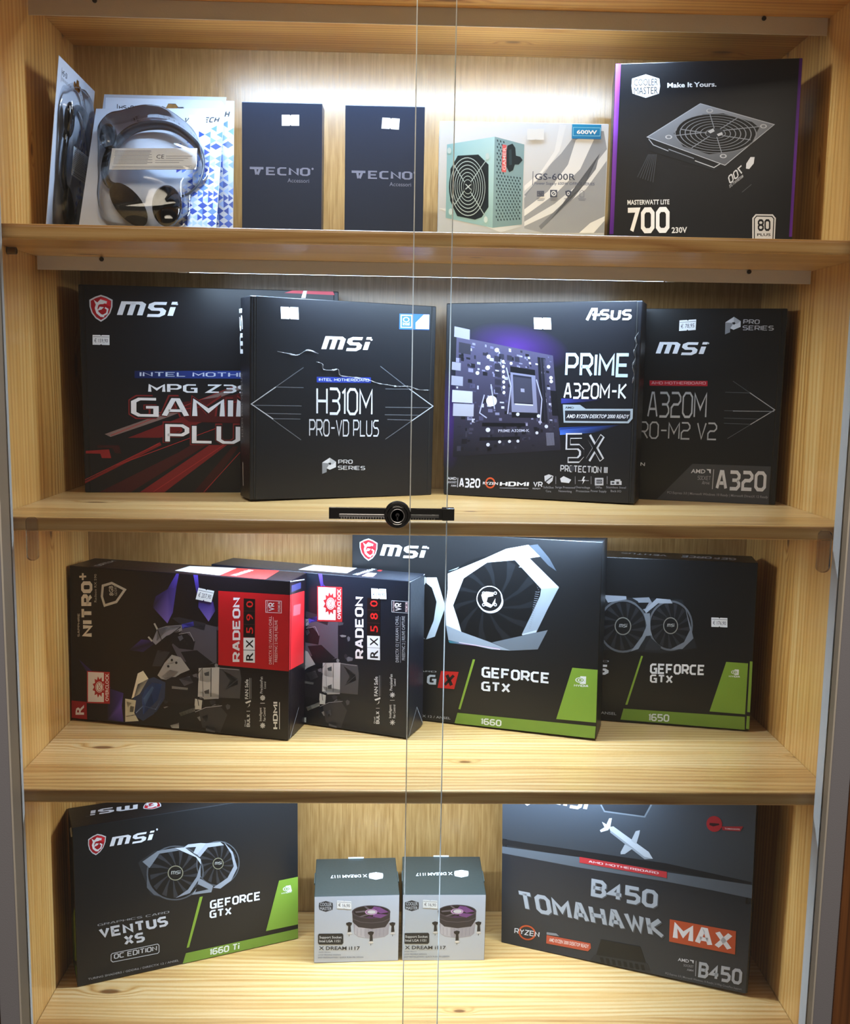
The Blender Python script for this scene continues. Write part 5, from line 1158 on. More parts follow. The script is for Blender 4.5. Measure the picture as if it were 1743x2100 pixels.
art('asus', 'chipset_lettering', None, 'front', [
 ('t','c9c9cf','AMD',[-128.6,21.3,-115.1,21.6,-128.7,25.5],'b4'),
 ('t','c9c9cf','SOCKET',[-127.8,16.5,-115.0,16.7,-127.8,19.6],'b2'),
 ('t','c9c9cf','AM4',[-123.4,11.7,-115.3,11.7,-123.4,14.9],'b2'),
 ('l','c9c9cf',0.92,[-113.3,24.7,-113.4,11.2],0),
 ('t','e4e4ea','A320',[-111.2,11.1,-80.3,11.8,-111.0,24.4],'s24'),
 ('r','d2562e',[-65.6,19.6,-58.3,19.9,-65.8,27.4],0.72),
 ('t','ececf0','RYZEN',[-76.4,17.0,-54.5,17.3,-76.1,20.9],'b3'),
 ('t','f2f2f6','HDMI',[-51.9,15.6,-10.5,17.1,-51.3,22.0],'s24'),
 ('l','8a8a92',1.08,[-51.8,13.1,-10.7,14.1],0),
 ('t','e2e2e8','VR',[-4.0,16.7,9.1,17.0,-3.9,24.1],'s20'),
 ('t','b0b0b8','READY',[-4.5,13.5,6.7,13.7,-4.5,15.6],'b3'),
])
art('asus', 'feature_icons', None, 'front', [
 ('p','c9c9cf',[11.3,32.6,17.4,35.1,23.8,33.1,22.9,26.1,17.8,21.5,12.0,25.6]),
 ('l','33343c',1.58,[13.5,24.8,22.4,32.2],0),
 ('p','d4d4da',[33.3,30.0,38.1,33.4,48.7,29.0,45.7,24.2,34.9,24.9]),
 ('p','dcdce2',[65.4,34.0,62.9,27.9,65.3,28.0,64.1,23.3,68.0,29.8,65.6,29.7,67.5,34.1]),
 ('l','9a9aa2',1.03,[58.2,28.2,63.4,28.4],0),
 ('L','9a9aa2',1.03,[67.7,28.6,72.8,28.8],0),
 ('p','b9b9c0',[80.9,32.9,92.4,33.4,92.8,23.2,81.2,22.6]),
 ('p','3a3b42',[83.0,30.6,90.8,31.0,91.0,25.5,83.2,25.1]),
 ('t','b9b9c0','ESD',[83.8,26.5,90.3,26.8,83.7,29.3],'b2'),
 ('p','c4c4ca',[102.1,29.6,116.9,30.2,117.1,24.9,102.3,24.3]),
 ('P','c4c4ca',[107.7,32.0,115.1,32.3,115.2,30.0,107.8,29.6]),
 ('p','3a3b42',[103.8,28.1,107.2,28.2,107.3,25.9,103.9,25.7]),
 ('P','3a3b42',[109.9,29.0,113.6,29.2,113.7,25.8,110.0,25.6]),
 ('l','8a8a92',0.7,[27.3,32.7,27.6,22.0],0),
 ('L','8a8a92',0.69,[54.0,33.9,54.4,23.2],0),
 ('L','8a8a92',0.69,[75.7,34.8,76.1,24.1],0),
 ('L','8a8a92',0.68,[97.5,35.7,97.8,25.1],0),
 ('t','8f8f97','SafeSlot',[10.3,15.6,24.9,15.6,10.2,18.8],'b1'),
 ('t','8f8f97','Core',[14.1,10.5,21.4,10.2,14.0,13.7],'b1'),
 ('t','8f8f97','Surge Protected',[27.1,16.4,54.3,16.9,27.0,19.5],'b1'),
 ('t','8f8f97','Networking',[31.8,11.4,49.9,11.5,31.7,14.5],'b1'),
 ('t','8f8f97','Overvoltage',[55.1,17.7,74.8,17.9,55.0,20.8],'b1'),
 ('t','8f8f97','Protection',[56.1,12.5,74.1,12.7,56.0,15.6],'b1'),
 ('t','8f8f97','24Pin',[82.1,18.9,90.9,18.6,82.0,22.0],'b1'),
 ('t','8f8f97','Power Supply',[76.0,13.5,97.3,13.8,75.9,16.6],'b1'),
 ('t','8f8f97','Stainless Steel',[96.7,19.6,123.0,20.1,96.6,22.6],'b1'),
 ('t','8f8f97','Back I/O',[103.0,14.7,117.1,14.7,102.9,17.8],'b1'),
])
art('asus', 'price_sticker', 'small white price sticker', 'front', [
 ('p','f4f4f2',[-9.7,247.8,1.0,247.4,2.3,245.8,3.3,247.3,13.9,246.9,15.1,231.5,4.5,231.8,3.2,233.4,2.1,231.9,-8.6,232.3]),
])
art('a320', 'brand_lettering', None, 'front', [
 ('t','f0f1f4','msi',[-38.9,202.2,25.0,202.1,-33.5,219.7],'m25'),
 ('e','c0c0c4',[31.1,218.4,32.4,218.4,31.0,219.7]),
])
art('a320', 'chipset_band', 'red band with grey lettering', 'front', [
 ('p','b51d2c',[-44.9,166.9,32.8,167.5,33.2,160.3,-44.5,159.6]),
 ('t','d9a6ac','AMD MOTHERBOARD',[-42.0,161.5,30.9,162.4,-42.2,165.4],'s16'),
])
art('a320', 'title_lettering', None, 'front', [
 ('t','b4b6ba','A320M',[-45.8,115.5,33.7,116.3,-46.1,151.4],'s10'),
 ('t','a6a8ac','PRO-M2 V2',[-70.3,85.5,49.0,86.4,-70.4,109.8],'s10'),
])
art('a320', 'line_print', 'thin grey line ornament', 'front', [
 ('l','4d5055',0.93,[66.2,167.8,122.7,129.9,63.2,89.2],0),
 ('L','4d5055',0.93,[57.0,152.5,88.0,152.1],0),
 ('L','4d5055',0.94,[57.1,127.4,121.9,127.8],0),
 ('L','4d5055',0.94,[57.1,117.3,104.5,117.0],0),
 ('L','4d5055',0.94,[57.5,110.1,92.2,109.7],0),
 ('l','a3a5aa',1.11,[88.9,152.5,122.7,129.9,92.3,109.3],0),
 ('L','8b8d92',0.93,[68.5,127.1,121.9,127.8],0),
])
art('a320', 'series_badge', None, 'front', [
 ('p','d8dade',[52.0,246.6,62.8,254.0,71.9,248.3,72.1,240.6,63.2,236.7,58.7,238.6,58.8,233.3,52.4,230.5]),
 ('p','8c8f94',[52.0,246.6,63.0,245.6,58.7,238.6,58.8,233.3,52.4,230.5]),
 ('P','b5b8bd',[62.8,254.0,71.9,248.3,67.0,244.3,63.0,245.6]),
 ('p','1c1e22',[60.5,246.3,64.0,247.0,65.5,245.0,63.1,243.3]),
 ('t','b9bbc0','PRO',[75.0,244.7,96.2,244.4,75.3,250.7],'s18'),
 ('t','b9bbc0','SERIES',[74.7,236.2,114.9,236.0,74.7,242.5],'s18'),
])
art('a320', 'chipset_panel', 'grey slanted corner panel with chipset lettering', 'front', [
 ('p','3f4043',[18.6,52.9,122.3,52.9,122.3,0.4,-27.7,0.6]),
 ('t','d0d0d3','AMD',[17.1,39.8,36.2,40.0,17.5,45.9],'b4'),
 ('p','d0d0d3',[37.7,46.2,43.7,46.1,43.6,39.9,41.7,41.7,41.5,44.1,39.3,44.4]),
 ('t','9c9c9f','SOCKET',[26.3,31.0,43.7,30.9,26.6,36.5],'s12'),
 ('t','9c9c9f','AM4',[32.5,24.6,42.6,24.3,33.0,29.3],'s12'),
 ('l','b0b0b3',0.95,[47.4,46.2,47.0,18.6],0),
 ('t','cfcfd2','A320',[51.3,17.8,117.6,18.1,51.1,45.6],'s21'),
 ('t','8f8f92','PCI Express 3.0 | Microsoft Windows 10 Ready | Microsoft DirectX 12 Ready',[-13.6,9.7,120.9,9.0,-13.4,13.3],'b2'),
 ('t','d8d8da','N',[-52.1,47.6,-46.0,47.4,-52.0,52.7],'b4'),
])
art('a320', 'price_sticker', 'small white price sticker', 'front', [
 ('p','f4f4f2',[-8.5,249.0,1.5,249.7,2.6,248.3,3.7,249.8,13.6,250.5,13.6,236.3,3.7,235.5,2.6,236.9,1.5,235.4,-8.5,234.7]),
 ('l','8a8a90',0.71,[-7.9,246.3,13.1,247.8],0),
 ('t','55565e','€ 78,95',[-6.3,238.4,11.4,239.7,-6.3,244.1],'b1'),
])
art('rx590', 'machine_picture', 'printed picture of a grey and blue armoured machine with purple flames', 'front', [
 ('q','4a38a0 4a38a0 33246a 2c2058 241a48',[-0.9,220.6,3.0,220.6,-1.0,201.1,-10.3,185.4,-14.3,197.7]),
 ('q','241a48 2c2058 2c2058 6a56a4 1a1426',[-31.7,186.4,-14.3,197.7,-9.0,183.0,-14.5,149.8,-36.6,170.9]),
 ('q','2c2058 3a2c74 4a3a84 6a56a4',[-14.3,197.7,-1.0,201.1,-6.4,165.6,-14.5,149.8]),
 ('q','4a38a0 4a38a0 33246a 2c2058',[24.1,220.6,30.7,220.6,32.5,200.9,29.4,193.2]),
 ('q','2c2058 33246a 2c2058 6a56a4 3a2c74',[32.5,200.9,53.0,185.0,56.2,172.7,46.5,157.0,31.5,175.9]),
 ('q','1a1426 33246a 1a1426 241a48',[-72.9,106.9,-53.7,123.8,-29.3,123.3,-51.1,106.1]),
 ('q','1a1426 33246a 54429a 33246a 1a1426',[-106.5,49.6,-81.7,44.1,-84.6,25.6,-82.1,2.3,-107.0,2.5]),
 ('q','241a48 33246a 1a1426',[-150.5,87.4,-100.9,50.1,-123.2,48.1]),
 ('p','26242c',[-3.3,6.8,-1.1,9.3,2.2,7.7,1.7,3.5,-1.7,1.7]),
 ('P','26242c',[-14.6,27.6,-10.9,29.6,-5.3,28.7,-6.2,25.6,-11.8,23.9]),
 ('P','0e0d11',[19.4,82.8,23.0,84.4,28.4,83.8,27.5,81.4,22.1,80.1]),
 ('P','1c1a20',[12.2,78.2,16.8,80.8,23.8,79.5,22.6,75.4,15.7,73.3]),
 ('P','141218',[14.5,16.7,17.7,18.1,22.4,17.7,21.6,15.5,16.9,14.3]),
 ('P','26242c',[-18.2,27.3,-14.9,30.1,-10.1,28.5,-10.9,23.9,-15.8,21.8]),
 ('P','6a686a',[39.3,101.5,43.6,103.7,50.1,102.7,49.0,99.3,42.5,97.5]),
 ('P','1c1a20',[23.9,119.2,28.6,121.6,35.8,120.5,34.6,116.7,27.4,114.8]),
 ('P','1c1a20',[71.0,83.1,73.4,86.0,77.0,84.1,76.4,79.2,72.8,77.2]),
 ('P','0e0d11',[19.3,64.2,22.7,66.4,27.8,65.3,27.0,61.6,21.8,59.9]),
 ('P','6a686a',[61.2,132.1,65.7,133.5,72.6,133.2,71.4,131.1,64.6,129.8]),
 ('P','1c1a20',[3.5,95.8,7.7,97.9,14.0,97.0,12.9,93.5,6.7,91.8]),
 ('P','26242c',[-8.0,124.8,-4.2,126.9,1.4,125.9,0.5,122.4,-5.2,120.7]),
 ('P','141218',[53.6,27.7,58.7,30.1,66.5,29.2,65.2,25.6,57.5,23.6]),
 ('P','55535a',[-2.2,144.9,0.8,146.5,5.4,145.7,4.6,143.1,0.1,141.8]),
 ('P','6a686a',[-2.9,103.6,1.5,105.7,8.2,104.8,7.0,101.7,0.4,100.0]),
 ('P','3a383e',[12.1,124.7,16.3,127.7,22.7,126.0,21.6,121.0,15.2,118.7]),
 ('P','55535a',[73.9,130.3,76.0,132.8,79.2,131.1,78.7,126.8,75.5,124.9]),
 ('P','55535a',[7.5,122.8,10.9,124.4,15.9,123.7,15.1,121.2,10.0,119.9]),
 ('P','6a686a',[32.2,90.4,34.2,91.7,37.2,91.1,36.7,89.1,33.7,88.1]),
 ('P','1c1a20',[8.9,30.7,12.6,33.3,18.1,32.0,17.2,27.8,11.7,25.8]),
 ('P','26242c',[31.9,42.6,35.0,45.6,39.6,43.8,38.8,38.8,34.2,36.5]),
 ('P','0e0d11',[40.8,78.6,42.7,80.8,45.6,79.3,45.1,75.5,42.2,73.9]),
 ('P','55535a',[50.2,7.3,54.1,9.0,60.0,8.5,59.0,6.1,53.1,4.7]),
 ('P','55535a',[17.0,136.4,21.0,138.6,27.1,137.5,26.1,134.1,20.0,132.4]),
 ('P','6a686a',[55.4,97.0,57.5,99.4,60.6,97.8,60.1,93.7,57.0,92.0]),
 ('P','55535a',[-16.5,82.3,-12.0,84.9,-5.2,83.7,-6.3,79.5,-13.1,77.4]),
 ('P','26242c',[30.4,30.7,33.9,32.1,39.1,31.7,38.2,29.8,33.0,28.6]),
 ('P','1c1a20',[17.0,133.1,21.4,135.7,28.1,134.4,27.0,130.2,20.3,128.2]),
 ('P','6a686a',[64.0,57.9,68.9,60.3,76.1,59.4,74.9,55.8,67.7,53.9]),
 ('P','3a383e',[49.0,78.3,53.4,79.9,60.0,79.5,58.9,77.0,52.3,75.6]),
 ('P','141218',[5.2,91.6,8.9,93.2,14.5,92.6,13.5,90.2,8.0,88.9]),
 ('P','55535a',[34.2,18.6,38.7,21.7,45.6,20.2,44.4,15.2,37.6,12.8]),
 ('P','141218',[-5.4,104.4,-1.6,107.4,4.2,105.6,3.2,100.6,-2.5,98.3]),
 ('P','0e0d11',[56.2,44.5,59.1,46.3,63.5,45.4,62.8,42.7,58.4,41.3]),
 ('P','3a383e',[71.8,40.5,74.6,43.2,78.8,41.6,78.1,37.0,73.9,34.9]),
 ('P','3a383e',[21.6,94.7,25.6,97.6,31.5,96.0,30.5,91.1,24.6,88.9]),
 ('P','6a686a',[0.1,58.4,5.0,61.0,12.5,59.9,11.2,55.8,3.8,53.6]),
 ('P','55535a',[46.8,32.0,50.8,34.0,56.8,33.2,55.8,30.2,49.8,28.6]),
 ('P','3a383e',[-8.3,26.1,-4.6,27.5,0.9,27.2,-0.0,25.1,-5.6,23.8]),
 ('P','26242c',[-20.6,38.5,-17.8,40.5,-13.6,39.5,-14.3,36.3,-18.5,34.7]),
 ('P','0e0d11',[34.2,30.1,39.7,32.1,47.9,31.7,46.5,28.9,38.3,27.2]),
 ('P','141218',[22.2,108.8,27.3,110.9,34.9,110.1,33.6,107.0,26.0,105.2]),
 ('P','3a383e',[-2.9,111.0,0.8,113.0,6.3,112.0,5.3,108.7,-0.1,107.1]),
 ('P','0e0d11',[54.4,65.4,59.3,67.4,66.5,66.7,65.3,63.7,58.1,62.0]),
 ('P','26242c',[32.7,88.6,34.5,91.3,37.3,89.4,36.9,84.6,34.1,82.7]),
 ('P','0e0d11',[37.0,51.0,39.0,53.0,42.1,51.8,41.6,48.5,38.5,47.0]),
 ('P','141218',[40.7,109.3,44.6,110.7,50.3,110.3,49.4,108.1,43.6,106.9]),
 ('P','26242c',[62.2,57.5,65.1,58.8,69.4,58.4,68.7,56.5,64.4,55.4]),
 ('P','0e0d11',[61.4,58.3,64.4,61.0,69.0,59.4,68.3,54.9,63.7,52.8]),
 ('P','6a686a',[-5.7,141.0,-1.0,142.6,6.1,142.1,4.9,139.6,-2.2,138.2]),
 ('P','6a686a',[8.7,100.1,12.4,101.6,17.9,101.1,17.0,99.0,11.5,97.7]),
 ('P','3a383e',[36.6,87.9,38.8,90.6,42.3,88.8,41.7,84.1,38.3,82.1]),
 ('P','141218',[18.3,34.8,20.4,36.3,23.6,35.5,23.0,33.0,19.9,31.8]),
 ('P','26242c',[68.7,104.8,71.2,107.6,74.8,105.7,74.2,100.9,70.6,98.8]),
 ('P','141218',[27.8,42.8,32.7,45.2,40.0,44.3,38.8,40.6,31.5,38.6]),
 ('P','6a686a',[2.3,111.8,6.0,113.2,11.4,112.8,10.5,110.6,5.1,109.4]),
 ('P','141218',[66.8,7.9,72.0,9.6,79.8,9.4,78.5,7.2,70.7,5.6]),
 ('P','6a686a',[-4.0,121.6,-1.7,123.5,1.6,122.3,1.1,119.1,-2.3,117.7]),
 ('P','55535a',[63.1,67.8,67.1,69.8,73.1,69.0,72.1,65.8,66.1,64.2]),
 ('P','6a686a',[29.7,19.7,34.9,22.4,42.8,21.4,41.5,17.2,33.6,14.9]),
 ('P','141218',[20.9,95.9,25.8,98.2,33.2,97.3,31.9,93.7,24.6,91.8]),
 ('P','141218',[-2.6,9.5,2.4,12.5,9.8,11.1,8.6,6.4,1.1,4.0]),
 ('P','141218',[23.4,8.4,27.2,11.4,32.8,9.7,31.9,4.8,26.2,2.4]),
 ('P','55535a',[55.8,69.3,59.0,70.7,63.8,70.2,63.0,68.0,58.2,66.8]),
 ('P','141218',[39.3,131.8,42.5,133.0,47.2,132.6,46.5,130.7,41.7,129.7]),
 ('P','3a383e',[24.9,105.8,28.0,107.1,32.7,106.6,31.9,104.8,27.2,103.8]),
 ('P','3a383e',[56.0,149.3,60.7,151.4,67.9,150.5,66.7,147.3,59.6,145.6]),
 ('P','26242c',[51.1,29.7,54.9,32.0,60.7,30.9,59.7,27.2,54.0,25.3]),
 ('P','141218',[8.0,75.3,13.5,78.0,21.7,76.9,20.4,72.7,12.1,70.4]),
 ('P','55535a',[71.4,101.6,76.7,104.1,84.5,103.1,83.2,99.1,75.4,97.1]),
 ('P','141218',[59.2,58.9,62.7,61.2,67.9,60.0,67.1,56.3,61.8,54.5]),
 ('P','6a686a',[48.6,89.4,53.1,91.9,59.9,90.7,58.8,86.7,52.0,84.7]),
 ('P','26242c',[-16.0,42.2,-10.8,44.2,-3.0,43.7,-4.3,40.8,-12.1,39.1]),
 ('P','3a383e',[71.0,79.5,74.5,81.6,79.8,80.6,78.9,77.3,73.7,75.6]),
 ('P','6a686a',[1.5,53.7,6.3,56.5,13.4,55.2,12.2,50.7,5.0,48.5]),
 ('P','55535a',[1.6,47.6,5.1,49.4,10.3,48.7,9.4,45.9,4.2,44.4]),
 ('P','6a686a',[60.1,87.6,64.2,89.8,70.3,88.8,69.3,85.4,63.2,83.7]),
 ('P','6a686a',[15.0,128.2,20.4,129.8,28.5,129.5,27.2,127.4,19.1,126.0]),
 ('P','1c1a20',[34.1,83.9,37.6,85.8,42.9,84.9,42.0,81.9,36.8,80.3]),
 ('P','26242c',[24.6,63.8,29.3,66.0,36.4,65.1,35.2,61.6,28.2,59.8]),
 ('P','6a686a',[-20.9,29.4,-16.2,31.2,-9.2,30.8,-10.3,28.2,-17.4,26.6]),
 ('P','26242c',[11.7,10.7,16.5,13.9,23.7,12.4,22.5,7.3,15.3,4.8]),
 ('P','26242c',[-23.7,40.3,-21.1,42.0,-17.3,41.1,-17.9,38.3,-21.8,36.9]),
 ('P','26242c',[47.7,44.6,51.6,47.0,57.4,45.9,56.5,41.9,50.6,40.0]),
 ('P','1c1a20',[-6.0,23.5,-0.9,26.2,6.7,25.1,5.4,21.0,-2.2,18.8]),
 ('P','55535a',[22.4,79.6,27.9,82.3,36.1,81.2,34.7,77.0,26.5,74.8]),
 ('P','6a686a',[67.1,91.0,69.3,92.4,72.7,91.7,72.1,89.5,68.8,88.4]),
 ('P','55535a',[51.5,38.2,55.9,41.2,62.4,39.6,61.4,34.7,54.8,32.3]),
 ('P','26242c',[38.9,113.4,43.2,115.1,49.7,114.5,48.6,112.1,42.1,110.7]),
 ('P','26242c',[1.9,35.0,4.9,36.5,9.3,35.9,8.6,33.6,4.1,32.3]),
 ('p','45414a',[42.6,152.9,58.3,150.4,58.5,100.1,34.7,93.0,2.8,100.5,-7.9,119.9,10.9,146.7]),
 ('P','77757c',[-29.2,141.1,-15.8,145.9,6.9,149.4,7.7,141.4,-15.9,132.0,-32.1,117.9,-37.4,122.6]),
 ('P','9a989c',[-29.2,140.5,-15.8,145.1,6.1,148.4,5.5,145.8,-15.8,138.3,-30.7,123.1]),
 ('L','a8a49a',2.62,[-34.1,148.3,-29.3,139.8],0),
 ('L','a09c92',2.63,[-43.3,128.5,-37.4,122.6],0),
 ('P','3d3ba0',[6.9,150.2,24.1,155.3,25.4,149.1,8.2,143.5]),
 ('P','26242c',[-7.7,157.9,2.9,160.0,42.6,154.2,40.0,144.0,2.9,151.1]),
 ('p','141218',[-10.5,134.9,13.5,139.4,26.8,127.8,24.1,114.9,2.8,115.7,-10.5,124.8]),
 ('P','5a5a66',[0.7,132.0,6.9,135.0,9.5,130.2,4.2,126.0]),
 ('p','8b8988',[-29.6,74.6,-18.7,93.5,-7.9,105.9,5.5,103.2,18.8,86.6,5.4,80.3,-10.7,68.6,-24.2,70.0]),
 ('P','a6a4a2',[-16.0,92.5,-7.4,104.2,2.8,101.7,-7.9,91.9]),
 ('P','5c5a5c',[-24.2,72.6,-10.7,84.0,2.8,82.6,-13.4,68.4]),
 ('P','15131a',[5.5,110.9,29.4,115.4,53.2,99.7,29.4,87.5,18.8,89.1]),
 ('P','2c2a30',[-37.6,86.8,-29.4,110.5,-10.6,109.5,-24.1,87.9]),
 ('p','a09d9b',[32.1,90.3,62.4,94.2,61.8,51.0,30.8,49.4]),
 ('P','b5b2ae',[34.7,89.2,50.6,91.9,50.1,71.5,33.4,72.6]),
 ('P','8b8986',[32.1,57.2,61.8,56.1,61.8,49.7,40.1,46.4]),
 ('p','3b393c',[62.4,94.2,92.5,94.3,94.7,80.6,92.8,52.6,61.8,51.0]),
 ('P','17161a',[67.7,90.8,88.7,80.1,90.0,72.6,71.7,63.4,78.2,76.6]),
 ('L','6a686a',1.55,[69.0,89.7,88.7,78.8,72.3,64.7],0),
 ('P','3a3a3c',[40.0,83.9,47.4,87.0,47.4,80.7,41.4,80.2]),
 ('P','3a3a3c',[40.1,58.4,47.5,61.6,47.5,55.3,41.4,54.7]),
 ('p','1a181e',[-29.6,61.8,-8.0,74.0,29.4,77.3,30.8,41.7,2.7,33.9,-24.3,41.7]),
 ('P','8a8886',[-8.0,61.2,16.1,60.8,15.6,57.7,-8.1,57.3]),
 ('P','55535a',[2.7,72.4,18.8,77.7,24.1,69.2,10.7,62.9]),
 ('p','c9c4b2',[-59.5,74.6,-51.3,79.2,-43.2,68.3,-57.0,45.1,-69.3,37.4]),
 ('P','26324e',[-59.6,59.1,-43.2,68.3,-35.0,71.6,-17.5,65.5,-18.9,42.2,-32.6,20.2,-51.8,6.6,-62.7,12.0,-68.0,32.4]),
 ('P','3c5288',[-54.2,46.6,-37.8,63.6,-22.9,62.4,-29.8,38.6,-51.7,15.7]),
 ('P','6484b8',[-51.5,39.1,-37.8,58.5,-35.1,56.1,-48.9,29.0]),
 ('L','7f93bb',1.34,[-62.6,17.3,-51.6,28.7,-32.5,25.4,-23.0,41.8],0),
 ('p','b5b09a',[-79.0,36.5,-62.5,35.5,-65.4,17.0,-58.6,5.9,-79.3,2.6]),
 ('P','23211f',[-71.4,26.8,-65.3,26.1,-66.8,18.2,-72.3,17.6]),
 ('P','8a8674',[-77.6,32.8,-69.4,30.9,-75.0,23.9]),
 ('L','34302c',1.35,[-77.8,10.6,-62.7,14.7],0),
 ('p','141318',[-35.3,19.9,2.7,39.0,26.8,36.2,24.1,5.1,-8.2,0.4,-24.5,8.0]),
 ('P','98968f',[2.6,23.6,25.4,33.5,26.8,28.5,5.3,18.7]),
 ('P','c4c1ba',[-10.9,4.1,2.6,9.4,2.6,1.6,-8.2,0.5]),
 ('P','a8a59f',[26.8,46.4,37.4,44.9,36.1,32.0,25.4,30.9]),
 ('p','2b292d',[32.1,29.0,61.3,42.0,74.5,28.0,64.1,1.4,37.5,6.4]),
 ('P','55545a',[37.4,21.8,45.4,25.2,46.8,17.6,40.1,14.4]),
 ('P','4a484c',[42.8,9.5,58.7,8.5,56.1,0.6,42.8,1.8]),
 ('l','1a181c',0.78,[32.1,83.9,37.4,90.7,38.7,50.1],0),
 ('L','1a181c',1.04,[28.1,89.9,31.6,75.0,29.4,54.4,32.1,36.7],0),
 ('L','1a181c',1.04,[18.8,86.6,25.4,71.9,24.1,51.3],0),
 ('L','1a181c',1.05,[-26.7,108.2,-15.9,111.6,-7.8,125.0],0),
 ('L','1a181c',1.05,[-29.3,139.8,-22.6,123.8,5.5,146.3],0),
 ('L','1a181c',1.04,[-13.2,132.2,2.9,141.0],0),
 ('L','1a181c',1.04,[50.6,91.9,50.2,51.2],0),
 ('L','8e8c92',0.79,[-22.8,75.2,-10.7,86.6,2.8,85.2],0),
 ('L','8e8c92',0.77,[62.4,92.9,91.2,92.9],0),
 ('L','8e8c92',0.78,[33.4,48.3,61.3,49.7],0),
 ('L','8e8c92',0.78,[2.9,136.0,18.8,139.8,25.4,127.7],0),
 ('L','8e8c92',0.79,[26.8,27.2,42.8,35.2,66.6,40.0],0),
 ('E','1a181c',[-7.9,98.3,-6.1,98.4,-7.9,100.1]),
 ('E','1a181c',[-1.2,95.0,0.6,95.2,-1.2,96.8]),
 ('E','1a181c',[-13.3,88.9,-11.4,89.0,-13.3,90.7]),
 ('E','1a181c',[10.8,126.5,12.7,126.7,10.8,128.3]),
 ('E','1a181c',[14.8,123.0,16.7,123.2,14.8,124.8]),
 ('E','1a181c',[42.8,17.2,44.6,17.4,42.8,19.0]),
 ('E','1a181c',[22.8,60.1,24.6,60.3,22.8,61.9]),
], 1.25)
art('rx590', 'title_lettering', None, 'front', [
 ('t','ece4d4','NITRO',[-127.7,121.7,-127.8,201.2,-145.0,120.4],'s31'),
 ('l','ece4d4',2.66,[-142.2,211.7,-142.4,202.0],0),
 ('L','ece4d4',2.67,[-147.6,206.3,-137.0,207.5],0),
 ('t','b9b2a4','SAPPHIRE',[-148.3,120.1,-147.8,153.7,-151.7,119.8],'s22'),
 ('t','b9b2a4','Radeon RX 590',[-121.5,171.8,-121.0,211.9,-125.4,171.5],'b1'),
])
art('rx590', 'memory_badge', None, 'front', [
 ('l','d2ccbc',3.44,[-111.6,196.0,-97.9,200.7,-78.1,192.7,-91.3,174.5,-109.2,168.1,-113.2,180.6],1),
 ('t','d2ccbc','8GB',[-95.3,183.1,-96.0,197.0,-102.2,182.6],'b4'),
 ('t','a8a294','GDDR5',[-89.9,183.5,-90.5,197.4,-94.0,183.2],'b2'),
])
art('rx590', 'overclock_badge', 'red and white overclock badge', 'front', [
 ('p','b3262a',[-137.6,71.3,-102.3,73.0,-102.8,26.8,-138.3,24.4]),
 ('p','eae4e2',[-136.2,70.1,-111.5,71.3,-112.0,28.3,-136.9,26.4]),
 ('p','b3262a',[-126.7,49.0,-129.4,44.2,-125.6,43.0,-126.4,36.9,-122.6,39.2,-121.2,33.7,-118.6,38.7,-115.5,35.5,-114.9,41.6,-111.1,41.8,-112.7,47.1,-109.3,50.5,-112.6,53.4,-110.8,59.0,-114.7,58.4,-115.1,64.4,-118.4,60.7,-120.8,65.2,-122.3,59.5,-126.0,61.0,-125.4,55.1,-129.2,53.2]),
 ('e','f0ece8',[-118.8,49.7,-112.8,50.2,-118.7,57.6]),
 ('r','b3262a',[-118.8,49.7,-113.5,50.2,-118.7,56.7],0.86),
 ('t','b3262a','OC',[-116.7,45.2,-116.6,54.5,-121.0,44.8],'b5'),
 ('t','f6eeee','OVERCLOCK',[-104.6,30.4,-104.1,70.6,-109.9,29.9],'b5'),
])
art('rx590', 'corner_mark', 'red square with a white letter', 'front', [
 ('p','9c1620',[-162.8,26.0,-138.8,26.2,-138.4,0.4,-162.6,0.4]),
 ('t','f2eaea','R',[-143.3,6.8,-143.1,21.3,-157.4,5.4],'b5'),
])
art('rx590', 'series_panel', 'red panel with model lettering', 'front', [
 ('p','c0141c',[60.8,200.9,162.8,202.3,162.8,97.2,61.1,97.3]),
 ('t','f4eaea','RADEON',[93.0,104.4,92.5,194.0,82.0,103.4],'s24'),
 ('p','f0f0f0',[97.5,138.5,114.0,139.8,114.3,104.9,97.7,104.5]),
 ('l','2a2a2c',0.77,[97.6,121.5,114.1,122.4],0),
 ('t','1c1a1c','R',[111.6,107.7,111.6,119.2,100.8,106.8],'b4'),
 ('T','1c1a1c','X',[111.5,125.2,111.4,137.1,100.7,124.3],'b4'),
 ('p','17090b',[97.6,193.1,114.1,193.3,114.0,139.8,97.4,139.5]),
 ('t','d8201e','5',[111.4,145.1,111.3,154.5,101.0,144.3],'b2'),
 ('T','d8201e','9',[111.2,163.2,111.2,172.6,100.9,162.4],'b2'),
 ('T','d8201e','0',[111.1,181.3,111.0,190.6,100.8,180.5],'b2'),
 ('l','4a2022',0.76,[97.7,175.8,114.2,176.5],0),
 ('L','4a2022',0.76,[97.9,157.2,114.4,158.0],0),
 ('l','e9b0b0',1.0,[129.2,192.4,129.3,176.2,151.5,176.9,151.3,193.1],1),
 ('t','f2e2e2','VR',[142.1,179.1,141.9,190.2,133.1,178.5],'s22'),
 ('t','e0c0c0','Radeon VR Ready Premium',[132.6,177.2,132.5,191.9,130.3,177.0],'b2'),
 ('t','e0c0c0','PREMIUM',[150.0,178.5,149.8,192.0,146.4,178.2],'b2'),
 ('t','efc8c8','DIRECTX 12 | VULKAN | CHILL',[138.5,105.0,137.8,171.4,134.4,104.7],'b1'),
 ('l','efc8c8',0.51,[140.8,104.7,140.1,170.4],0),
 ('t','efc8c8','FREESYNC 2 HDR | RELIVE',[146.6,108.9,146.0,166.6,142.5,108.6],'b1'),
])
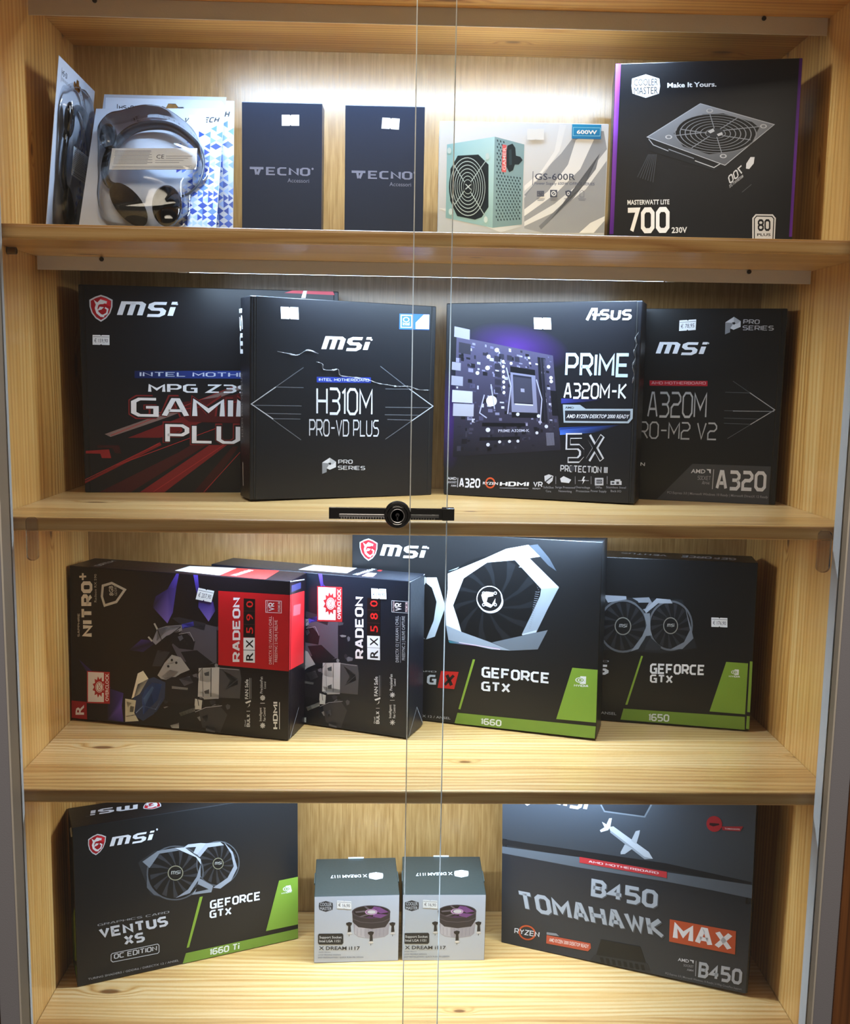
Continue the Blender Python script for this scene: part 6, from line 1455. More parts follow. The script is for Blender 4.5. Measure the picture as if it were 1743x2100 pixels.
art('rx590', 'feature_lettering', None, 'front', [
 ('t','d8d8da','BULX',[107.9,14.0,107.8,31.7,103.0,13.5],'s24'),
 ('t','d8d8da','Dual',[101.9,14.1,101.8,23.0,99.8,13.9],'b1'),
 ('l','d8d8da',0.77,[102.8,35.8,108.0,36.3],0),
 ('p','d8d8da',[103.3,41.5,105.4,42.2,107.4,47.7,107.4,43.9]),
 ('P','d8d8da',[100.6,48.3,108.9,52.1,109.0,49.6,102.2,46.4]),
 ('t','d8d8da','FAN Safe',[105.3,53.3,105.1,81.0,100.1,52.8],'b4'),
 ('l','d8d8da',0.51,[107.4,53.5,107.2,83.0],0),
 ('L','8a8a90',0.51,[109.5,53.7,109.2,83.2],0),
 ('l','d8d8da',1.54,[122.7,17.5,130.0,18.2],0),
 ('L','d8d8da',1.54,[123.8,20.3,129.0,15.4],0),
 ('L','d8d8da',1.54,[126.3,21.6,126.4,14.0],0),
 ('L','d8d8da',1.54,[128.9,20.8,123.8,14.9],0),
 ('l','d8d8da',1.79,[122.4,56.7,129.6,57.3],0),
 ('L','d8d8da',1.79,[123.4,59.4,128.6,54.6],0),
 ('L','d8d8da',1.79,[126.0,60.8,126.1,53.2],0),
 ('L','d8d8da',1.79,[128.6,59.9,123.5,54.1],0),
 ('t','d8d8da','Intelligent',[124.8,24.0,124.6,43.0,121.1,23.7],'b2'),
 ('t','d8d8da','Fan Control',[130.5,24.6,130.3,43.5,126.8,24.2],'b2'),
 ('l','d8d8da',0.77,[122.7,49.1,129.2,49.7],0),
 ('t','d8d8da','PrecisionFan',[126.0,63.3,125.8,86.4,121.8,62.9],'b2'),
 ('t','d8d8da','Control',[130.6,70.0,130.5,80.0,127.5,69.7],'b1'),
 ('t','e8e8ea','HDMI',[148.1,14.9,147.7,53.3,141.4,14.3],'s22'),
 ('l','e8e8ea',0.77,[150.7,15.2,150.3,53.0],0),
])
art('rx590', 'price_sticker', 'small white price sticker', 'front', [
 ('p','f4f4f2',[32.0,203.1,42.4,201.8,43.1,200.1,44.7,201.5,55.1,200.3,50.9,184.1,40.5,185.3,39.8,187.1,38.2,185.6,27.8,186.9]),
 ('l','8a8a90',0.84,[31.8,200.0,53.7,197.3],0),
 ('t','55565e','€ 207,90',[31.2,190.7,49.7,188.4,32.9,197.2],'b1'),
])
art('rx590', 'side_panel_print', 'red band on the end panel', 'right', [
 ('p','e0282e',[0.4,202.3,59.6,196.5,60.0,93.1,0.4,98.4]),
 ('p','f0606a',[15.4,184.8,45.0,181.2,42.6,166.5,13.1,170.5]),
])
art('rx590', 'side_badge', None, 'right', [
 ('p','3a3a70',[4.4,214.1,43.8,211.7,44.2,202.8,3.3,205.0]),
])
art('rx590', 'flap_edge', 'worn flap edge with painted glare', 'right', [
 ('l','c8ccd2',1.45,[0.4,220.6,59.0,212.7],0),
])
art('rx590', 'flap_edge', 'worn flap edge with painted glare', 'right', [
 ('l','9a9ca2',1.55,[7.4,1.2,41.7,33.6],0),  # glare on the flap crease drawn in as a pale line
])
art('rx590', 'data_label', 'white data label on top', 'top', [
 ('p','f2f4f6',[-11.6,16.3,-7.9,56.7,59.8,64.3,59.4,6.0]),
 ('l','b9bcc2',2.45,[-1.6,31.9,55.6,36.0],0),
])
art('rx590', 'top_band', 'red band on top', 'top', [
 ('p','c8302e',[59.4,6.0,59.8,64.3,123.7,67.6,128.1,0.4]),
 ('t','f0e4e2','RADEON RX',[89.4,57.6,82.8,9.2,79.2,59.7],'b4'),
])
art('rx590', 'top_lettering', None, 'top', [
 ('t','a8a49a','NITRO',[-121.2,57.1,-122.4,9.7,-130.9,56.5],'s22'),
])
art('rx580', 'machine_picture', 'printed picture of a dark armoured machine with a purple flame', 'front', [
 ('q','4a38a0 4a38a0 33246a 2c2058 241a48',[-3.9,219.5,-0.4,219.5,-3.9,206.5,-12.3,190.7,-15.9,203.4]),
 ('q','241a48 2c2058 2c2058 6a56a4 1a1426',[-31.6,192.2,-15.9,203.4,-11.1,188.2,-16.0,154.3,-36.0,176.4]),
 ('q','2c2058 3a2c74 4a3a84 6a56a4',[-15.9,203.4,-3.9,206.5,-8.7,170.2,-16.0,154.3]),
 ('q','4a38a0 4a38a0 33246a 2c2058',[18.5,219.5,24.4,219.5,26.1,205.5,23.3,197.7]),
 ('q','2c2058 33246a 2c2058 6a56a4 3a2c74',[26.1,205.5,44.4,188.6,47.2,176.0,38.6,160.2,25.2,179.9]),
 ('q','1a1426 33246a 1a1426 241a48',[-68.7,111.4,-51.3,128.4,-29.3,127.3,-48.9,110.2]),
 ('q','1a1426 33246a 54429a 33246a 1a1426',[-99.1,52.9,-76.6,46.8,-79.2,27.8,-76.9,3.7,-99.6,4.2]),
 ('q','241a48 33246a 1a1426',[-139.5,92.8,-94.1,53.4,-114.4,51.6]),
 ('p','26242c',[-5.8,7.4,-3.8,9.9,-0.8,8.2,-1.3,4.0,-4.3,2.1]),
 ('P','26242c',[-15.6,28.9,-12.6,30.9,-7.6,29.9,-8.4,26.7,-13.4,25.1]),
 ('P','0e0d11',[14.5,84.9,17.7,86.5,22.5,85.8,21.7,83.3,16.9,82.1]),
 ('P','1c1a20',[8.1,80.3,12.2,82.9,18.4,81.5,17.4,77.3,11.2,75.2]),
 ('P','141218',[10.2,17.3,13.0,18.7,17.3,18.2,16.6,15.9,12.3,14.8]),
 ('P','6a686a',[32.3,103.6,36.1,105.8,41.9,104.7,40.9,101.2,35.2,99.5]),
 ('P','1c1a20',[18.4,122.0,22.7,124.4,29.1,123.1,28.1,119.3,21.7,117.4]),
 ('P','1c1a20',[60.5,84.3,62.7,87.2,65.9,85.2,65.4,80.2,62.2,78.2]),
 ('P','0e0d11',[14.4,65.8,17.5,68.1,22.1,66.8,21.3,63.1,16.7,61.4]),
 ('P','6a686a',[51.7,134.4,55.8,135.8,61.9,135.3,60.9,133.2,54.8,132.1]),
 ('P','1c1a20',[0.3,98.5,4.0,100.6,9.6,99.5,8.7,96.0,3.1,94.3]),
 ('P','26242c',[-10.1,128.5,-6.7,130.6,-1.7,129.4,-2.5,125.8,-7.6,124.2]),
 ('P','141218',[45.1,28.0,49.7,30.4,56.6,29.4,55.5,25.7,48.6,23.7]),
 ('P','55535a',[-4.9,149.0,-2.2,150.6,1.8,149.6,1.2,147.0,-2.9,145.8]),
 ('P','6a686a',[-5.5,106.7,-1.6,108.7,4.4,107.7,3.4,104.4,-2.6,102.9]),
 ('P','3a383e',[7.9,127.9,11.7,130.9,17.4,129.0,16.4,123.9,10.7,121.7]),
 ('P','55535a',[63.1,132.3,64.9,134.8,67.8,133.0,67.3,128.6,64.5,126.8]),
 ('P','55535a',[3.8,126.1,6.8,127.7,11.3,126.9,10.6,124.3,6.0,123.1]),
 ('P','6a686a',[26.0,92.5,27.7,93.7,30.4,93.0,30.0,91.0,27.3,90.1]),
 ('P','1c1a20',[5.2,31.7,8.5,34.3,13.4,32.9,12.6,28.6,7.7,26.6]),
 ('P','26242c',[25.8,43.5,28.5,46.5,32.6,44.6,31.9,39.5,27.8,37.3]),
 ('P','0e0d11',[33.6,80.2,35.3,82.4,37.9,80.9,37.5,77.0,34.9,75.4]),
 ('P','55535a',[42.1,7.2,45.6,8.9,50.8,8.3,50.0,5.9,44.7,4.5]),
 ('P','55535a',[12.3,139.8,15.9,141.9,21.3,140.7,20.4,137.3,15.0,135.7]),
 ('P','6a686a',[46.6,98.7,48.5,101.2,51.3,99.5,50.8,95.3,48.0,93.6]),
 ('P','55535a',[-15.5,85.3,-13.7,87.6,-7.6,86.2,-8.6,81.9,-14.7,79.9]),
 ('P','26242c',[24.4,31.4,27.5,32.7,32.2,32.3,31.4,30.3,26.8,29.2]),
 ('P','1c1a20',[12.2,136.4,16.2,138.9,22.2,137.5,21.2,133.3,15.2,131.4]),
 ('P','6a686a',[54.4,58.7,58.7,61.0,65.1,60.0,64.0,56.4,57.6,54.5]),
 ('P','3a383e',[41.0,79.7,44.9,81.4,50.7,80.7,49.8,78.3,43.9,76.9]),
 ('P','141218',[1.8,94.2,5.1,95.7,10.1,95.0,9.2,92.6,4.3,91.3]),
 ('P','55535a',[27.8,19.0,31.9,22.1,38.0,20.4,37.0,15.4,30.9,13.0]),
 ('P','141218',[-7.8,107.5,-4.3,110.5,0.8,108.6,-0.0,103.4,-5.2,101.2]),
 ('P','0e0d11',[47.4,45.1,50.0,46.9,53.9,46.0,53.3,43.1,49.4,41.8]),
 ('P','3a383e',[61.3,40.8,63.8,43.5,67.5,41.8,66.9,37.1,63.2,35.1]),
 ('P','3a383e',[16.5,97.0,20.0,100.0,25.3,98.1,24.4,93.2,19.1,91.0]),
 ('P','6a686a',[-2.8,60.2,1.7,62.8,8.3,61.5,7.2,57.3,0.5,55.3]),
 ('P','55535a',[39.0,32.5,42.6,34.4,47.9,33.6,47.1,30.5,41.7,29.0]),
 ('P','3a383e',[-10.3,27.2,-7.0,28.7,-2.0,28.2,-2.8,26.1,-7.8,24.9]),
 ('P','0e0d11',[27.8,30.7,32.7,32.6,40.0,32.1,38.8,29.3,31.5,27.7]),
 ('P','141218',[16.9,111.4,21.5,113.5,28.3,112.5,27.2,109.3,20.4,107.7]),
 ('P','3a383e',[-5.5,114.2,-2.2,116.2,2.7,115.1,1.9,111.7,-3.0,110.2]),
 ('P','0e0d11',[45.8,66.4,50.1,68.4,56.6,67.6,55.5,64.6,49.0,62.9]),
 ('P','26242c',[26.4,90.5,28.0,93.3,30.5,91.3,30.1,86.4,27.6,84.5]),
 ('P','0e0d11',[30.3,52.1,32.1,54.0,34.8,52.8,34.4,49.4,31.7,48.0]),
 ('P','141218',[33.5,111.6,37.0,113.0,42.1,112.4,41.3,110.2,36.1,109.0]),
 ('P','26242c',[52.7,58.3,55.3,59.6,59.2,59.1,58.5,57.2,54.7,56.1]),
 ('P','0e0d11',[52.0,59.1,54.7,61.8,58.8,60.1,58.2,55.5,54.1,53.5]),
 ('P','6a686a',[-8.1,145.0,-3.8,146.6,2.5,145.9,1.5,143.4,-4.9,142.0]),
 ('P','6a686a',[4.9,102.8,8.2,104.2,13.2,103.6,12.3,101.5,7.4,100.3]),
 ('P','3a383e',[29.8,89.8,31.9,92.5,35.0,90.6,34.5,85.8,31.4,83.8]),
 ('P','141218',[13.6,35.7,15.5,37.3,18.3,36.4,17.8,33.8,15.0,32.7]),
 ('P','26242c',[58.5,106.4,60.6,109.2,63.9,107.3,63.4,102.3,60.1,100.3]),
 ('P','141218',[22.1,43.8,26.4,46.2,33.0,45.1,31.9,41.4,25.4,39.5]),
 ('P','6a686a',[-0.8,114.9,2.4,116.3,7.3,115.7,6.5,113.6,1.6,112.5]),
 ('P','141218',[56.9,7.6,61.5,9.3,68.5,9.0,67.3,6.7,60.4,5.2]),
 ('P','6a686a',[-6.5,125.1,-4.5,127.0,-1.5,125.7,-2.0,122.5,-5.0,121.1]),
 ('P','55535a',[53.5,68.8,57.1,70.8,62.4,69.8,61.5,66.6,56.2,65.0]),
 ('P','6a686a',[23.8,20.1,28.5,22.9,35.5,21.7,34.4,17.4,27.3,15.2]),
 ('P','141218',[15.8,98.3,20.2,100.5,26.8,99.4,25.7,95.8,19.1,94.0]),
 ('P','141218',[-5.1,10.1,-0.7,13.1,6.0,11.6,4.9,6.8,-1.8,4.5]),
 ('P','141218',[18.2,8.6,21.5,11.7,26.6,9.9,25.8,4.8,20.7,2.5]),
 ('P','55535a',[47.1,70.4,49.9,71.8,54.1,71.2,53.4,69.0,49.2,67.8]),
 ('P','141218',[32.2,134.6,35.1,135.8,39.3,135.2,38.6,133.4,34.4,132.4]),
 ('P','3a383e',[19.4,108.4,22.2,109.5,26.4,109.0,25.7,107.2,21.5,106.2]),
 ('P','3a383e',[47.1,152.1,51.3,154.1,57.7,153.1,56.7,149.8,50.3,148.3]),
 ('P','26242c',[42.9,30.0,46.3,32.4,51.4,31.2,50.6,27.4,45.5,25.5]),
 ('P','141218',[4.3,77.4,9.2,80.1,16.6,78.8,15.4,74.5,8.0,72.4]),
 ('P','55535a',[60.9,103.1,65.6,105.6,72.5,104.4,71.4,100.4,64.4,98.4]),
 ('P','141218',[50.1,59.7,53.2,62.0,57.8,60.7,57.1,57.0,52.4,55.2]),
 ('P','6a686a',[40.6,91.1,44.6,93.6,50.6,92.2,49.6,88.2,43.6,86.2]),
 ('P','26242c',[-15.6,44.1,-12.5,45.9,-5.5,45.2,-6.7,42.3,-13.7,40.6]),
 ('P','3a383e',[60.5,80.6,63.7,82.7,68.3,81.5,67.6,78.2,62.9,76.6]),
 ('P','6a686a',[-1.5,55.4,2.8,58.2,9.1,56.7,8.1,52.1,1.7,50.0]),
 ('P','55535a',[-1.4,49.1,1.7,50.9,6.4,50.1,5.6,47.2,1.0,45.8]),
 ('P','6a686a',[50.8,89.1,54.5,91.2,59.9,90.1,59.0,86.6,53.6,85.0]),
 ('P','6a686a',[10.5,131.5,15.3,133.0,22.6,132.5,21.4,130.4,14.1,129.1]),
 ('P','1c1a20',[27.7,85.7,30.8,87.6,35.5,86.6,34.7,83.5,30.0,82.0]),
 ('P','26242c',[19.2,65.3,23.4,67.5,29.7,66.5,28.7,63.0,22.4,61.2]),
 ('P','26242c',[7.7,11.2,12.0,14.4,18.5,12.7,17.4,7.6,11.0,5.1]),
 ('P','26242c',[39.8,45.3,43.3,47.8,48.5,46.5,47.7,42.5,42.5,40.6]),
 ('P','1c1a20',[-8.2,24.6,-3.7,27.2,3.2,26.0,2.1,21.8,-4.8,19.6]),
 ('P','55535a',[17.2,81.6,22.1,84.2,29.4,82.9,28.2,78.6,20.9,76.5]),
 ('P','6a686a',[57.0,92.4,59.0,93.7,62.0,93.0,61.5,90.7,58.5,89.7]),
 ('P','55535a',[43.2,38.7,47.1,41.8,53.0,40.0,52.0,35.0,46.2,32.7]),
 ('P','26242c',[31.9,115.8,35.7,117.4,41.5,116.8,40.5,114.3,34.8,113.0]),
 ('P','26242c',[-1.1,36.2,1.6,37.7,5.5,37.0,4.9,34.6,0.9,33.4]),
 ('p','45414a',[35.1,156.2,49.2,153.2,49.4,101.9,28.2,95.1,-0.4,103.3,-10.0,123.5,6.8,150.5]),
 ('P','77757c',[-15.4,146.9,-15.4,150.5,3.2,153.4,3.9,145.2,-15.4,136.2,-15.4,123.6,-15.4,129.0]),
 ('P','9a989c',[-15.4,146.4,-15.4,149.7,2.5,152.3,2.0,149.7,-15.4,142.7,-15.4,128.8]),
 ('P','3d3ba0',[3.2,154.2,18.6,159.0,19.8,152.6,4.4,147.3]),
 ('P','26242c',[-10.0,162.4,-0.4,164.3,35.1,157.4,32.8,147.0,-0.4,155.2]),
 ('p','141218',[-12.4,138.9,9.1,142.9,21.0,130.8,18.7,117.7,-0.4,118.9,-12.4,128.5]),
 ('P','5a5a66',[-2.3,135.7,3.2,138.6,5.6,133.6,0.8,129.4]),
 ('p','8b8988',[-15.5,79.0,-15.5,97.1,-10.0,109.1,2.0,106.1,13.9,88.8,2.0,82.6,-12.5,70.9,-15.5,73.6]),
 ('P','a6a4a2',[-15.5,95.7,-9.5,107.3,-0.4,104.6,-10.0,94.7]),
 ('P','5c5a5c',[-15.5,76.2,-12.5,86.7,-0.4,85.0,-14.9,70.7]),
 ('P','15131a',[2.0,113.9,23.4,118.0,44.7,101.5,23.5,89.5,13.9,91.4]),
 ('p','a09d9b',[25.8,92.3,52.9,95.7,52.4,51.7,24.7,50.5]),
 ('P','b5b2ae',[28.2,91.2,42.4,93.6,42.0,72.8,27.1,74.2]),
 ('P','8b8986',[25.9,58.4,52.4,56.8,52.4,50.4,33.0,47.3]),
 ('p','3b393c',[52.9,95.7,79.6,95.2,81.6,81.3,79.9,52.8,52.4,51.7]),
 ('P','17161a',[57.6,92.2,76.2,80.8,77.5,73.2,61.2,64.1,67.0,77.5]),
 ('L','6a686a',0.96,[58.8,91.0,76.3,79.6,61.7,65.4],0),
 ('P','3a3a3c',[32.9,85.6,39.5,88.7,39.6,82.2,34.1,81.8]),
 ('P','3a3a3c',[33.0,59.6,39.6,62.8,39.6,56.2,34.2,55.8]),
 ('p','1a181e',[-15.5,65.8,-10.1,76.4,23.5,79.1,24.7,42.6,-0.4,35.1,-15.6,44.6]),
 ('P','8a8886',[-10.1,63.2,11.6,62.4,11.1,59.2,-10.1,59.3]),
 ('P','55535a',[-0.4,74.5,14.0,79.6,18.7,70.9,6.8,64.6]),
 ('p','141318',[-15.6,23.7,-0.4,40.3,21.2,37.1,18.8,5.2,-10.2,0.4,-15.6,10.1]),
 ('P','98968f',[-0.5,24.5,20.0,34.3,21.2,29.2,2.0,19.4]),
 ('P','c4c1ba',[-12.6,4.7,-0.5,9.9,-0.5,2.0,-10.2,1.0]),
 ('P','a8a59f',[21.1,47.6,30.7,45.8,29.5,32.6,20.0,31.7]),
 ('p','2b292d',[25.9,29.6,51.9,42.5,63.7,28.0,54.5,1.0,30.8,6.4]),
 ('P','55545a',[30.7,22.2,37.8,25.5,39.0,17.8,33.1,14.6]),
 ('P','4a484c',[35.5,9.5,49.7,8.3,47.4,0.4,35.5,1.7]),
 ('l','1a181c',0.48,[25.8,85.8,30.6,92.7,31.8,51.1],0),
 ('L','1a181c',0.65,[22.3,92.0,25.4,76.7,23.5,55.6,25.9,37.5],0),
 ('L','1a181c',0.65,[13.9,88.8,19.9,73.6,18.8,52.6],0),
 ('L','1a181c',0.65,[-15.4,145.6,-15.4,128.5,2.0,150.2],0),
 ('L','1a181c',0.65,[-14.8,136.1,-0.4,144.9],0),
 ('L','1a181c',0.64,[42.4,93.6,42.0,52.0],0),
 ('L','8e8c92',0.49,[-15.5,78.8,-12.5,89.3,-0.4,87.6],0),
 ('L','8e8c92',0.48,[52.9,94.4,78.5,93.9],0),
 ('L','8e8c92',0.49,[27.1,49.4,51.9,50.3],0),
 ('L','8e8c92',0.49,[-0.4,139.7,13.9,143.2,19.8,130.7],0),
 ('L','8e8c92',0.49,[21.2,27.9,35.4,35.8,56.7,40.3],0),
 ('E','1a181c',[-10.0,101.3,-8.3,101.4,-10.0,103.1]),
 ('E','1a181c',[-4.0,97.8,-2.3,97.9,-4.0,99.6]),
 ('E','1a181c',[-14.9,91.7,-13.2,91.9,-14.9,93.6]),
 ('E','1a181c',[6.8,129.8,8.4,129.9,6.8,131.6]),
 ('E','1a181c',[10.3,126.2,12.0,126.3,10.3,128.0]),
 ('E','1a181c',[35.5,17.4,37.2,17.6,35.5,19.3]),
 ('E','1a181c',[17.5,61.6,19.2,61.8,17.5,63.5]),
], 1.25)
art('rx580', 'overclock_badge', 'red and white overclock badge', 'front', [
 ('p','b3262a',[16.9,201.6,55.3,203.4,55.6,154.1,16.9,151.4]),
 ('p','eae4e2',[18.4,200.3,45.4,201.5,45.6,155.7,18.5,153.6]),
 ('p','b3262a',[29.2,177.7,26.4,172.6,30.5,171.4,29.8,164.9,33.8,167.3,35.5,161.4,38.2,166.7,41.7,163.3,42.1,169.9,46.4,170.1,44.5,175.7,48.1,179.4,44.5,182.4,46.3,188.4,42.1,187.8,41.6,194.2,38.1,190.2,35.4,195.0,33.8,188.9,29.7,190.6,30.5,184.2,26.3,182.2]),
 ('e','f0ece8',[37.8,178.5,44.3,179.0,37.8,186.9]),
 ('r','b3262a',[37.8,178.5,43.6,179.0,37.8,185.9],0.86),
 ('t','b3262a','OC',[40.1,173.7,40.1,183.7,35.5,173.3],'b5'),
 ('t','f6eeee','OVERCLOCK',[53.6,157.9,53.4,200.7,47.9,157.4],'b5'),
])
art('rx580', 'series_lettering', None, 'front', [
 ('t','f4eaea','RADEON',[88.7,105.0,87.5,192.7,76.1,104.0],'s24'),
 ('p','f0f0f0',[93.6,138.4,112.7,139.7,113.2,105.7,94.1,105.2]),
 ('l','2a2a2c',0.47,[93.9,121.8,113.0,122.8],0),
 ('t','1c1a1c','R',[110.2,108.4,110.0,119.6,97.7,107.4],'b4'),
 ('T','1c1a1c','X',[109.9,125.4,109.8,137.1,97.4,124.5],'b4'),
 ('p','17090b',[93.5,191.8,112.4,191.9,112.7,139.7,93.6,139.4]),
 ('t','d8201e','5',[109.6,144.9,109.5,154.1,97.8,144.0],'b2'),
 ('T','d8201e','8',[109.4,162.5,109.2,171.7,97.5,161.8],'b2'),
 ('T','d8201e','0',[109.1,180.2,108.9,189.3,97.2,179.4],'b2'),
 ('l','4a2022',0.47,[93.7,174.9,112.7,175.5],0),
 ('L','4a2022',0.47,[94.0,156.7,113.0,157.5],0),
 ('l','c8c8cc',0.61,[129.8,191.0,130.1,175.2,154.4,175.8,154.4,191.5],1),
 ('t','f2e2e2','VR',[144.6,178.0,144.4,188.7,134.4,177.4],'s22'),
 ('t','e0c0c0','Radeon VR Ready Premium',[133.8,176.1,133.6,190.5,131.2,176.0],'b2'),
 ('t','e0c0c0','PREMIUM',[153.6,177.4,153.3,190.4,149.5,177.1],'b2'),
 ('t','b9bbc0','DIRECTX 12 | VULKAN | CHILL',[141.0,106.0,139.8,170.5,136.3,105.6],'b1'),
 ('l','b9bbc0',0.31,[143.6,105.7,142.4,169.5],0),
 ('t','b9bbc0','FREESYNC 2 | RELIVE CAPTURE',[150.2,109.9,149.1,171.1,145.6,109.5],'b1'),
])
art('rx580', 'feature_lettering', None, 'front', [
 ('t','d8d8da','BULX',[113.2,15.2,113.0,33.0,108.0,14.5],'s24'),
 ('t','d8d8da','Dual',[106.8,15.1,106.8,24.0,104.6,14.8],'b1'),
 ('l','d8d8da',0.47,[107.8,36.9,113.3,37.6],0),
 ('p','d8d8da',[108.3,42.5,110.5,43.3,112.6,48.9,112.7,45.1]),
 ('P','d8d8da',[105.4,49.3,114.2,53.4,114.3,50.9,107.1,47.4]),
 ('t','d8d8da','FAN Safe',[110.4,54.4,110.1,82.2,104.8,53.8],'b4'),
 ('l','d8d8da',0.31,[112.6,54.7,112.3,84.2],0),
 ('L','8a8a90',0.31,[114.8,55.0,114.5,84.5],0),
 ('l','d8d8da',0.94,[128.9,19.3,136.6,20.3],0),
 ('L','d8d8da',0.94,[130.0,22.1,135.5,17.5],0),
 ('L','d8d8da',0.94,[132.7,23.6,132.8,16.0],0),
 ('L','d8d8da',0.94,[135.4,22.9,130.0,16.8],0),
 ('l','d8d8da',1.09,[128.5,58.4,136.1,59.4],0),
 ('L','d8d8da',1.09,[129.6,61.2,135.0,56.6],0),
 ('L','d8d8da',1.09,[132.3,62.7,132.3,55.1],0),
 ('L','d8d8da',1.09,[135.0,61.9,129.6,55.9],0),
 ('t','d8d8da','Intelligent',[131.0,25.9,130.8,44.9,127.2,25.4],'b2'),
 ('t','d8d8da','Fan Control',[137.0,26.7,136.8,45.6,133.2,26.2],'b2'),
 ('l','d8d8da',0.47,[128.8,50.9,135.7,51.8],0),
 ('t','d8d8da','PrecisionFan',[132.2,65.2,132.0,88.2,127.9,64.7],'b2'),
 ('t','d8d8da','Control',[137.1,72.1,136.9,82.1,133.8,71.7],'b1'),
])
art('rx580', 'price_sticker', 'small white price sticker', 'front', [
 ('p','f4f4f2',[99.2,205.4,109.2,205.8,110.4,204.4,111.4,205.9,121.3,206.3,122.1,192.2,112.2,191.7,111.0,193.1,109.9,191.6,99.9,191.1]),
 ('l','8a8a90',0.74,[99.9,202.7,120.9,203.6],0),
 ('t','55565e','€ 198,90',[102.0,194.8,119.7,195.6,101.7,200.5],'b1'),
])
art('rx580', 'flap_edge', 'worn flap edge with painted glare', 'right', [
 ('l','c8ccd2',1.11,[0.7,218.3,60.0,219.0],0),
])
art('rx580', 'flap_edge', 'worn flap edge with painted glare', 'right', [
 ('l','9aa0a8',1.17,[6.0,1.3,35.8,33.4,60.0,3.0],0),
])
art('rx580', 'data_label', 'white data label on top', 'top', [
 ('p','f4f6f8',[-19.5,13.9,-17.8,56.5,50.5,60.0,54.5,17.1]),
])
art('rx580', 'top_lettering', None, 'top', [
 ('t','e8e8ea','RADEON RX',[80.0,63.7,74.3,9.5,71.0,65.2],'b4'),
 ('p','e8e8ea',[81.9,6.9,79.6,34.1,93.1,33.2,97.8,7.3]),
 ('p','c02a2a',[85.6,50.6,84.8,60.0,90.6,60.0,92.1,49.0]),
])
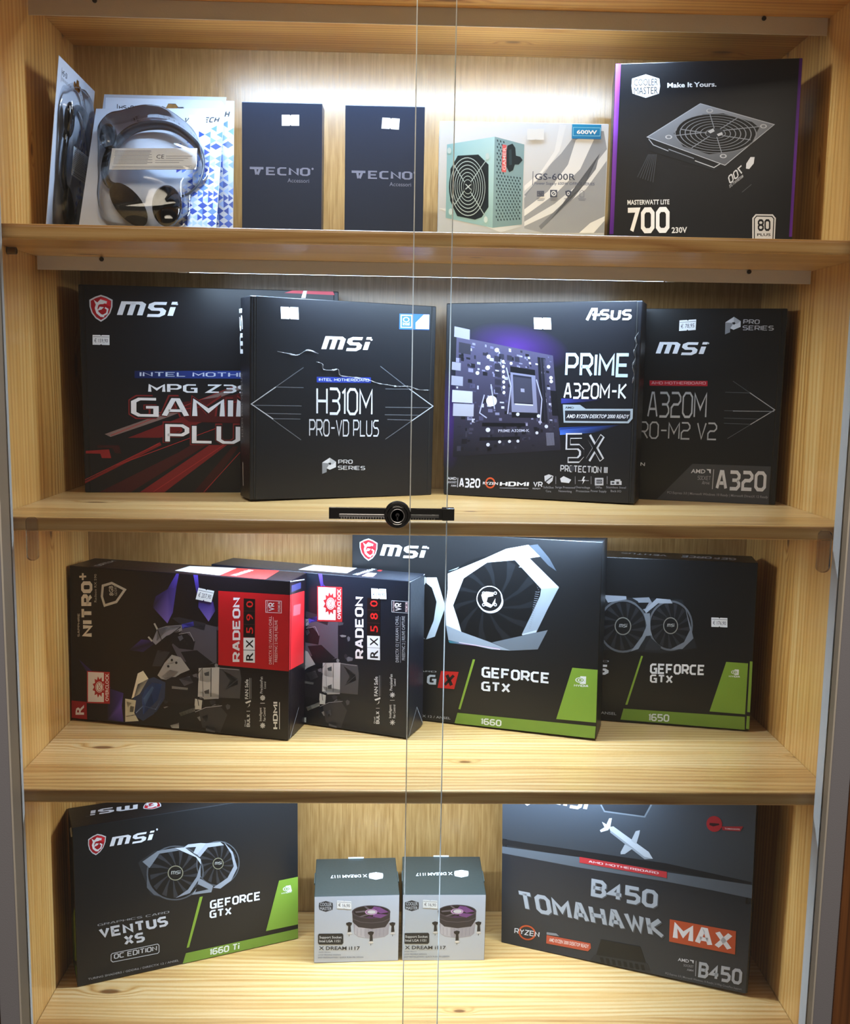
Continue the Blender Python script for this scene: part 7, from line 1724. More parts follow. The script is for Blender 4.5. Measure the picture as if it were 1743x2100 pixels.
art('gtx1660', 'fan_picture', 'printed picture of a silver hexagonal fan frame', 'front', [
 ('q','8fb9c8 e4e8ee d9d2e6 7fc3d4',[-35.5,221.2,4.3,238.9,34.4,249.8,17.9,238.0]),
 ('e','0e0f11',[27.5,181.8,99.0,187.0,26.1,246.9]),
 ('p','191b1e',[45.6,183.1,68.2,196.8,88.0,212.9,80.8,222.8,65.9,201.7,45.5,184.7]),
 ('P','191b1e',[42.5,191.7,54.1,213.9,61.9,236.8,49.6,241.3,49.2,216.8,41.4,193.0]),
 ('P','191b1e',[34.7,197.2,31.6,221.0,24.7,243.5,11.1,241.2,25.5,220.8,33.0,197.7]),
 ('P','191b1e',[24.6,197.8,7.5,215.6,-12.2,230.7,-22.8,222.1,2.3,212.5,22.8,197.3]),
 ('P','191b1e',[15.4,193.3,-10.4,199.4,-37.0,202.0,-41.0,189.7,-13.1,194.3,14.1,192.1]),
 ('P','191b1e',[10.0,185.1,-16.3,177.4,-41.2,166.4,-37.3,154.5,-15.6,171.9,9.6,183.5]),
 ('P','191b1e',[10.2,175.9,-8.2,156.8,-23.3,135.7,-12.7,128.1,-4.2,152.7,10.8,174.4]),
 ('P','191b1e',[15.9,168.5,11.3,144.2,10.8,120.0,24.5,119.1,17.2,142.8,17.4,167.6]),
 ('P','191b1e',[25.3,165.4,35.9,143.6,49.7,124.1,62.1,130.1,41.7,145.4,27.1,165.4]),
 ('P','191b1e',[35.4,167.5,57.5,155.2,81.0,146.3,88.3,157.1,61.5,159.5,37.0,168.4]),
 ('P','191b1e',[42.9,174.1,69.5,175.0,95.1,179.3,95.1,191.6,70.5,180.4,43.8,175.6]),
 ('e','0e0f11',[27.5,181.8,45.6,183.1,27.2,198.1]),
 ('r','cfcfd4',[27.5,181.8,45.6,183.1,27.2,198.1],0.88),
 ('p','d2dae2',[-93.8,202.1,-76.3,210.1,-68.4,210.6,-68.3,202.1,-78.5,180.9,-86.5,187.2]),
 ('p','c9d3db',[-67.5,210.3,-51.8,211.4,-38.1,170.2,-53.1,125.3,-66.2,119.9,-55.2,148.3,-51.3,176.0,-58.6,196.0,-67.4,202.5]),
 ('p','8d98a2',[-91.1,200.6,-85.0,202.7,-78.5,184.3,-70.9,201.9,-81.0,173.8,-77.8,129.3,-67.0,119.8,-78.6,124.9,-87.9,159.6]),
 ('p','dfe6ec',[-35.5,217.9,17.8,243.0,47.6,258.1,78.8,265.6,95.6,250.2,80.9,247.2,60.4,243.1,21.2,237.4,-12.2,212.7,-26.9,172.7,-19.7,152.8,-14.2,135.4,-36.8,142.9,-38.1,170.2,-35.1,195.9]),
 ('p','f4f6f8',[35.2,249.9,78.0,265.1,94.7,250.6,61.2,243.7,21.2,238.2]),
 ('p','a9b0b8',[60.4,243.1,80.9,247.2,122.8,209.3,122.0,206.8,98.4,205.2]),
 ('p','8f969d',[98.4,205.2,122.5,208.5,108.2,177.8,93.6,144.2,73.0,139.2,89.4,176.4,97.1,195.2]),
 ('p','9aa2aa',[-36.8,142.9,-14.2,135.4,28.8,123.7,57.7,114.3,30.8,113.7,-32.9,121.8]),
 ('p','6d747b',[30.5,123.8,109.1,148.0,95.9,119.4,57.7,114.3]),
 ('p','b9c0c6',[73.0,139.2,93.5,146.7,93.3,143.4,73.9,137.6]),
 ('p','3a4048',[80.4,264.9,91.8,267.2,108.6,248.5,118.9,231.2,107.3,238.6,95.6,250.2]),
 ('q','3f8f9a 9a4fa0 c23a8a 2a6a72',[-32.9,121.0,6.8,118.4,44.2,115.7,-31.1,117.7]),
 ('l','e6d8ea',1.03,[-17.3,119.7,42.6,114.7],0),
 ('l','8e9298',0.66,[66.4,233.6,69.7,235.4],0),
 ('L','8e9298',0.66,[67.6,233.6,70.7,235.5],0),
 ('L','8e9298',0.66,[68.7,233.5,71.7,235.3],0),
 ('L','8e9298',0.66,[69.9,233.3,72.7,235.1],0),
 ('L','8e9298',0.66,[71.1,233.0,73.7,234.8],0),
 ('L','8e9298',0.66,[72.2,232.6,74.7,234.3],0),
 ('L','8e9298',0.66,[73.4,232.1,75.7,233.7],0),
 ('L','8e9298',0.66,[74.6,231.4,76.7,233.1],0),
 ('L','8e9298',0.66,[75.7,230.7,77.7,232.3],0),
 ('L','8e9298',0.66,[76.9,229.8,78.7,231.3],0),
 ('L','8e9298',0.66,[78.1,228.9,79.7,230.3],0),
 ('L','8e9298',0.66,[79.3,227.8,80.7,229.2],0),
 ('L','8e9298',0.66,[80.5,226.6,81.7,227.9],0),
 ('L','8e9298',0.66,[81.6,225.4,82.8,226.5],0),
 ('L','8e9298',0.66,[82.8,224.0,83.8,225.0],0),
 ('L','8e9298',0.66,[84.0,222.5,84.8,223.4],0),
 ('L','8e9298',0.66,[85.2,220.9,85.9,221.7],0),
 ('L','8e9298',0.66,[86.4,219.1,86.9,219.9],0),
 ('L','8e9298',0.66,[87.6,217.3,87.9,217.9],0),
 ('L','8e9298',0.66,[88.8,215.4,89.0,215.8],0),
 ('L','8e9298',0.66,[90.0,213.3,90.0,213.7],0),
 ('L','8e9298',0.66,[91.2,211.2,91.1,211.4],0),
 ('L','8e9298',0.66,[92.4,208.9,92.1,209.0],0),
 ('L','8e9298',0.66,[93.7,206.6,93.2,206.4],0),
 ('L','8e9298',0.66,[94.9,204.1,94.2,203.8],0),
 ('L','8e9298',0.66,[96.1,201.5,95.3,201.0],0),
 ('L','7e8288',0.66,[96.1,200.1,90.4,200.5],0),
 ('L','7e8288',0.66,[95.5,197.0,90.0,197.5],0),
 ('L','7e8288',0.66,[94.8,194.0,89.5,194.5],0),
 ('L','7e8288',0.66,[94.2,191.0,89.1,191.4],0),
 ('L','7e8288',0.66,[93.5,188.0,88.7,188.4],0),
 ('L','7e8288',0.66,[92.9,184.9,88.3,185.4],0),
 ('L','7e8288',0.66,[92.2,181.9,87.9,182.4],0),
 ('L','7e8288',0.66,[91.5,178.9,87.5,179.4],0),
 ('L','7e8288',0.66,[90.9,175.8,87.1,176.4],0),
 ('L','7e8288',0.66,[90.2,172.8,86.7,173.3],0),
 ('L','7e8288',0.66,[89.6,169.7,86.3,170.3],0),
 ('L','7e8288',0.66,[88.9,166.7,85.8,167.3],0),
 ('L','7e8288',0.66,[88.2,163.6,85.4,164.3],0),
 ('L','7e8288',0.66,[87.6,160.6,85.0,161.2],0),
 ('L','7e8288',0.66,[86.9,157.5,84.6,158.2],0),
 ('L','7e8288',0.66,[86.3,154.5,84.2,155.2],0),
 ('L','7e8288',0.66,[85.6,151.4,83.8,152.1],0),
 ('L','7e8288',0.66,[84.9,148.4,83.3,149.1],0),
 ('r','d4d4d8',[25.8,185.9,44.6,187.2,25.3,204.6],0.93),
 ('e','121214',[25.8,185.9,42.6,187.1,25.4,202.6]),
 ('r','c4c4c8',[34.3,178.2,36.6,178.3,34.2,180.5],0.5),
 ('R','c4c4c8',[17.6,176.9,19.9,177.1,17.5,179.3],0.5),
 ('R','c4c4c8',[17.2,193.6,19.6,193.7,17.2,195.9],0.5),
 ('R','c4c4c8',[33.9,194.7,36.3,194.9,33.8,197.1],0.5),
 ('p','ececee',[13.8,190.9,20.5,196.1,31.4,195.5,31.1,190.4,23.2,188.2,21.6,181.4,29.3,177.7,34.2,187.3,34.0,179.7,27.7,173.4,19.2,176.1,15.6,184.3]),
])
art('gtx1660', 'brand_emblem', None, 'front', [
 ('p','d8d8da',[-154.9,261.7,-148.0,259.5,-141.1,255.8,-141.3,247.5,-143.7,239.5,-148.5,233.0,-154.6,229.0,-160.9,232.9,-165.8,239.2,-168.3,247.2,-168.6,255.5,-161.8,259.4]),
 ('p','b01522',[-154.9,259.7,-148.8,257.8,-142.7,254.6,-142.9,247.3,-145.0,240.2,-149.2,234.6,-154.6,231.0,-160.1,234.4,-164.4,240.0,-166.7,247.0,-167.0,254.3,-160.9,257.7]),
 ('p','e02a38',[-154.9,258.5,-148.7,256.9,-143.6,254.1,-143.8,247.5,-150.7,250.6,-157.6,254.5]),
 ('l','f0f0f0',2.97,[-147.9,252.5,-154.1,253.4,-159.2,250.1,-160.6,245.3,-158.9,240.1,-154.7,236.5,-150.8,235.9],0),
 ('l','f0f0f0',1.83,[-153.3,235.8,-147.8,239.1,-146.8,244.2,-149.9,246.1],0),
 ('p','f0f0f0',[-163.4,255.5,-158.9,252.4,-155.5,256.2,-147.3,253.8,-152.0,250.5,-161.0,249.8]),
 ('p','f0f0f0',[-156.2,247.3,-151.3,246.6,-154.1,243.8,-158.9,242.5]),
])
art('gtx1660', 'brand_lettering', None, 'front', [
 ('t','f6f6f8','msi',[-138.0,236.2,-72.0,236.8,-132.5,254.5],'m25'),
 ('e','d8d8da',[-65.1,252.9,-63.7,253.0,-65.1,254.3]),
])
art('gtx1660', 'series_lettering', None, 'front', [
 ('t','b9b9bc','GRAPHICS CARD',[-149.9,67.0,-50.0,72.8,-149.9,69.1],'s14'),
 ('t','c4c8cc','ARMOR G',[-149.8,49.2,-50.2,54.6,-149.0,63.5],'s26'),
 ('p','c4221e',[-43.0,75.6,-16.9,76.7,-23.0,50.8,-47.8,50.4]),
 ('t','1a1416','X',[-39.6,53.3,-25.7,53.7,-35.6,72.8],'s30'),
])
art('gtx1660', 'accent_print', 'green corner graphic', 'front', [
 ('p','8aa93a',[3.5,97.1,6.9,97.0,-13.4,21.6,-16.2,22.3]),
 ('p','7d9c38',[-17.5,16.5,179.8,18.0,178.8,0.4,-21.7,0.4]),
 ('p','85a83a',[144.8,97.9,179.5,98.1,179.8,23.3,124.7,22.6]),
])
art('gtx1660', 'title_lettering', None, 'front', [
 ('t','f2f2f2','GEFORCE',[16.7,72.3,112.4,72.2,16.8,87.7],'s24'),
 ('t','f2f2f2','GTX',[16.7,52.5,58.4,53.3,16.8,66.3],'s24'),
])
art('gtx1660', 'number_lettering', None, 'front', [
 ('t','eef2e6','1660',[16.9,3.0,46.9,3.2,17.2,12.4],'s22'),
])
art('gtx1660', 'maker_logo', None, 'front', [
 ('p','f2f4ee',[156.1,86.9,164.2,87.3,164.0,76.5,155.8,76.1,155.8,77.4,162.2,80.2,162.3,83.4,156.1,85.5]),
 ('r','f2f4ee',[155.9,81.5,162.3,81.8,156.1,85.3],0.78),
 ('r','f2f4ee',[156.3,81.5,159.7,81.7,156.4,83.6],0.6),
 ('t','eef2e6','NVIDIA',[147.8,71.5,167.5,72.4,148.0,74.8],'s24'),
])
art('gtx1660', 'feature_lettering', None, 'front', [
 ('t','b0b0b0','TURING SHADERS / GDDR5 / DIRECTX 12 / ANSEL',[-192.0,2.0,-27.8,5.4,-192.0,5.6],'b2'),
])
art('gtx1650', 'fan_picture', 'printed picture of a grey two fan cooler', 'front', [
 ('p','26282b',[-110.7,183.6,39.1,185.4,45.7,168.1,62.0,115.8,12.7,105.8,-108.4,105.8]),
 ('e','1a1b1d',[-42.6,142.3,-10.1,144.0,-43.9,179.1]),
 ('p','2f3033',[-30.9,142.9,-23.5,147.2,-13.0,152.5,-15.4,159.0,-24.3,150.1,-31.0,144.2]),
 ('P','2f3033',[-32.5,149.0,-27.7,156.6,-20.5,166.9,-25.2,171.3,-29.6,158.8,-33.1,150.1]),
 ('P','2f3033',[-36.4,153.5,-35.2,162.8,-33.1,175.6,-39.1,177.1,-37.8,163.7,-37.4,154.2]),
 ('P','2f3033',[-41.7,155.5,-44.5,164.3,-47.8,176.7,-53.8,174.9,-47.2,163.8,-42.9,155.6]),
 ('P','2f3033',[-47.2,154.5,-53.3,160.7,-61.5,170.0,-66.0,165.2,-55.5,158.9,-48.3,153.9]),
 ('P','2f3033',[-51.8,150.6,-59.8,152.9,-70.9,156.8,-72.9,150.2,-61.0,150.1,-52.5,149.5]),
 ('P','2f3033',[-54.2,144.8,-62.3,142.7,-73.8,140.3,-72.9,133.3,-62.2,139.6,-54.4,143.5]),
 ('P','2f3033',[-54.0,138.5,-60.3,132.3,-69.6,124.1,-65.9,118.5,-58.9,129.6,-53.6,137.2]),
 ('P','2f3033',[-51.2,133.0,-54.3,124.2,-59.1,112.2,-53.5,109.1,-51.9,122.6,-50.3,132.1]),
 ('P','2f3033',[-46.4,129.6,-45.5,120.3,-44.9,107.1,-38.7,107.4,-42.8,120.0,-45.3,129.2]),
 ('P','2f3033',[-40.8,129.1,-36.2,121.4,-30.2,110.2,-24.8,113.7,-33.7,122.6,-39.6,129.4]),
 ('P','2f3033',[-35.6,131.7,-28.3,127.3,-18.5,120.5,-15.1,126.4,-26.6,129.7,-34.7,132.6]),
 ('P','2f3033',[-32.0,136.7,-23.8,136.6,-12.3,135.8,-11.7,142.8,-23.2,139.6,-31.6,137.9]),
 ('e','1a1b1d',[-42.6,142.3,-30.9,142.9,-43.1,155.5]),
 ('r','8d8a80',[-42.6,142.3,-30.9,142.9,-43.1,155.5],0.88),
 ('t','b8b8b0','msi',[-48.1,140.1,-37.0,140.7,-47.6,145.0],'m16'),
 ('e','1a1b1d',[24.2,146.6,52.6,148.1,22.8,180.8]),
 ('p','2f3033',[34.5,147.1,40.9,151.1,50.0,156.0,47.9,162.0,40.2,153.8,34.4,148.4]),
 ('P','2f3033',[33.1,152.8,37.2,159.9,43.4,169.4,39.2,173.6,35.5,162.0,32.5,153.8]),
 ('P','2f3033',[29.6,157.1,30.6,165.7,32.4,177.6,27.1,179.0,28.3,166.6,28.7,157.7]),
 ('P','2f3033',[25.0,158.9,22.5,167.1,19.4,178.7,14.2,177.0,20.1,166.6,23.9,158.9]),
 ('P','2f3033',[20.1,157.9,14.8,163.8,7.6,172.4,3.6,168.0,12.9,162.1,19.2,157.4]),
 ('P','2f3033',[16.2,154.4,9.2,156.6,-0.5,160.2,-2.3,154.0,8.2,154.0,15.6,153.4]),
 ('P','2f3033',[14.1,149.0,7.1,147.0,-2.9,144.8,-2.1,138.3,7.2,144.1,14.0,147.8]),
 ('P','2f3033',[14.4,143.1,8.9,137.4,0.9,129.8,4.1,124.5,10.1,134.9,14.7,141.9]),
 ('P','2f3033',[16.9,137.9,14.2,129.8,10.0,118.6,15.0,115.8,16.3,128.3,17.6,137.1]),
 ('P','2f3033',[21.0,134.8,21.8,126.1,22.5,113.9,27.9,114.1,24.2,125.9,22.0,134.5]),
 ('P','2f3033',[26.0,134.4,30.0,127.1,35.3,116.6,40.0,119.9,32.2,128.3,27.0,134.6]),
 ('P','2f3033',[30.5,136.7,36.8,132.6,45.5,126.3,48.4,131.8,38.3,134.8,31.2,137.5]),
 ('P','2f3033',[33.5,141.3,40.7,141.2,50.8,140.5,51.2,147.0,41.2,144.0,33.9,142.5]),
 ('e','1a1b1d',[24.2,146.6,34.5,147.1,23.7,158.9]),
 ('r','8d8a80',[24.2,146.6,34.5,147.1,23.7,158.9],0.88),
 ('t','b8b8b0','msi',[19.4,144.6,29.1,145.1,19.8,149.1],'m16'),
 ('r','63666b',[-42.6,142.3,-7.6,144.2,-44.0,181.7],0.92),
 ('R','63666b',[24.2,146.6,55.1,148.3,22.7,183.5],0.92),
 ('p','9a9ea6',[-71.7,186.6,-39.5,186.4,-38.9,182.0,-64.9,175.8]),
 ('p','8d9199',[-30.8,184.2,-7.5,186.4,-2.9,178.9,-10.9,165.2,-14.2,167.2,-23.2,180.1]),
 ('p','a3a8b0',[3.2,185.4,22.3,184.6,25.7,179.2,5.6,178.2,-10.8,162.9,-13.1,167.3]),
 ('p','85898f',[-14.0,162.8,-5.5,163.2,-3.5,138.8,-1.1,131.1,-9.6,129.5,-19.6,109.9,-30.2,105.5,-14.9,129.2,-9.1,145.2]),
 ('p','797d83',[42.6,176.8,51.0,150.7,56.6,129.9,42.1,113.5,25.2,111.9,43.8,123.7,51.4,141.9]),
 ('p','303236',[-9.1,116.1,-3.1,127.7,12.3,115.1,10.4,109.4,-10.9,108.8]),
 ('p','18191b',[-26.3,177.7,-7.2,178.7,-12.1,169.5,-16.4,168.2]),
])
art('gtx1650', 'accent_print', 'green corner graphic', 'front', [
 ('p','8aa93a',[-15.3,100.0,-12.7,99.7,-32.1,26.0,-35.1,25.8]),
 ('p','7d9c38',[-37.5,19.9,132.4,19.5,133.3,0.4,-41.3,2.9]),
 ('p','85a83a',[103.2,98.3,133.1,97.9,132.6,23.3,83.5,24.1]),
])
art('gtx1650', 'title_lettering', None, 'front', [
 ('t','f2f2f2','GEFORCE',[-2.1,74.3,73.2,76.8,-2.1,89.6],'s24'),
 ('t','f2f2f2','GTX',[-1.6,61.2,30.4,61.9,-1.7,73.4],'s24'),
])
art('gtx1650', 'number_lettering', None, 'front', [
 ('t','eef2e6','1650',[-1.6,3.9,27.8,4.5,-1.6,14.9],'s22'),
])
art('gtx1650', 'maker_logo', None, 'front', [
 ('p','f2f4ee',[115.2,88.0,121.1,88.1,121.1,80.1,115.2,79.9,115.2,80.9,119.8,82.9,119.8,85.3,115.2,87.0]),
 ('r','f2f4ee',[115.2,84.0,119.8,84.1,115.2,86.9],0.78),
 ('r','f2f4ee',[115.5,84.0,117.9,84.0,115.5,85.6],0.6),
 ('t','eef2e6','NVIDIA',[107.8,76.3,123.0,76.4,107.8,79.0],'s24'),
])
art('gtx1650', 'accent_print', 'green edge strip', 'front', [
 ('p','84a53c',[135.4,101.2,139.2,101.0,139.2,26.8,135.3,26.9]),
 ('p','84a53c',[135.2,21.0,139.2,20.9,139.2,1.4,134.9,2.2]),
])
art('gtx1650', 'series_lettering', None, 'front', [
 ('t','e0e0e2','VENTUS',[-178.3,66.1,-60.9,68.9,-177.8,81.1],'v28'),
 ('t','a0a0a4','GRAPHICS CARD',[-178.7,83.3,-60.9,87.8,-178.8,86.1],'s14'),
 ('t','b0b0b2','TURING SHADERS / GDDR5 / DIRECTX 12 / ANSEL',[-217.7,11.2,-47.4,9.3,-217.8,15.4],'b2'),
])
art('gtx1650', 'price_sticker', 'small white price sticker', 'front', [
 ('p','f4f4f2',[79.9,161.7,89.8,161.9,91.0,160.5,92.0,161.9,101.9,162.0,102.5,148.4,92.6,148.3,91.5,149.6,90.4,148.2,80.5,148.1]),
 ('l','8a8a90',0.66,[80.5,159.1,101.5,159.4],0),
 ('t','55565e','€ 176,90',[82.5,151.5,100.2,151.8,82.3,157.0],'b1'),
])
art('gtx1650', 'top_lettering', None, 'top', [
 ('t','9a9a9a','VENTUS',[18.0,40.1,-47.3,48.8,16.3,25.9],'s24'),
 ('t','a8a8a8','GEFORCE',[114.4,34.5,39.7,42.8,111.1,15.2],'s24'),
])
art('ventus', 'brand_emblem', None, 'front', [
 ('p','d8d8da',[-126.2,217.0,-120.6,214.9,-115.0,211.4,-115.9,203.7,-118.7,196.3,-123.4,190.4,-129.0,186.8,-133.9,190.5,-137.5,196.4,-138.9,203.8,-138.5,211.5,-132.3,215.0]),
 ('p','b01522',[-126.4,215.2,-121.4,213.4,-116.5,210.3,-117.3,203.5,-119.8,197.0,-123.9,191.8,-128.8,188.6,-133.2,191.9,-136.3,197.1,-137.6,203.6,-137.2,210.4,-131.7,213.5]),
 ('p','e02a38',[-126.5,214.1,-121.4,212.6,-117.2,209.9,-118.0,203.7,-123.7,206.7,-129.2,210.4]),
 ('l','f0f0f0',2.78,[-121.1,208.4,-126.4,209.3,-131.0,206.4,-132.5,202.0,-131.6,197.1,-128.4,193.7,-125.1,193.1],0),
 ('l','f0f0f0',1.71,[-127.2,193.1,-122.3,196.0,-120.9,200.7,-123.4,202.5],0),
 ('p','f0f0f0',[-134.0,211.4,-130.5,208.5,-127.3,212.0,-120.4,209.6,-124.8,206.7,-132.5,206.1]),
 ('p','f0f0f0',[-128.6,203.8,-124.6,203.0,-127.2,200.5,-131.4,199.3]),
])
art('ventus', 'brand_lettering', None, 'front', [
 ('t','f2f2f4','msi',[-111.3,194.6,-54.5,194.1,-106.6,208.8],'m25'),
 ('e','d0d0d2',[-46.4,209.3,-45.1,209.1,-46.3,210.9]),
])
art('ventus', 'fan_picture', 'printed picture of a two fan graphics card', 'front', [
 ('p','2a2b2d',[-73.5,165.4,-51.2,178.4,9.0,179.4,50.2,174.5,66.7,133.0,44.0,104.4,2.6,101.9,-32.9,100.6,-57.5,114.3]),
 ('e','161617',[-22.1,140.0,15.9,135.2,-22.9,179.0]),
 ('p','343538',[-11.2,138.6,0.2,141.3,12.7,144.9,10.0,152.3,-0.7,144.6,-11.2,139.8]),
 ('P','343538',[-12.5,144.1,-4.5,152.2,4.1,161.7,-1.4,167.3,-6.6,154.9,-13.1,145.1]),
 ('P','343538',[-16.1,148.6,-13.1,160.2,-10.4,173.4,-17.3,176.0,-16.1,161.7,-17.0,149.3]),
 ('P','343538',[-21.0,151.1,-23.8,163.6,-27.4,177.3,-34.3,176.4,-26.9,163.5,-22.1,151.3]),
 ('P','343538',[-26.2,151.1,-34.0,161.5,-43.1,172.7,-48.3,168.5,-36.5,160.0,-27.2,150.7]),
 ('P','343538',[-30.4,148.5,-41.4,154.6,-53.9,160.8,-56.3,154.2,-42.8,151.9,-31.0,147.7]),
 ('P','343538',[-32.7,144.0,-44.5,144.3,-57.4,144.1,-56.6,136.7,-44.4,141.1,-32.9,142.9]),
 ('P','343538',[-32.6,138.6,-42.4,133.1,-53.0,126.4,-49.0,119.8,-40.9,130.0,-32.3,137.5]),
 ('P','343538',[-30.1,133.5,-35.7,123.4,-41.5,111.8,-35.2,107.4,-33.1,121.2,-29.3,132.6]),
 ('P','343538',[-25.7,129.8,-25.8,117.4,-25.4,103.4,-18.2,102.3,-22.7,116.6,-24.7,129.4]),
 ('P','343538',[-20.6,128.5,-15.0,116.6,-8.4,103.4,-2.0,105.9,-12.1,117.4,-19.5,128.6]),
 ('P','343538',[-15.7,129.8,-5.8,121.2,5.6,111.9,9.7,117.5,-3.7,123.4,-14.8,130.4]),
 ('P','343538',[-12.3,133.5,-0.3,130.1,13.2,126.9,14.0,134.2,0.4,133.2,-11.9,134.4]),
 ('e','161617',[-22.1,140.0,-11.2,138.6,-22.3,151.3]),
 ('r','8f8a70',[-22.1,140.0,-11.2,138.6,-22.3,151.3],0.88),
 ('t','b8b8b0','msi',[-28.4,138.8,-15.6,137.2,-27.8,143.8],'m16'),
 ('e','161617',[38.8,142.5,68.1,139.1,38.2,174.8]),
 ('p','343538',[46.7,141.6,56.0,143.9,65.6,147.0,63.6,153.1,55.3,146.6,46.6,142.5]),
 ('P','343538',[45.7,145.8,52.4,152.8,59.0,160.8,54.8,165.4,50.7,155.1,45.3,146.6]),
 ('P','343538',[43.1,149.2,45.7,159.4,47.8,170.3,42.5,172.4,43.4,160.6,42.4,149.7]),
 ('P','343538',[39.6,151.1,37.5,162.0,34.7,173.3,29.4,172.5,35.1,161.9,38.8,151.2]),
 ('P','343538',[35.9,151.0,29.6,160.2,22.6,169.4,18.5,165.9,27.6,158.9,35.2,150.8]),
 ('P','343538',[32.8,149.0,23.8,154.4,14.2,159.3,12.3,153.9,22.7,152.1,32.3,148.4]),
 ('P','343538',[31.2,145.5,21.5,145.8,11.4,145.5,12.1,139.4,21.5,143.1,31.0,144.7]),
 ('P','343538',[31.2,141.3,23.0,136.6,14.8,130.9,18.0,125.5,24.2,134.0,31.5,140.5]),
 ('P','343538',[33.0,137.4,28.3,128.6,23.8,118.9,28.7,115.4,30.3,126.8,33.6,136.7]),
 ('P','343538',[36.2,134.7,35.9,123.8,36.3,112.3,41.8,111.5,38.3,123.2,36.9,134.3]),
 ('P','343538',[39.9,133.7,44.2,123.3,49.4,112.5,54.3,114.7,46.5,124.0,40.7,133.8]),
 ('P','343538',[43.4,134.8,51.4,127.2,60.2,119.7,63.3,124.4,53.0,129.0,44.0,135.3]),
 ('P','343538',[45.8,137.6,55.6,134.6,66.0,132.2,66.7,138.2,56.2,137.2,46.2,138.4]),
 ('e','161617',[38.8,142.5,46.7,141.6,38.6,151.3]),
 ('r','8f8a70',[38.8,142.5,46.7,141.6,38.6,151.3],0.88),
 ('t','b8b8b0','msi',[33.9,141.5,43.8,140.3,34.4,145.6],'m16'),
 ('r','55585c',[-22.1,140.0,18.0,134.8,-22.8,181.4],0.95),
 ('R','55585c',[38.8,142.5,70.2,139.2,37.7,177.1],0.95),
 ('p','7d8288',[-67.4,165.6,-46.3,177.5,-22.6,177.7,-16.5,172.8,-43.9,173.1,-57.8,154.5]),
 ('p','c4c8ce',[-22.6,177.7,-8.9,175.9,13.7,154.1,14.1,145.9,7.3,158.1,-12.7,171.3]),
 ('p','8c9097',[13.5,146.0,13.2,127.0,-2.4,105.7,-22.8,102.3,-4.9,111.6,7.6,128.2]),
 ('p','5a5d62',[-61.6,152.5,-58.4,127.9,-42.7,108.6,-52.6,113.3,-62.2,126.0]),
 ('p','b9bdc4',[-11.4,175.0,-3.7,179.5,14.0,178.4,21.7,176.5,8.7,161.9,3.6,165.5,7.6,173.7,-3.8,175.0]),
 ('p','a7abb2',[8.7,161.9,21.7,176.5,42.3,174.6,47.5,169.0,24.2,169.8,12.4,157.1]),
 ('p','9a9ea5',[47.5,173.7,60.4,156.2,66.7,130.3,57.3,112.8,41.4,103.6,31.0,107.1,52.1,118.0,61.5,134.0,57.8,154.0]),
 ('p','8a8e94',[10.7,126.2,31.1,109.8,28.3,100.7,0.0,102.5,7.9,111.8]),
 ('p','1c1d1f',[9.2,116.9,24.5,106.2,5.2,105.5]),
])
art('ventus', 'accent_print', 'green corner graphic', 'front', [
 ('p','8aa93a',[11.5,96.8,15.9,97.0,-4.9,23.4,-8.5,23.2]),
 ('p','7d9c38',[-9.6,15.4,158.3,15.8,158.3,0.4,-14.5,0.4]),
 ('p','85a83a',[129.2,98.4,158.3,98.7,158.3,22.7,108.7,22.9]),
])
art('ventus', 'title_lettering', None, 'front', [
 ('t','f2f2f2','GEFORCE',[25.9,75.1,99.6,74.0,26.1,88.3],'s24'),
 ('t','f2f2f2','GTX',[25.2,60.9,57.2,60.1,25.3,73.0],'s24'),
])
art('ventus', 'number_lettering', None, 'front', [
 ('t','eef2e6','1660 Ti',[24.3,3.9,68.0,3.3,25.0,13.8],'s22'),
])
art('ventus', 'maker_logo', None, 'front', [
 ('p','f2f4ee',[139.5,88.0,146.8,87.7,149.0,77.7,141.7,78.0,141.4,79.2,146.6,81.3,145.9,84.3,139.8,86.7]),
 ('r','f2f4ee',[140.6,83.0,146.2,82.8,139.8,86.6],0.78),
 ('r','f2f4ee',[140.9,83.0,143.9,82.9,140.5,85.0],0.6),
 ('t','eef2e6','NVIDIA',[132.9,76.2,148.4,75.8,132.9,78.4],'s24'),
])
art('ventus', 'series_lettering', None, 'front', [
 ('t','9a9a9c','GRAPHICS CARD',[-129.7,83.2,-32.0,82.0,-129.6,86.4],'s16'),
 ('t','d4d4d6','VENTUS',[-127.1,64.1,-33.6,62.8,-128.6,79.5],'v28'),
 ('t','d4d4d6','XS',[-94.5,46.8,-66.4,46.3,-95.4,61.5],'v28'),
])
art('ventus', 'edition_badge', 'outlined edition badge', 'front', [
 ('l','c9c9cb',1.02,[-111.0,38.8,-49.1,38.6,-47.2,35.9,-47.4,26.2,-49.4,24.5,-110.8,25.9,-113.2,28.6,-112.9,37.1],1),
 ('t','d4d4d6','OC EDITION',[-109.3,29.9,-50.3,29.0,-109.1,37.3],'s18'),
])
art('ventus', 'feature_lettering', None, 'front', [
 ('t','a4a4a6','TURING SHADERS / GDDR6 / DIRECTX 12 / ANSEL',[-144.4,6.8,-20.0,5.5,-144.3,9.9],'b2'),
])
art('ventus', 'accent_print', 'green edge strip', 'left', [
 ('p','6f8c34',[69.6,64.6,0.4,116.3,0.4,38.1,69.6,0.4]),
 ('p','6f8c34',[69.6,0.4,0.4,30.0,0.4,13.3,69.6,0.4]),
])
art('ventus', 'side_mark', 'small white mark', 'left', [
 ('p','c0c0c0',[50.4,209.0,14.6,226.3,0.4,218.8,27.9,206.1]),
])
art('ventus', 'brand_lettering', None, 'top', [
 ('t','f0f0f2','msi',[-65.3,47.5,-129.3,50.2,-68.2,30.2],'m25'),
])
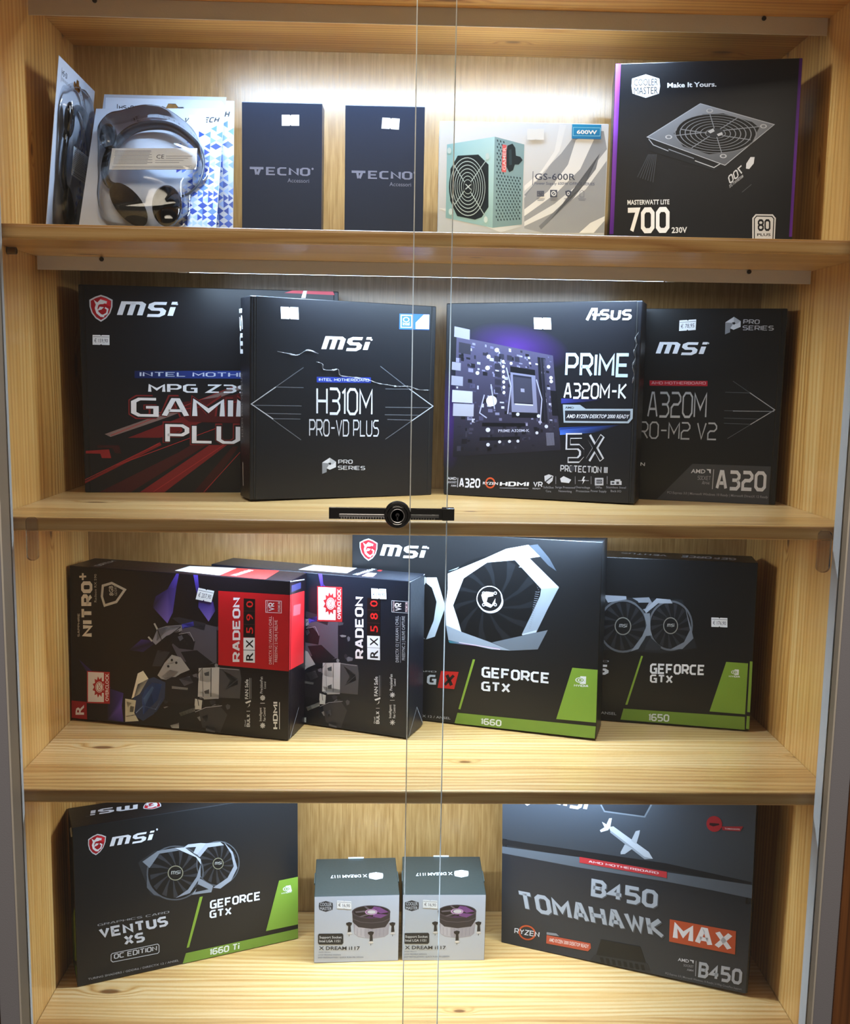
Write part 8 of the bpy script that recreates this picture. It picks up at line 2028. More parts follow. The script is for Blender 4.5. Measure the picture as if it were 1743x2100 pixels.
art('ventus', 'brand_emblem', None, 'top', [
 ('p','d8d8da',[-49.3,21.0,-55.1,23.7,-60.6,27.8,-59.3,35.5,-55.9,42.9,-50.7,48.6,-44.4,52.0,-39.4,47.6,-36.0,41.2,-35.0,33.4,-36.1,25.6,-42.8,22.6]),
 ('p','b01522',[-49.0,22.8,-54.1,25.1,-59.0,28.8,-57.8,35.6,-54.8,42.1,-50.2,47.1,-44.8,50.0,-40.3,46.2,-37.3,40.5,-36.5,33.7,-37.4,26.8,-43.3,24.2]),
 ('p','e02a38',[-48.8,24.0,-54.1,26.0,-58.2,29.1,-57.0,35.3,-51.3,31.8,-45.8,27.5]),
 ('l','f0f0f0',4.9,[-54.1,30.2,-48.7,28.8,-43.6,31.4,-41.7,35.8,-42.4,40.9,-45.6,44.8,-49.0,45.7],0),
 ('l','f0f0f0',3.08,[-46.7,45.5,-52.2,42.9,-53.9,38.1,-51.3,36.0],0),
 ('p','f0f0f0',[-40.7,26.0,-44.2,29.3,-47.9,26.0,-54.9,29.1,-50.1,31.7,-42.0,31.6]),
 ('p','f0f0f0',[-45.9,34.4,-50.1,35.5,-47.3,37.8,-42.7,38.7]),
])
art('ventus', 'edge_mark', 'thin line', 'top', [
 ('l','6a6a6c',0.86,[-138.3,31.4,-133.2,30.0],0),
])
art('xdream_a', 'front_panel', 'silver front panel', 'front', [
 ('p','c4c9d2',[-61.0,103.1,61.0,103.1,61.0,0.4,-61.0,0.4]),
])
art('xdream_a', 'brand_emblem', None, 'front', [
 ('p','33343a',[-44.8,96.3,-35.0,93.0,-34.5,87.6,-35.2,82.2,-44.7,79.3,-54.1,82.7,-55.0,88.1,-54.5,93.5]),
 ('t','d4d9e0','COOLER',[-53.1,88.5,-36.4,88.1,-53.1,94.1],'b0'),
 ('t','d4d9e0','MASTER',[-53.0,82.3,-36.3,81.9,-53.1,87.2],'b0'),
])
art('xdream_a', 'cooler_picture', 'printed picture of a round cooler with a purple fan', 'front', [
 ('p','a9a4ac',[-5.0,61.6,47.7,60.2,46.4,42.7,40.8,38.0,22.1,35.5,2.6,39.0,-3.7,44.1]),
 ('p','bdb9c0',[-2.5,58.0,12.1,54.2,12.3,37.5,2.5,40.1,-3.0,44.1]),
 ('l','918d96',0.51,[0.8,52.7,1.2,41.5],0),
 ('L','918d96',0.51,[6.3,52.2,6.6,40.7],0),
 ('L','918d96',0.51,[11.8,51.7,12.0,39.8],0),
 ('L','918d96',0.51,[17.3,51.2,17.3,39.0],0),
 ('L','918d96',0.51,[22.8,50.7,22.7,38.1],0),
 ('L','918d96',0.51,[28.4,50.9,28.1,38.7],0),
 ('L','918d96',0.51,[33.9,51.1,33.4,39.2],0),
 ('L','918d96',0.51,[39.4,51.3,38.8,39.8],0),
 ('L','918d96',0.51,[44.9,51.5,44.2,40.3],0),
 ('p','3a3338',[-6.8,79.1,48.2,77.7,48.0,63.7,41.3,53.4,21.9,51.3,2.4,54.4,-5.8,62.5]),
 ('l','5a5258',1.01,[-5.9,67.7,5.5,62.2,21.7,60.5,37.9,61.9,47.9,66.8],0),
 ('e','4a4048',[20.7,77.5,48.6,76.8,20.5,87.9]),
 ('e','241d22',[20.7,78.0,46.3,77.4,20.5,86.7]),
 ('p','7d4a86',[24.7,80.0,32.7,85.0,41.7,79.6,46.1,76.8,34.5,74.9]),
 ('P','7d4a86',[24.7,75.1,44.2,72.9,34.6,67.5,23.2,70.5]),
 ('P','53305c',[18.3,71.5,11.9,69.0,18.4,67.6,28.1,68.1]),
 ('P','6a6068',[11.7,80.3,-2.8,79.0,-1.2,76.8,11.8,77.7]),
 ('P','6a6068',[14.9,82.0,10.0,86.5,12.4,86.9,18.2,82.8]),
 ('P','7d4a86',[21.4,82.2,24.6,86.1,32.7,84.7,24.7,80.7]),
 ('P','6a6068',[14.2,74.7,3.0,71.0,6.2,70.0,16.7,72.9]),
 ('r','c89cc4',[20.7,77.5,29.7,77.3,20.6,82.0],0.75),
 ('e','d9d4d4',[21.1,77.5,27.3,77.3,21.1,80.4]),
 ('p','2a2629',[-15.2,61.5,-11.0,62.8,-6.8,61.7,-7.1,58.9,-8.7,56.5,-7.9,47.7,-12.8,47.1,-12.2,56.6,-15.2,59.1]),
 ('E','ded9d4',[-10.5,45.3,-6.9,45.2,-10.5,46.9]),
 ('L','4a474a',0.67,[-10.8,43.4,-10.7,40.4],0),
 ('P','2a2629',[47.6,59.9,51.8,61.1,56.0,60.0,55.7,57.2,54.2,54.8,55.0,46.0,50.1,45.4,50.6,54.9,47.6,57.4]),
 ('E','ded9d4',[52.4,43.6,56.0,43.5,52.4,45.2]),
 ('L','4a474a',0.68,[52.1,41.7,52.2,38.7],0),
 ('P','2a2629',[16.4,46.3,20.6,47.6,24.9,46.5,24.6,43.7,23.0,41.3,23.8,32.5,18.9,31.9,19.4,41.4,16.5,43.9]),
 ('E','ded9d4',[21.2,30.1,24.8,30.0,21.2,31.7]),
 ('L','4a474a',0.68,[20.9,28.1,20.9,25.2],0),
])
art('xdream_a', 'socket_badge', 'black rounded socket badge', 'front', [
 ('p','26272c',[-54.1,45.8,-20.8,45.3,-19.2,43.1,-19.0,30.2,-21.0,27.9,-53.9,28.9,-55.6,31.2,-55.7,43.8]),
 ('t','dfe2e8','Support Socket',[-53.7,38.5,-21.4,37.6,-53.7,42.3],'b2'),
 ('t','dfe2e8','Intel LGA 1151',[-53.6,32.5,-23.6,31.7,-53.7,36.4],'b2'),
])
art('xdream_a', 'title_lettering', None, 'front', [
 ('t','34353c','X DREAM i117',[-54.2,20.5,5.1,18.8,-54.2,26.3],'b5'),
 ('t','6a6c74','FAN 95mm',[-54.2,16.1,-37.4,15.6,-54.2,17.8],'b1'),
 ('t','6a6c74','LOW PROFILE DESIGN',[-55.1,11.6,-22.7,10.9,-55.1,13.7],'b1'),
 ('t','6a6c74','EASY INSTALLATION / QUICK PUSH-PIN DESIGN',[-55.1,7.3,10.3,6.1,-55.1,9.8],'b1'),
])
art('xdream_a', 'price_sticker', 'small white price sticker', 'front', [
 ('p','f4f4f2',[-28.8,96.9,-19.5,96.1,-18.4,94.8,-17.4,95.9,-8.2,95.1,-8.0,82.6,-17.3,83.4,-18.3,84.8,-19.4,83.6,-28.6,84.5]),
 ('l','8a8a90',0.6,[-28.2,94.5,-8.6,92.7],0),
 ('t','55565e','€ 16,90',[-26.6,87.4,-10.1,85.9,-26.7,92.4],'b1'),
])
art('xdream_a', 'top_lettering', None, 'top', [
 ('t','e4e8e8','X DREAM i117',[15.8,60.0,-39.1,58.9,16.3,51.1],'b5'),
])
art('xdream_a', 'brand_emblem', None, 'top', [
 ('p','e4e8e8',[29.5,65.7,39.6,61.7,39.8,54.4,38.7,47.2,28.7,43.5,19.0,48.0,18.4,55.3,19.1,62.5]),
 ('t','4a5250','COOLER',[38.3,58.4,20.5,58.5,38.1,53.8],'b0'),
 ('t','4a5250','MASTER',[38.1,53.1,20.3,53.2,37.9,48.5],'b0'),
])
art('xdream_b', 'front_panel', 'silver front panel', 'front', [
 ('p','c4c9d2',[-60.0,103.7,60.0,103.7,60.0,0.4,-60.0,0.4]),
])
art('xdream_b', 'brand_emblem', None, 'front', [
 ('p','33343a',[-47.2,95.2,-37.3,92.0,-36.7,86.5,-37.4,81.1,-46.9,77.9,-56.6,81.1,-57.5,86.6,-57.0,92.0]),
 ('t','d4d9e0','COOLER',[-55.5,87.1,-38.6,87.1,-55.6,92.7],'b0'),
 ('t','d4d9e0','MASTER',[-55.4,80.8,-38.5,80.8,-55.5,85.7],'b0'),
])
art('xdream_b', 'cooler_picture', 'printed picture of a round cooler with a purple fan', 'front', [
 ('p','a9a4ac',[-6.8,61.0,46.2,60.9,45.0,43.2,39.4,38.2,20.7,35.3,1.0,38.3,-5.3,43.3]),
 ('p','bdb9c0',[-4.3,57.5,10.5,53.9,10.8,37.1,0.9,39.4,-4.7,43.3]),
 ('l','918d96',0.51,[-0.9,52.1,-0.4,40.8],0),
 ('L','918d96',0.51,[4.6,51.8,5.0,40.1],0),
 ('L','918d96',0.51,[10.2,51.4,10.4,39.4],0),
 ('L','918d96',0.51,[15.7,51.1,15.8,38.6],0),
 ('L','918d96',0.51,[21.3,50.7,21.3,37.9],0),
 ('L','918d96',0.51,[26.9,51.0,26.6,38.6],0),
 ('L','918d96',0.51,[32.4,51.4,32.0,39.3],0),
 ('L','918d96',0.51,[38.0,51.7,37.4,40.0],0),
 ('L','918d96',0.51,[43.5,52.1,42.8,40.7],0),
 ('p','3a3338',[-8.8,78.6,46.6,78.6,46.5,64.5,39.9,53.9,20.3,51.2,0.7,53.9,-7.6,61.9]),
 ('l','5a5258',1.02,[-7.7,67.2,3.8,61.9,20.1,60.6,36.4,62.4,46.4,67.6],0),
 ('e','4a4048',[18.9,77.7,47.0,77.7,18.7,88.3]),
 ('e','241d22',[18.9,78.2,44.7,78.2,18.7,87.0]),
 ('p','7d4a86',[23.0,80.4,31.0,85.6,40.1,80.3,44.5,77.7,32.8,75.4]),
 ('P','7d4a86',[23.1,75.4,42.7,73.6,33.0,68.0,21.5,70.7]),
 ('P','53305c',[16.6,71.6,10.2,68.9,16.7,67.7,26.5,68.4]),
 ('P','6a6068',[9.9,80.4,-4.7,78.6,-3.0,76.5,10.0,77.7]),
 ('P','6a6068',[13.1,82.1,8.2,86.5,10.6,87.0,16.4,83.0]),
 ('P','7d4a86',[19.7,82.5,22.8,86.5,31.0,85.3,22.9,81.1]),
 ('P','6a6068',[12.5,74.7,1.2,70.7,4.4,69.8,15.0,73.0]),
 ('r','c89cc4',[18.9,77.7,28.1,77.7,18.8,82.3],0.75),
 ('e','d9d4d4',[19.4,77.7,25.6,77.7,19.4,80.7]),
 ('p','2a2629',[-17.1,60.6,-12.9,62.1,-8.6,61.0,-8.9,58.2,-10.5,55.7,-9.6,46.8,-14.5,46.1,-14.0,55.7,-17.0,58.2]),
 ('E','ded9d4',[-12.2,44.4,-8.6,44.4,-12.2,46.0]),
 ('L','4a474a',0.68,[-12.5,42.4,-12.5,39.4],0),
 ('P','2a2629',[46.1,60.6,50.3,62.0,54.6,60.9,54.3,58.1,52.7,55.6,53.6,46.7,48.7,46.0,49.1,55.6,46.1,58.1]),
 ('E','ded9d4',[51.1,44.3,54.7,44.3,51.0,45.9]),
 ('L','4a474a',0.68,[50.8,42.3,50.9,39.3],0),
 ('P','2a2629',[14.9,46.1,19.1,47.5,23.4,46.4,23.1,43.6,21.5,41.1,22.4,32.2,17.5,31.5,17.9,41.1,14.9,43.6]),
 ('E','ded9d4',[19.8,29.7,23.4,29.7,19.8,31.3]),
 ('L','4a474a',0.68,[19.5,27.8,19.6,24.8],0),
])
art('xdream_b', 'socket_badge', 'black rounded socket badge', 'front', [
 ('p','26272c',[-56.2,43.7,-22.7,44.0,-21.0,41.9,-20.8,28.8,-22.7,26.4,-56.0,26.5,-57.7,28.8,-57.9,41.6]),
 ('t','dfe2e8','Support Socket',[-55.8,36.3,-23.2,36.2,-55.9,40.2],'b2'),
 ('t','dfe2e8','Intel LGA 1151',[-55.7,30.2,-25.4,30.2,-55.8,34.1],'b2'),
])
art('xdream_b', 'title_lettering', None, 'front', [
 ('t','34353c','X DREAM i117',[-56.2,18.0,3.7,17.8,-56.3,23.8],'b5'),
 ('t','6a6c74','FAN 95mm',[-56.2,13.5,-39.2,13.5,-56.2,15.3],'b1'),
 ('t','6a6c74','LOW PROFILE DESIGN',[-57.1,8.9,-24.4,9.2,-57.1,11.0],'b1'),
 ('t','6a6c74','EASY INSTALLATION / QUICK PUSH-PIN DESIGN',[-57.1,4.6,9.0,5.2,-57.1,7.1],'b1'),
])
art('xdream_b', 'price_sticker', 'small white price sticker', 'front', [
 ('p','f4f4f2',[-31.0,96.2,-21.6,95.6,-20.6,94.2,-19.5,95.4,-10.2,94.8,-10.0,82.1,-19.3,82.8,-20.4,84.1,-21.4,82.9,-30.8,83.6]),
 ('l','8a8a90',0.61,[-30.4,93.8,-10.7,92.4],0),
 ('t','55565e','€ 16,90',[-28.8,86.6,-12.1,85.4,-28.8,91.6],'b1'),
])
art('xdream_b', 'top_lettering', None, 'top', [
 ('t','e4e8e8','X DREAM i117',[15.1,63.1,-40.5,59.8,15.2,54.3],'b5'),
])
art('xdream_b', 'brand_emblem', None, 'top', [
 ('p','e4e8e8',[29.0,69.3,39.1,65.7,39.1,58.6,37.8,51.5,27.6,47.4,18.0,51.5,17.5,58.6,18.5,65.7]),
 ('t','4a5250','COOLER',[37.7,62.5,19.7,61.8,37.4,57.9],'b0'),
 ('t','4a5250','MASTER',[37.4,57.3,19.4,56.6,37.0,52.7],'b0'),
])
art('b450', 'panel_print', 'grey bevelled panel graphic', 'front', [
 ('q','23252a 2a2c30 3a3c40 2f3238',[-177.4,144.7,177.4,134.2,175.3,0.4,-177.4,0.4]),
 ('q','414750 4c5158 3d4145 33373c',[-177.4,289.6,177.4,289.6,177.4,164.5,-177.4,167.8]),
 ('p','191b1f',[-177.4,166.2,-104.7,168.6,62.1,173.2,176.2,167.2,176.5,161.2,62.4,163.2,-104.5,158.2,-177.4,158.6]),
 ('q','6b7076 585c62 4c5056 5b6066',[-177.4,155.3,62.7,154.5,177.4,152.4,177.4,143.3]),
 ('p','5b6066',[-177.4,155.3,-61.5,159.7,62.5,160.1,177.4,163.1,177.4,144.5,63.0,145.8,-61.2,143.6,-177.4,144.7]),
 ('p','2c2f34',[-39.5,262.0,41.9,268.8,30.0,236.6,-27.0,235.8]),
 ('l','6d747b',2.15,[-31.7,245.1,-26.5,235.9,30.0,237.2,39.9,259.3],0),
])
art('b450', 'brand_emblem', None, 'front', [
 ('p','d8d8da',[-140.3,264.0,-132.4,261.7,-124.6,257.5,-124.8,247.8,-127.5,238.4,-132.8,230.7,-139.8,225.8,-146.9,230.2,-152.5,237.5,-155.5,246.7,-155.9,256.4,-148.1,261.2]),
 ('p','b01522',[-140.2,261.8,-133.3,259.7,-126.4,256.0,-126.6,247.5,-129.0,239.2,-133.7,232.5,-139.8,228.1,-146.1,232.0,-151.0,238.4,-153.6,246.6,-154.0,255.1,-147.1,259.3]),
 ('p','e02a38',[-140.2,260.3,-133.2,258.7,-127.4,255.5,-127.6,247.7,-135.4,251.2,-143.3,255.5]),
 ('l','f0f0f0',3.54,[-132.3,253.5,-139.4,254.4,-145.1,250.4,-146.6,244.8,-144.7,238.7,-139.9,234.6,-135.5,234.0],0),
 ('l','f0f0f0',2.19,[-138.3,233.9,-132.1,237.9,-131.0,243.9,-134.6,246.0],0),
 ('p','f0f0f0',[-149.9,256.6,-144.8,253.1,-141.0,257.7,-131.6,255.0,-137.0,251.1,-147.1,250.0]),
 ('p','f0f0f0',[-141.6,247.2,-136.1,246.5,-139.2,243.2,-144.7,241.5]),
])
art('b450', 'brand_lettering', None, 'front', [
 ('t','f0f0f2','msi',[-105.7,233.0,-52.4,232.8,-99.9,255.6],'m25'),
])
art('b450', 'missile_picture', 'printed picture of a winged missile', 'front', [
 ('p','b9bdc2',[-19.1,213.5,-13.2,215.5,37.3,185.8,43.3,176.6,31.8,175.4,-17.5,207.5]),
 ('p','8d9297',[-17.5,209.0,31.7,177.5,43.3,176.6,31.8,173.8,-17.4,205.3]),
 ('p','a7abb0',[12.2,198.5,18.2,213.7,24.2,216.3,23.5,210.6,19.6,194.2]),
 ('p','a7abb0',[3.6,191.3,12.5,187.6,14.8,187.0,4.0,176.5,-1.9,175.1,-2.0,178.6]),
 ('p','c9cccf',[-23.6,215.9,-19.4,226.7,-15.6,227.6,-17.6,213.8]),
 ('p','c9cccf',[-29.6,219.6,-25.1,217.8,-17.6,213.8,-20.5,208.5,-30.8,203.6,-32.3,206.5,-25.9,212.0]),
])
art('b450', 'corner_badge', 'red round badge', 'front', [
 ('e','b02a30',[124.1,242.8,134.4,243.6,124.2,254.3]),
 ('p','3a1a1e',[118.0,243.3,130.0,244.4,131.2,242.5,122.8,238.9,117.6,240.1]),
 ('p','a82a30',[133.7,240.8,162.0,245.7,158.3,238.1,135.3,235.6]),
 ('t','e6d0d0','TOMAHAWK',[138.0,237.3,158.2,239.6,137.9,239.7],'b2'),
])
art('b450', 'chipset_band', 'red band with white lettering', 'front', [
 ('p','b83236',[-60.9,160.4,63.1,160.8,63.4,151.5,-60.7,151.4]),
 ('t','e8caca','AMD MOTHERBOARD',[-47.4,154.2,51.8,154.9,-47.5,157.5],'s18'),
])
art('b450', 'title_lettering', 'silver model lettering', 'front', [
 ('t','4e5155','B450',[-41.8,101.7,52.8,101.1,-41.1,129.0],'s26'),
 ('t','4e5155','TOMAHAWK',[-144.3,59.0,64.4,57.5,-150.0,88.6],'s26'),
 ('t','a9acb0','B450',[-43.3,103.0,51.4,102.3,-42.7,130.3],'s25'),
 ('t','a9acb0','TOMAHAWK',[-145.9,60.3,62.9,58.8,-151.7,89.9],'s25'),
])
art('b450', 'edition_badge', 'orange badge with white lettering', 'front', [
 ('p','c4532f',[69.4,90.2,159.0,91.1,159.1,56.1,69.6,56.1]),
 ('t','ece4e0','MAX',[74.4,60.4,154.0,60.0,74.9,87.6],'s27'),
])
art('b450', 'processor_logo', None, 'front', [
 ('r','c8562e',[-137.5,24.8,-124.1,25.6,-137.0,37.0],0.8),
 ('t','e0e0e2','RYZEN',[-157.4,19.8,-118.9,21.4,-156.8,28.4],'s18'),
])
art('b450', 'processor_badge', 'orange processor badge', 'front', [
 ('p','8d8f93',[-107.7,32.2,-93.2,33.3,-88.5,29.7,-107.6,28.2]),
 ('p','c2553a',[-107.6,27.5,-42.0,28.6,-41.3,20.9,-45.7,15.2,-108.1,14.0]),
 ('t','f0dcd4','AMD RYZEN 3000 DESKTOP READY',[-103.7,18.0,-44.6,20.1,-103.5,24.1],'b3'),
])
art('b450', 'heatsink_print', None, 'front', [
 ('p','17181b',[-27.0,38.2,29.8,39.3,41.1,6.1,-35.4,4.3]),
 ('p','2b2d31',[-35.6,12.2,40.8,15.8,44.1,5.2,-43.0,0.6]),
 ('p','131417',[-27.9,10.0,-23.0,10.1,-21.0,1.6,-25.9,1.5]),
 ('P','131417',[-19.4,10.3,-14.5,10.4,-12.5,1.9,-17.4,1.8]),
 ('P','131417',[-10.9,10.5,-6.1,10.6,-4.1,2.2,-8.9,2.1]),
 ('P','131417',[-2.5,10.8,2.3,10.9,4.3,2.5,-0.5,2.4]),
 ('P','131417',[5.9,11.1,10.7,11.2,12.7,2.8,7.9,2.7]),
 ('P','131417',[14.3,11.4,19.0,11.5,21.1,3.1,16.3,3.0]),
 ('P','131417',[22.6,11.6,27.4,11.7,29.4,3.4,24.6,3.3]),
 ('P','131417',[30.9,11.9,35.6,12.0,37.6,3.7,32.9,3.6]),
])
art('b450', 'chipset_lettering', None, 'front', [
 ('t','d6d6d8','AMD',[82.6,29.2,97.8,29.5,82.7,34.4],'b4'),
 ('p','d6d6d8',[98.8,34.8,104.5,34.9,104.1,29.7,102.6,31.2,102.2,33.1,99.7,33.1]),
 ('t','a0a0a2','SOCKET',[90.6,22.7,104.3,23.3,90.7,26.6],'b1'),
 ('t','a0a0a2','AM4',[95.4,17.1,104.5,17.3,95.5,20.7],'b1'),
 ('l','a8a8aa',0.91,[107.6,34.9,107.6,11.3],0),
 ('t','b9babd','B450',[111.0,10.8,169.3,12.2,111.8,34.6],'s25'),
 ('t','8a8b8e','PCI Express 3.0 | Microsoft Windows 10 Ready | 3-Way CrossFire Support',[66.0,4.8,170.1,4.5,66.2,8.1],'b1'),
])
art('headset_front', 'card_print', 'blue triangle pattern and lettering', 'front', [
 ('p','5f83d8',[69.9,187.4,77.7,193.1,77.9,181.3]),
 ('P','c4d6f4',[54.5,177.2,46.4,183.3,47.1,171.6]),
 ('P','2c46a0',[62.4,176.9,54.3,183.0,54.8,171.3]),
 ('P','5f83d8',[62.4,176.9,70.0,182.6,70.3,170.8]),
 ('P','5f83d8',[78.0,176.5,85.8,182.1,85.9,170.4]),
 ('P','5f83d8',[47.4,166.8,39.3,172.8,40.1,161.2]),
 ('P','c4d6f4',[62.8,166.3,54.8,172.4,55.4,160.7]),
 ('P','7b9ae2',[78.2,165.8,70.3,171.9,70.6,160.3]),
 ('P','9db8ec',[78.2,165.8,85.8,171.4,85.9,159.8]),
 ('P','5f83d8',[25.3,156.9,32.4,162.5,33.3,150.9]),
 ('P','9db8ec',[40.4,156.5,47.7,162.0,48.4,150.4]),
 ('P','3a58b8',[63.2,155.7,70.6,161.3,70.9,149.7]),
 ('P','2c46a0',[70.8,155.5,78.3,161.1,78.4,149.5]),
 ('P','2c46a0',[85.9,155.0,78.3,161.1,78.4,149.5]),
 ('P','3a58b8',[33.7,146.2,40.8,151.7,41.6,140.2]),
 ('P','3a58b8',[48.7,145.7,55.8,151.3,56.4,139.8]),
 ('P','9db8ec',[56.1,145.5,63.4,151.0,63.8,139.5]),
 ('P','2c46a0',[71.1,145.0,63.4,151.0,63.8,139.5]),
 ('P','c4d6f4',[78.5,144.8,70.9,150.8,71.2,139.3]),
 ('P','2c46a0',[34.6,135.8,26.7,141.8,27.8,130.3]),
 ('P','2c46a0',[41.9,135.6,48.9,141.0,49.6,129.6]),
 ('P','9db8ec',[49.3,135.3,56.4,140.8,56.9,129.4]),
 ('P','5f83d8',[64.0,134.9,56.4,140.8,56.9,129.4]),
 ('P','5f83d8',[64.0,134.9,71.2,140.3,71.5,128.9]),
 ('P','9db8ec',[78.7,134.4,71.2,140.3,71.5,128.9]),
 ('P','5f83d8',[78.7,134.4,85.9,139.9,85.9,128.4]),
 ('P','5f83d8',[49.9,125.0,56.9,130.4,57.4,119.1]),
 ('P','c4d6f4',[64.4,124.5,56.9,130.4,57.4,119.1]),
 ('P','3a58b8',[64.4,124.5,71.5,130.0,71.8,118.6]),
 ('P','9db8ec',[71.6,124.3,78.8,129.7,79.0,118.4]),
 ('P','5f83d8',[78.9,124.0,85.9,129.5,85.9,118.1]),
 ('P','2c46a0',[36.3,115.2,28.6,121.1,29.7,109.8]),
 ('P','5f83d8',[43.4,114.9,35.8,120.8,36.8,109.6]),
 ('P','7b9ae2',[57.7,114.5,50.2,120.3,50.9,109.1]),
 ('P','2c46a0',[71.9,114.0,64.6,119.9,65.0,108.6]),
 ('P','2c46a0',[79.0,113.8,71.8,119.6,72.1,108.4]),
 ('P','c4d6f4',[79.0,113.8,85.9,119.2,85.9,107.9]),
 ('P','7b9ae2',[44.1,104.7,50.8,110.1,51.5,98.9]),
 ('P','9db8ec',[51.2,104.5,57.9,109.9,58.4,98.7]),
 ('P','5f83d8',[58.2,104.3,65.0,109.6,65.4,98.4]),
 ('P','7b9ae2',[72.2,103.8,65.0,109.6,65.4,98.4]),
 ('P','5f83d8',[72.2,103.8,79.1,109.2,79.3,98.0]),
 ('P','c4d6f4',[79.2,103.6,85.9,108.9,85.9,97.7]),
 ('P','3a58b8',[44.9,94.6,51.4,99.9,52.1,88.8]),
 ('P','9db8ec',[51.8,94.4,58.4,99.7,59.0,88.6]),
 ('P','9db8ec',[58.7,94.1,65.4,99.5,65.8,88.3]),
 ('P','5f83d8',[65.6,93.9,72.3,99.2,72.6,88.1]),
 ('P','2c46a0',[79.4,93.4,72.3,99.2,72.6,88.1]),
 ('P','9db8ec',[79.4,93.4,85.9,98.7,85.9,87.6]),
 ('P','9db8ec',[38.8,84.8,45.2,90.1,46.0,79.0]),
 ('P','2c46a0',[45.6,84.5,52.0,89.8,52.7,78.8]),
 ('P','2c46a0',[59.2,84.1,52.0,89.8,52.7,78.8]),
 ('P','5f83d8',[59.2,84.1,65.8,89.3,66.2,78.3]),
 ('P','5f83d8',[72.8,83.6,65.8,89.3,66.2,78.3]),
 ('P','9db8ec',[72.8,83.6,79.5,88.9,79.7,77.8]),
 ('P','5f83d8',[79.6,83.3,85.9,88.6,85.9,77.6]),
 ('P','9db8ec',[33.0,75.0,39.2,80.3,40.1,69.3]),
 ('P','3a58b8',[39.6,74.8,45.9,80.0,46.7,69.0]),
 ('P','5f83d8',[46.3,74.5,52.7,79.8,53.3,68.8]),
 ('P','3a58b8',[59.7,74.0,52.7,79.8,53.3,68.8]),
 ('P','5f83d8',[66.4,73.8,59.4,79.5,59.9,68.6]),
 ('P','3a58b8',[73.0,73.6,66.1,79.3,66.6,68.3]),
 ('P','2c46a0',[79.7,73.3,72.9,79.1,73.2,68.1]),
 ('P','2c46a0',[85.9,73.1,79.6,78.8,79.8,67.9]),
 ('P','3a58b8',[33.9,65.0,40.0,70.3,40.9,59.4]),
 ('P','9db8ec',[47.0,64.6,40.0,70.3,40.9,59.4]),
 ('P','9db8ec',[47.0,64.6,53.3,69.8,53.9,58.9]),
 ('P','9db8ec',[60.2,64.1,53.3,69.8,53.9,58.9]),
 ('P','3a58b8',[60.2,64.1,66.5,69.3,67.0,58.4]),
 ('P','9db8ec',[66.7,63.9,73.2,69.1,73.5,58.2]),
 ('P','2c46a0',[79.9,63.4,73.2,69.1,73.5,58.2]),
 ('P','2c46a0',[79.9,63.4,85.9,68.6,85.9,57.7]),
 ('P','2c46a0',[34.8,55.2,40.8,60.4,41.7,49.5]),
 ('P','3a58b8',[47.7,54.7,40.8,60.4,41.7,49.5]),
 ('P','2c46a0',[54.2,54.5,47.3,60.1,48.1,49.3]),
 ('P','9db8ec',[60.7,54.2,53.9,59.9,54.5,49.1]),
 ('P','2c46a0',[60.7,54.2,66.9,59.4,67.3,48.6]),
 ('P','2c46a0',[73.6,53.8,66.9,59.4,67.3,48.6]),
 ('P','2c46a0',[73.6,53.8,80.0,59.0,80.2,48.1]),
 ('P','9db8ec',[85.9,53.3,80.0,59.0,80.2,48.1]),
 ('P','2c46a0',[35.7,45.4,41.6,50.5,42.5,39.8]),
 ('P','9db8ec',[48.4,44.9,41.6,50.5,42.5,39.8]),
 ('P','2c46a0',[48.4,44.9,54.5,50.0,55.1,39.3]),
 ('P','2c46a0',[61.1,44.4,54.5,50.0,55.1,39.3]),
 ('P','5f83d8',[61.1,44.4,67.3,49.6,67.7,38.8]),
 ('P','2c46a0',[73.9,44.0,67.3,49.6,67.7,38.8]),
 ('P','5f83d8',[73.9,44.0,80.1,49.1,80.3,38.4]),
 ('P','5f83d8',[85.9,43.5,80.1,49.1,80.3,38.4]),
 ('P','9db8ec',[42.9,35.4,36.1,41.0,37.1,30.3]),
 ('P','3a58b8',[42.9,35.4,48.8,40.5,49.5,29.8]),
 ('P','9db8ec',[55.4,34.9,48.8,40.5,49.5,29.8]),
 ('P','9db8ec',[55.4,34.9,61.4,40.0,61.9,29.3]),
 ('P','2c46a0',[67.9,34.4,61.4,40.0,61.9,29.3]),
 ('P','3a58b8',[74.1,34.2,67.7,39.8,68.1,29.1]),
 ('P','3a58b8',[74.1,34.2,80.3,39.3,80.5,28.6]),
 ('P','3a58b8',[85.9,33.7,80.3,39.3,80.5,28.6]),
 ('P','2c46a0',[37.5,25.9,43.2,31.0,44.1,20.4]),
 ('P','2c46a0',[43.7,25.7,49.4,30.8,50.2,20.2]),
 ('P','9db8ec',[56.0,25.2,49.4,30.8,50.2,20.2]),
 ('P','9db8ec',[62.1,25.0,55.6,30.5,56.3,19.9]),
 ('P','9db8ec',[62.1,25.0,68.1,30.1,68.5,19.5]),
 ('P','9db8ec',[68.3,24.8,74.3,29.8,74.6,19.2]),
 ('P','2c46a0',[74.4,24.5,80.5,29.6,80.6,19.0]),
 ('P','2c46a0',[85.9,24.1,80.5,29.6,80.6,19.0]),
 ('t','3a3d48','HS-01',[-68.1,206.2,-45.8,206.7,-68.3,213.0],'s22'),
 ('l','4a4d58',1.07,[-70.5,214.9,-70.1,197.7],0),
 ('t','6a6d78','STEREO HEADSET WITH MIC',[-68.1,200.1,-24.0,200.5,-68.5,203.8],'b1'),
 ('t','34363e','VULTECH',[32.5,198.3,79.0,198.7,34.5,208.2],'s24'),
])
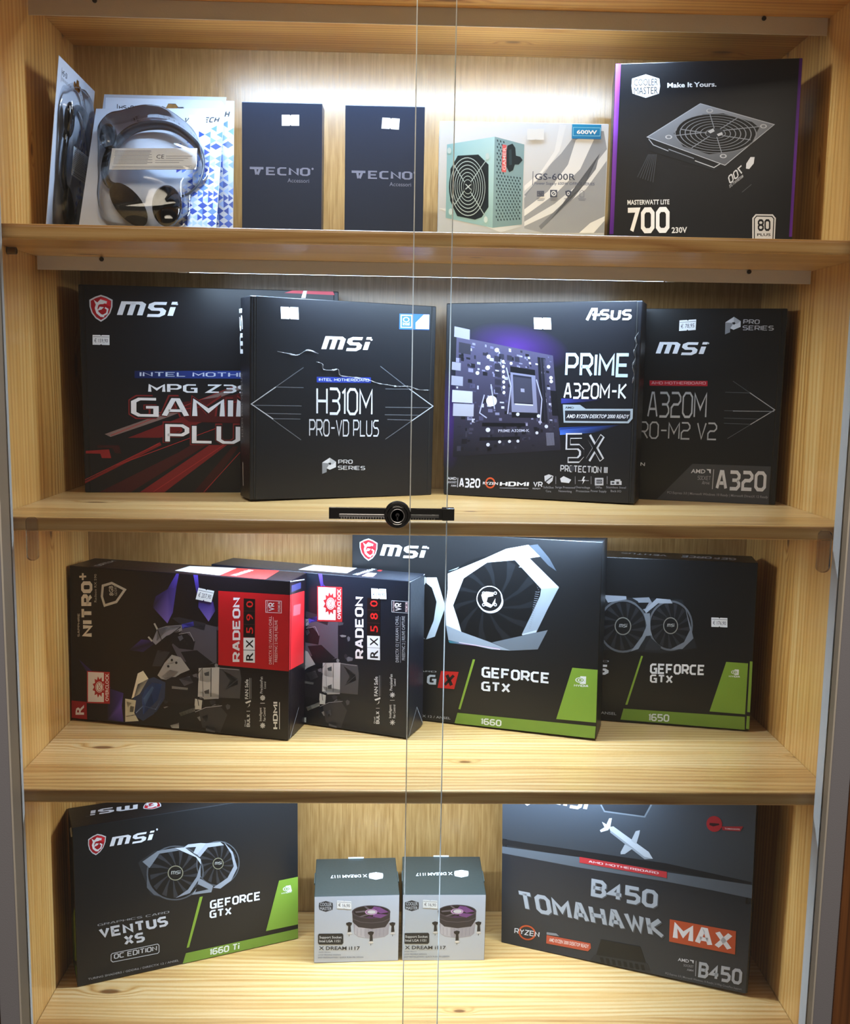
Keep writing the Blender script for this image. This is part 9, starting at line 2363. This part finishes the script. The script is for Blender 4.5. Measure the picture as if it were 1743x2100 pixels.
art('headset_front', 'price_sticker', 'small white price sticker', 'front', [
 ('p','f4f4f2',[39.4,212.5,49.5,212.1,50.7,210.6,51.8,212.1,61.9,211.7,62.8,196.9,52.7,197.3,51.5,198.8,50.4,197.3,40.3,197.7]),
])
# ---------------------------------------------------------------- headset packs
HS = {'hole': [[-16.0, 211.5], [-10.6, 213.9], [-5.9, 211.5], [-3.1, 218.2], [7.0, 218.2], [10.8, 212.9], [17.5, 213.2], [20.1, 208.2], [17.1, 203.9], [-10.9, 204.1], [-15.7, 207.2]], 'band_outer': [[-55.6, 134.7], [-49.3, 147.9], [-40.0, 164.1], [-27.8, 175.1], [-10.8, 181.0], [11.3, 180.9], [29.5, 172.7], [45.9, 157.6], [57.9, 141.3], [65.3, 120.8], [66.9, 100.6], [61.9, 77.9], [52.2, 63.9], [43.0, 58.4]], 'cup_l': [[-22.6, 43.0], [0.6, 9.6], [-34.6, 31.1]], 'cup_r': [[26.7, 37.9], [45.6, 37.7], [24.2, 71.1]], 'mic': [[-58.0, 156.1], [-46.7, 156.0], [-60.2, 177.8]], 'boom': [[-54.9, 141.0], [-58.6, 117.8], [-57.7, 94.9], [-50.8, 79.3], [-39.5, 72.2]], 'insert': [[-48.5, 126.9], [60.3, 126.2], [61.0, 90.4], [-48.7, 90.7]], 'blister': [[-70.2, 130.8], [-74.3, 169.3], [-63.1, 190.3], [-45.9, 196.3], [-15.6, 206.9], [13.8, 202.1], [39.9, 180.6], [56.8, 159.4], [66.4, 129.8], [66.3, 95.0], [49.6, 69.5], [42.2, 21.1], [-50.5, 22.0], [-65.4, 84.7]], 'crease_a': [[-96.3, 194.3], [-81.0, 191.9], [-69.0, 190.4], [-55.2, 197.4], [-40.3, 193.3]], 'crease_b': [[-42.8, 182.5], [-34.9, 180.2], [-32.5, 172.8], [-19.8, 172.3], [-12.3, 173.4], [-8.9, 165.6], [5.5, 163.8], [23.7, 162.0], [32.9, 160.2], [45.9, 156.2], [60.9, 154.3], [74.1, 152.5], [92.1, 152.9], [106.6, 148.8], [124.1, 148.3]], 'crease_c': [[131.5, 227.3], [127.7, 219.9], [130.0, 211.7], [126.7, 203.5], [128.8, 193.6], [125.6, 183.7], [128.0, 172.2], [126.0, 160.6]]}
HP = {'headset_mid': (-0.34325, 0.2059, 1.36703, 0.07137, 0.40055, -0.01829, 0.1725, 0.22498, 0.00399), 'headset_back': (-0.3763, 0.24323, 1.36737, -0.09232, 0.29627, 0.02634, 0.17163, 0.22521, 0.00406), 'headset_side': (-0.48878, 0.24602, 1.36594, 1.61699, -0.11512, -0.02128, 0.1814, 0.2225, 0.004)}
root, w, h, d, _ = ROOT['headset_front']
mm = lambda L, y: [(p[0]/1000, y, p[1]/1000) for p in L]
# card with its hang hole
bm = bmesh.new(); ol = [(-w/2, 0), (w/2, 0), (w/2, h), (-w/2, h)]
bmh = [(p[0]/1000, p[1]/1000) for p in HS['hole']]
vo = [bm.verts.new((x, .0, z)) for x, z in ol]; vh = [bm.verts.new((x, .0, z)) for x, z in bmh]
for L in (vo, vh):
    for i in range(len(L)): bm.edges.new((L[i], L[(i+1) % len(L)]))
bmesh.ops.triangle_fill(bm, edges=bm.edges[:], use_beauty=True)
ex = bmesh.ops.extrude_face_region(bm, geom=bm.faces[:]); bmesh.ops.translate(bm, verts=[v for v in ex['geom'] if isinstance(v, bmesh.types.BMVert)], vec=(0, .0009, 0))
card = from_bm('backing_card', bm, carton('c3cad8', .4), root)
hole = None
# clear blister: a domed tray over the headset
path = smooth_path([(p[0]/1000, 0, p[1]/1000) for p in HS['blister']]+[(HS['blister'][0][0]/1000, 0, HS['blister'][0][1]/1000)], 4)[:-1]
cx = sum(p.x for p in path)/len(path); cz = sum(p.z for p in path)/len(path)
bm = bmesh.new(); rings = []
for k, y in ((1.05, -.0012), (1.0, -.0015), (.985, -.010), (.96, -.024), (.90, -.030)):
    rings.append([bm.verts.new((cx+(p.x-cx)*k, y, cz+(p.z-cz)*k)) for p in path])
for a, b in zip(rings, rings[1:]):
    for i in range(len(path)): bm.faces.new((a[i], a[(i+1) % len(path)], b[(i+1) % len(path)], b[i]))
bm.faces.new(rings[-1])
from_bm('blister', bm, M['blister'], root, True)
# the headset inside
bm = bmesh.new(); bp = smooth_path(mm(HS['band_outer'], -.012), 4); n = len(bp)
tube(bm, bp, [.0075 if i < n*.62 else max(.0022, .0075-.0053*(i-n*.62)/(n*.12)) for i in range(n)], 14, .55)
band = from_bm('headset', bm, M['grey_plastic'], root, True); band['label'] = 'black headset sealed under clear plastic'
def cup(name, c, a, b, y, mat, depth):
    C = Vector((c[0]/1000, y, c[1]/1000)); A = Vector((a[0]/1000, y, a[1]/1000))-C; B = Vector((b[0]/1000, y, b[1]/1000))-C
    bm = bmesh.new(); bmesh.ops.create_uvsphere(bm, u_segments=28, v_segments=16, radius=1)
    for v in bm.verts: v.co = C+A*v.co.x+B*v.co.z+Vector((0, depth*v.co.y, 0))
    return from_bm(name, bm, mat, band, True)
cup('ear_cushion', *HS['cup_l'], -.015, M['foam'], .009)
cup('ear_cup', *HS['cup_r'], -.018, M['gloss'], .010)
cup('microphone', *HS['mic'], -.017, M['gloss'], .010)
bm = bmesh.new(); tube(bm, smooth_path(mm(HS['boom'], -.013), 5), .0052, 10); from_bm('microphone_boom', bm, M['gloss'], band, True)
bm = bmesh.new(); f = [Vector((p[0]/1000, -.026, p[1]/1000)) for p in HS['insert']]
v0 = [bm.verts.new(p) for p in f]; v1 = [bm.verts.new(p+Vector((0, .0006, 0))) for p in f]
bm.faces.new(v0); bm.faces.new(v1[::-1])
for i in range(4): bm.faces.new((v0[i], v0[(i+1) % 4], v1[(i+1) % 4], v1[i]))
ins = from_bm('paper_insert', bm, carton('e9edf2', .45), root)
ROOT['insert'] = (ins, .2, .3, .01, .0261)
def ip(u, v): a, b, c, e = HS['insert']; q = [((1-u)*(1-v)*a[i]+u*(1-v)*b[i]+u*v*c[i]+(1-u)*v*e[i]) for i in (0, 1)]; return q
its = []
for k in range(11): its.append(('l' if k == 0 else 'L', '9a9fb0', .9, ip(.04, .12+k*.062)+ip(.46+.03*math.sin(k*3), .12+k*.062), 0))
for k in range(2): its.append(('L', '8a8fa2', .8, ip(.03, .86+k*.07)+ip(.95, .86+k*.07), 0))
for k in range(4): its.append(('L', 'a2a7b6', .9, ip(.64 if k < 2 else .52, .38+k*.1)+ip(.95-.05*k, .38+k*.1), 0))
its.append(('t', '5a5e6a', 'CE', ip(.53, .5)+ip(.62, .5)+ip(.53, .3), 'b1'))
art('insert', 'insert_print', None, 'front', its)
def copy_tree(o, parent=None, skip=()):
    c = o.copy(); COL.objects.link(c); c.parent = parent
    for ch in list(o.children):
        if ch.name.split('.')[0] not in skip: copy_tree(ch, c, skip)
    return c
for key, lab, skip in (('headset_mid', 'grey headset card standing behind the front pack, only its right edge showing', ('blister', 'headset', 'paper_insert', 'price_sticker')), ('headset_back', 'grey headset card rearmost in the stack, top edge showing', ('blister', 'headset', 'paper_insert', 'price_sticker')), ('headset_side', 'headset pack turned sideways against the left panel', ('price_sticker',))):
    c = copy_tree(root, None, skip); P = HP[key]; c.location = P[:3]; c.rotation_euler = pose(*P[3:6]); c['label'] = lab
    if key == 'headset_side': c.scale = (1, .6, 1)

# creases of the clear shrink film over two cartons
for key, name in (('h310', 'crease_a'), ('h310', 'crease_b'), ('asus', 'crease_c')):
    bm = bmesh.new(); rnd = random.Random(4); pts = smooth_path([(p[0]/1000, -.0016, p[1]/1000) for p in HS[name]], 5)
    tube(bm, pts, [.0002+.0009*rnd.random()**2 for _ in pts], 8, 1.0)
    from_bm('film_crease', bm, M['film'], ROOT[key][0], True)
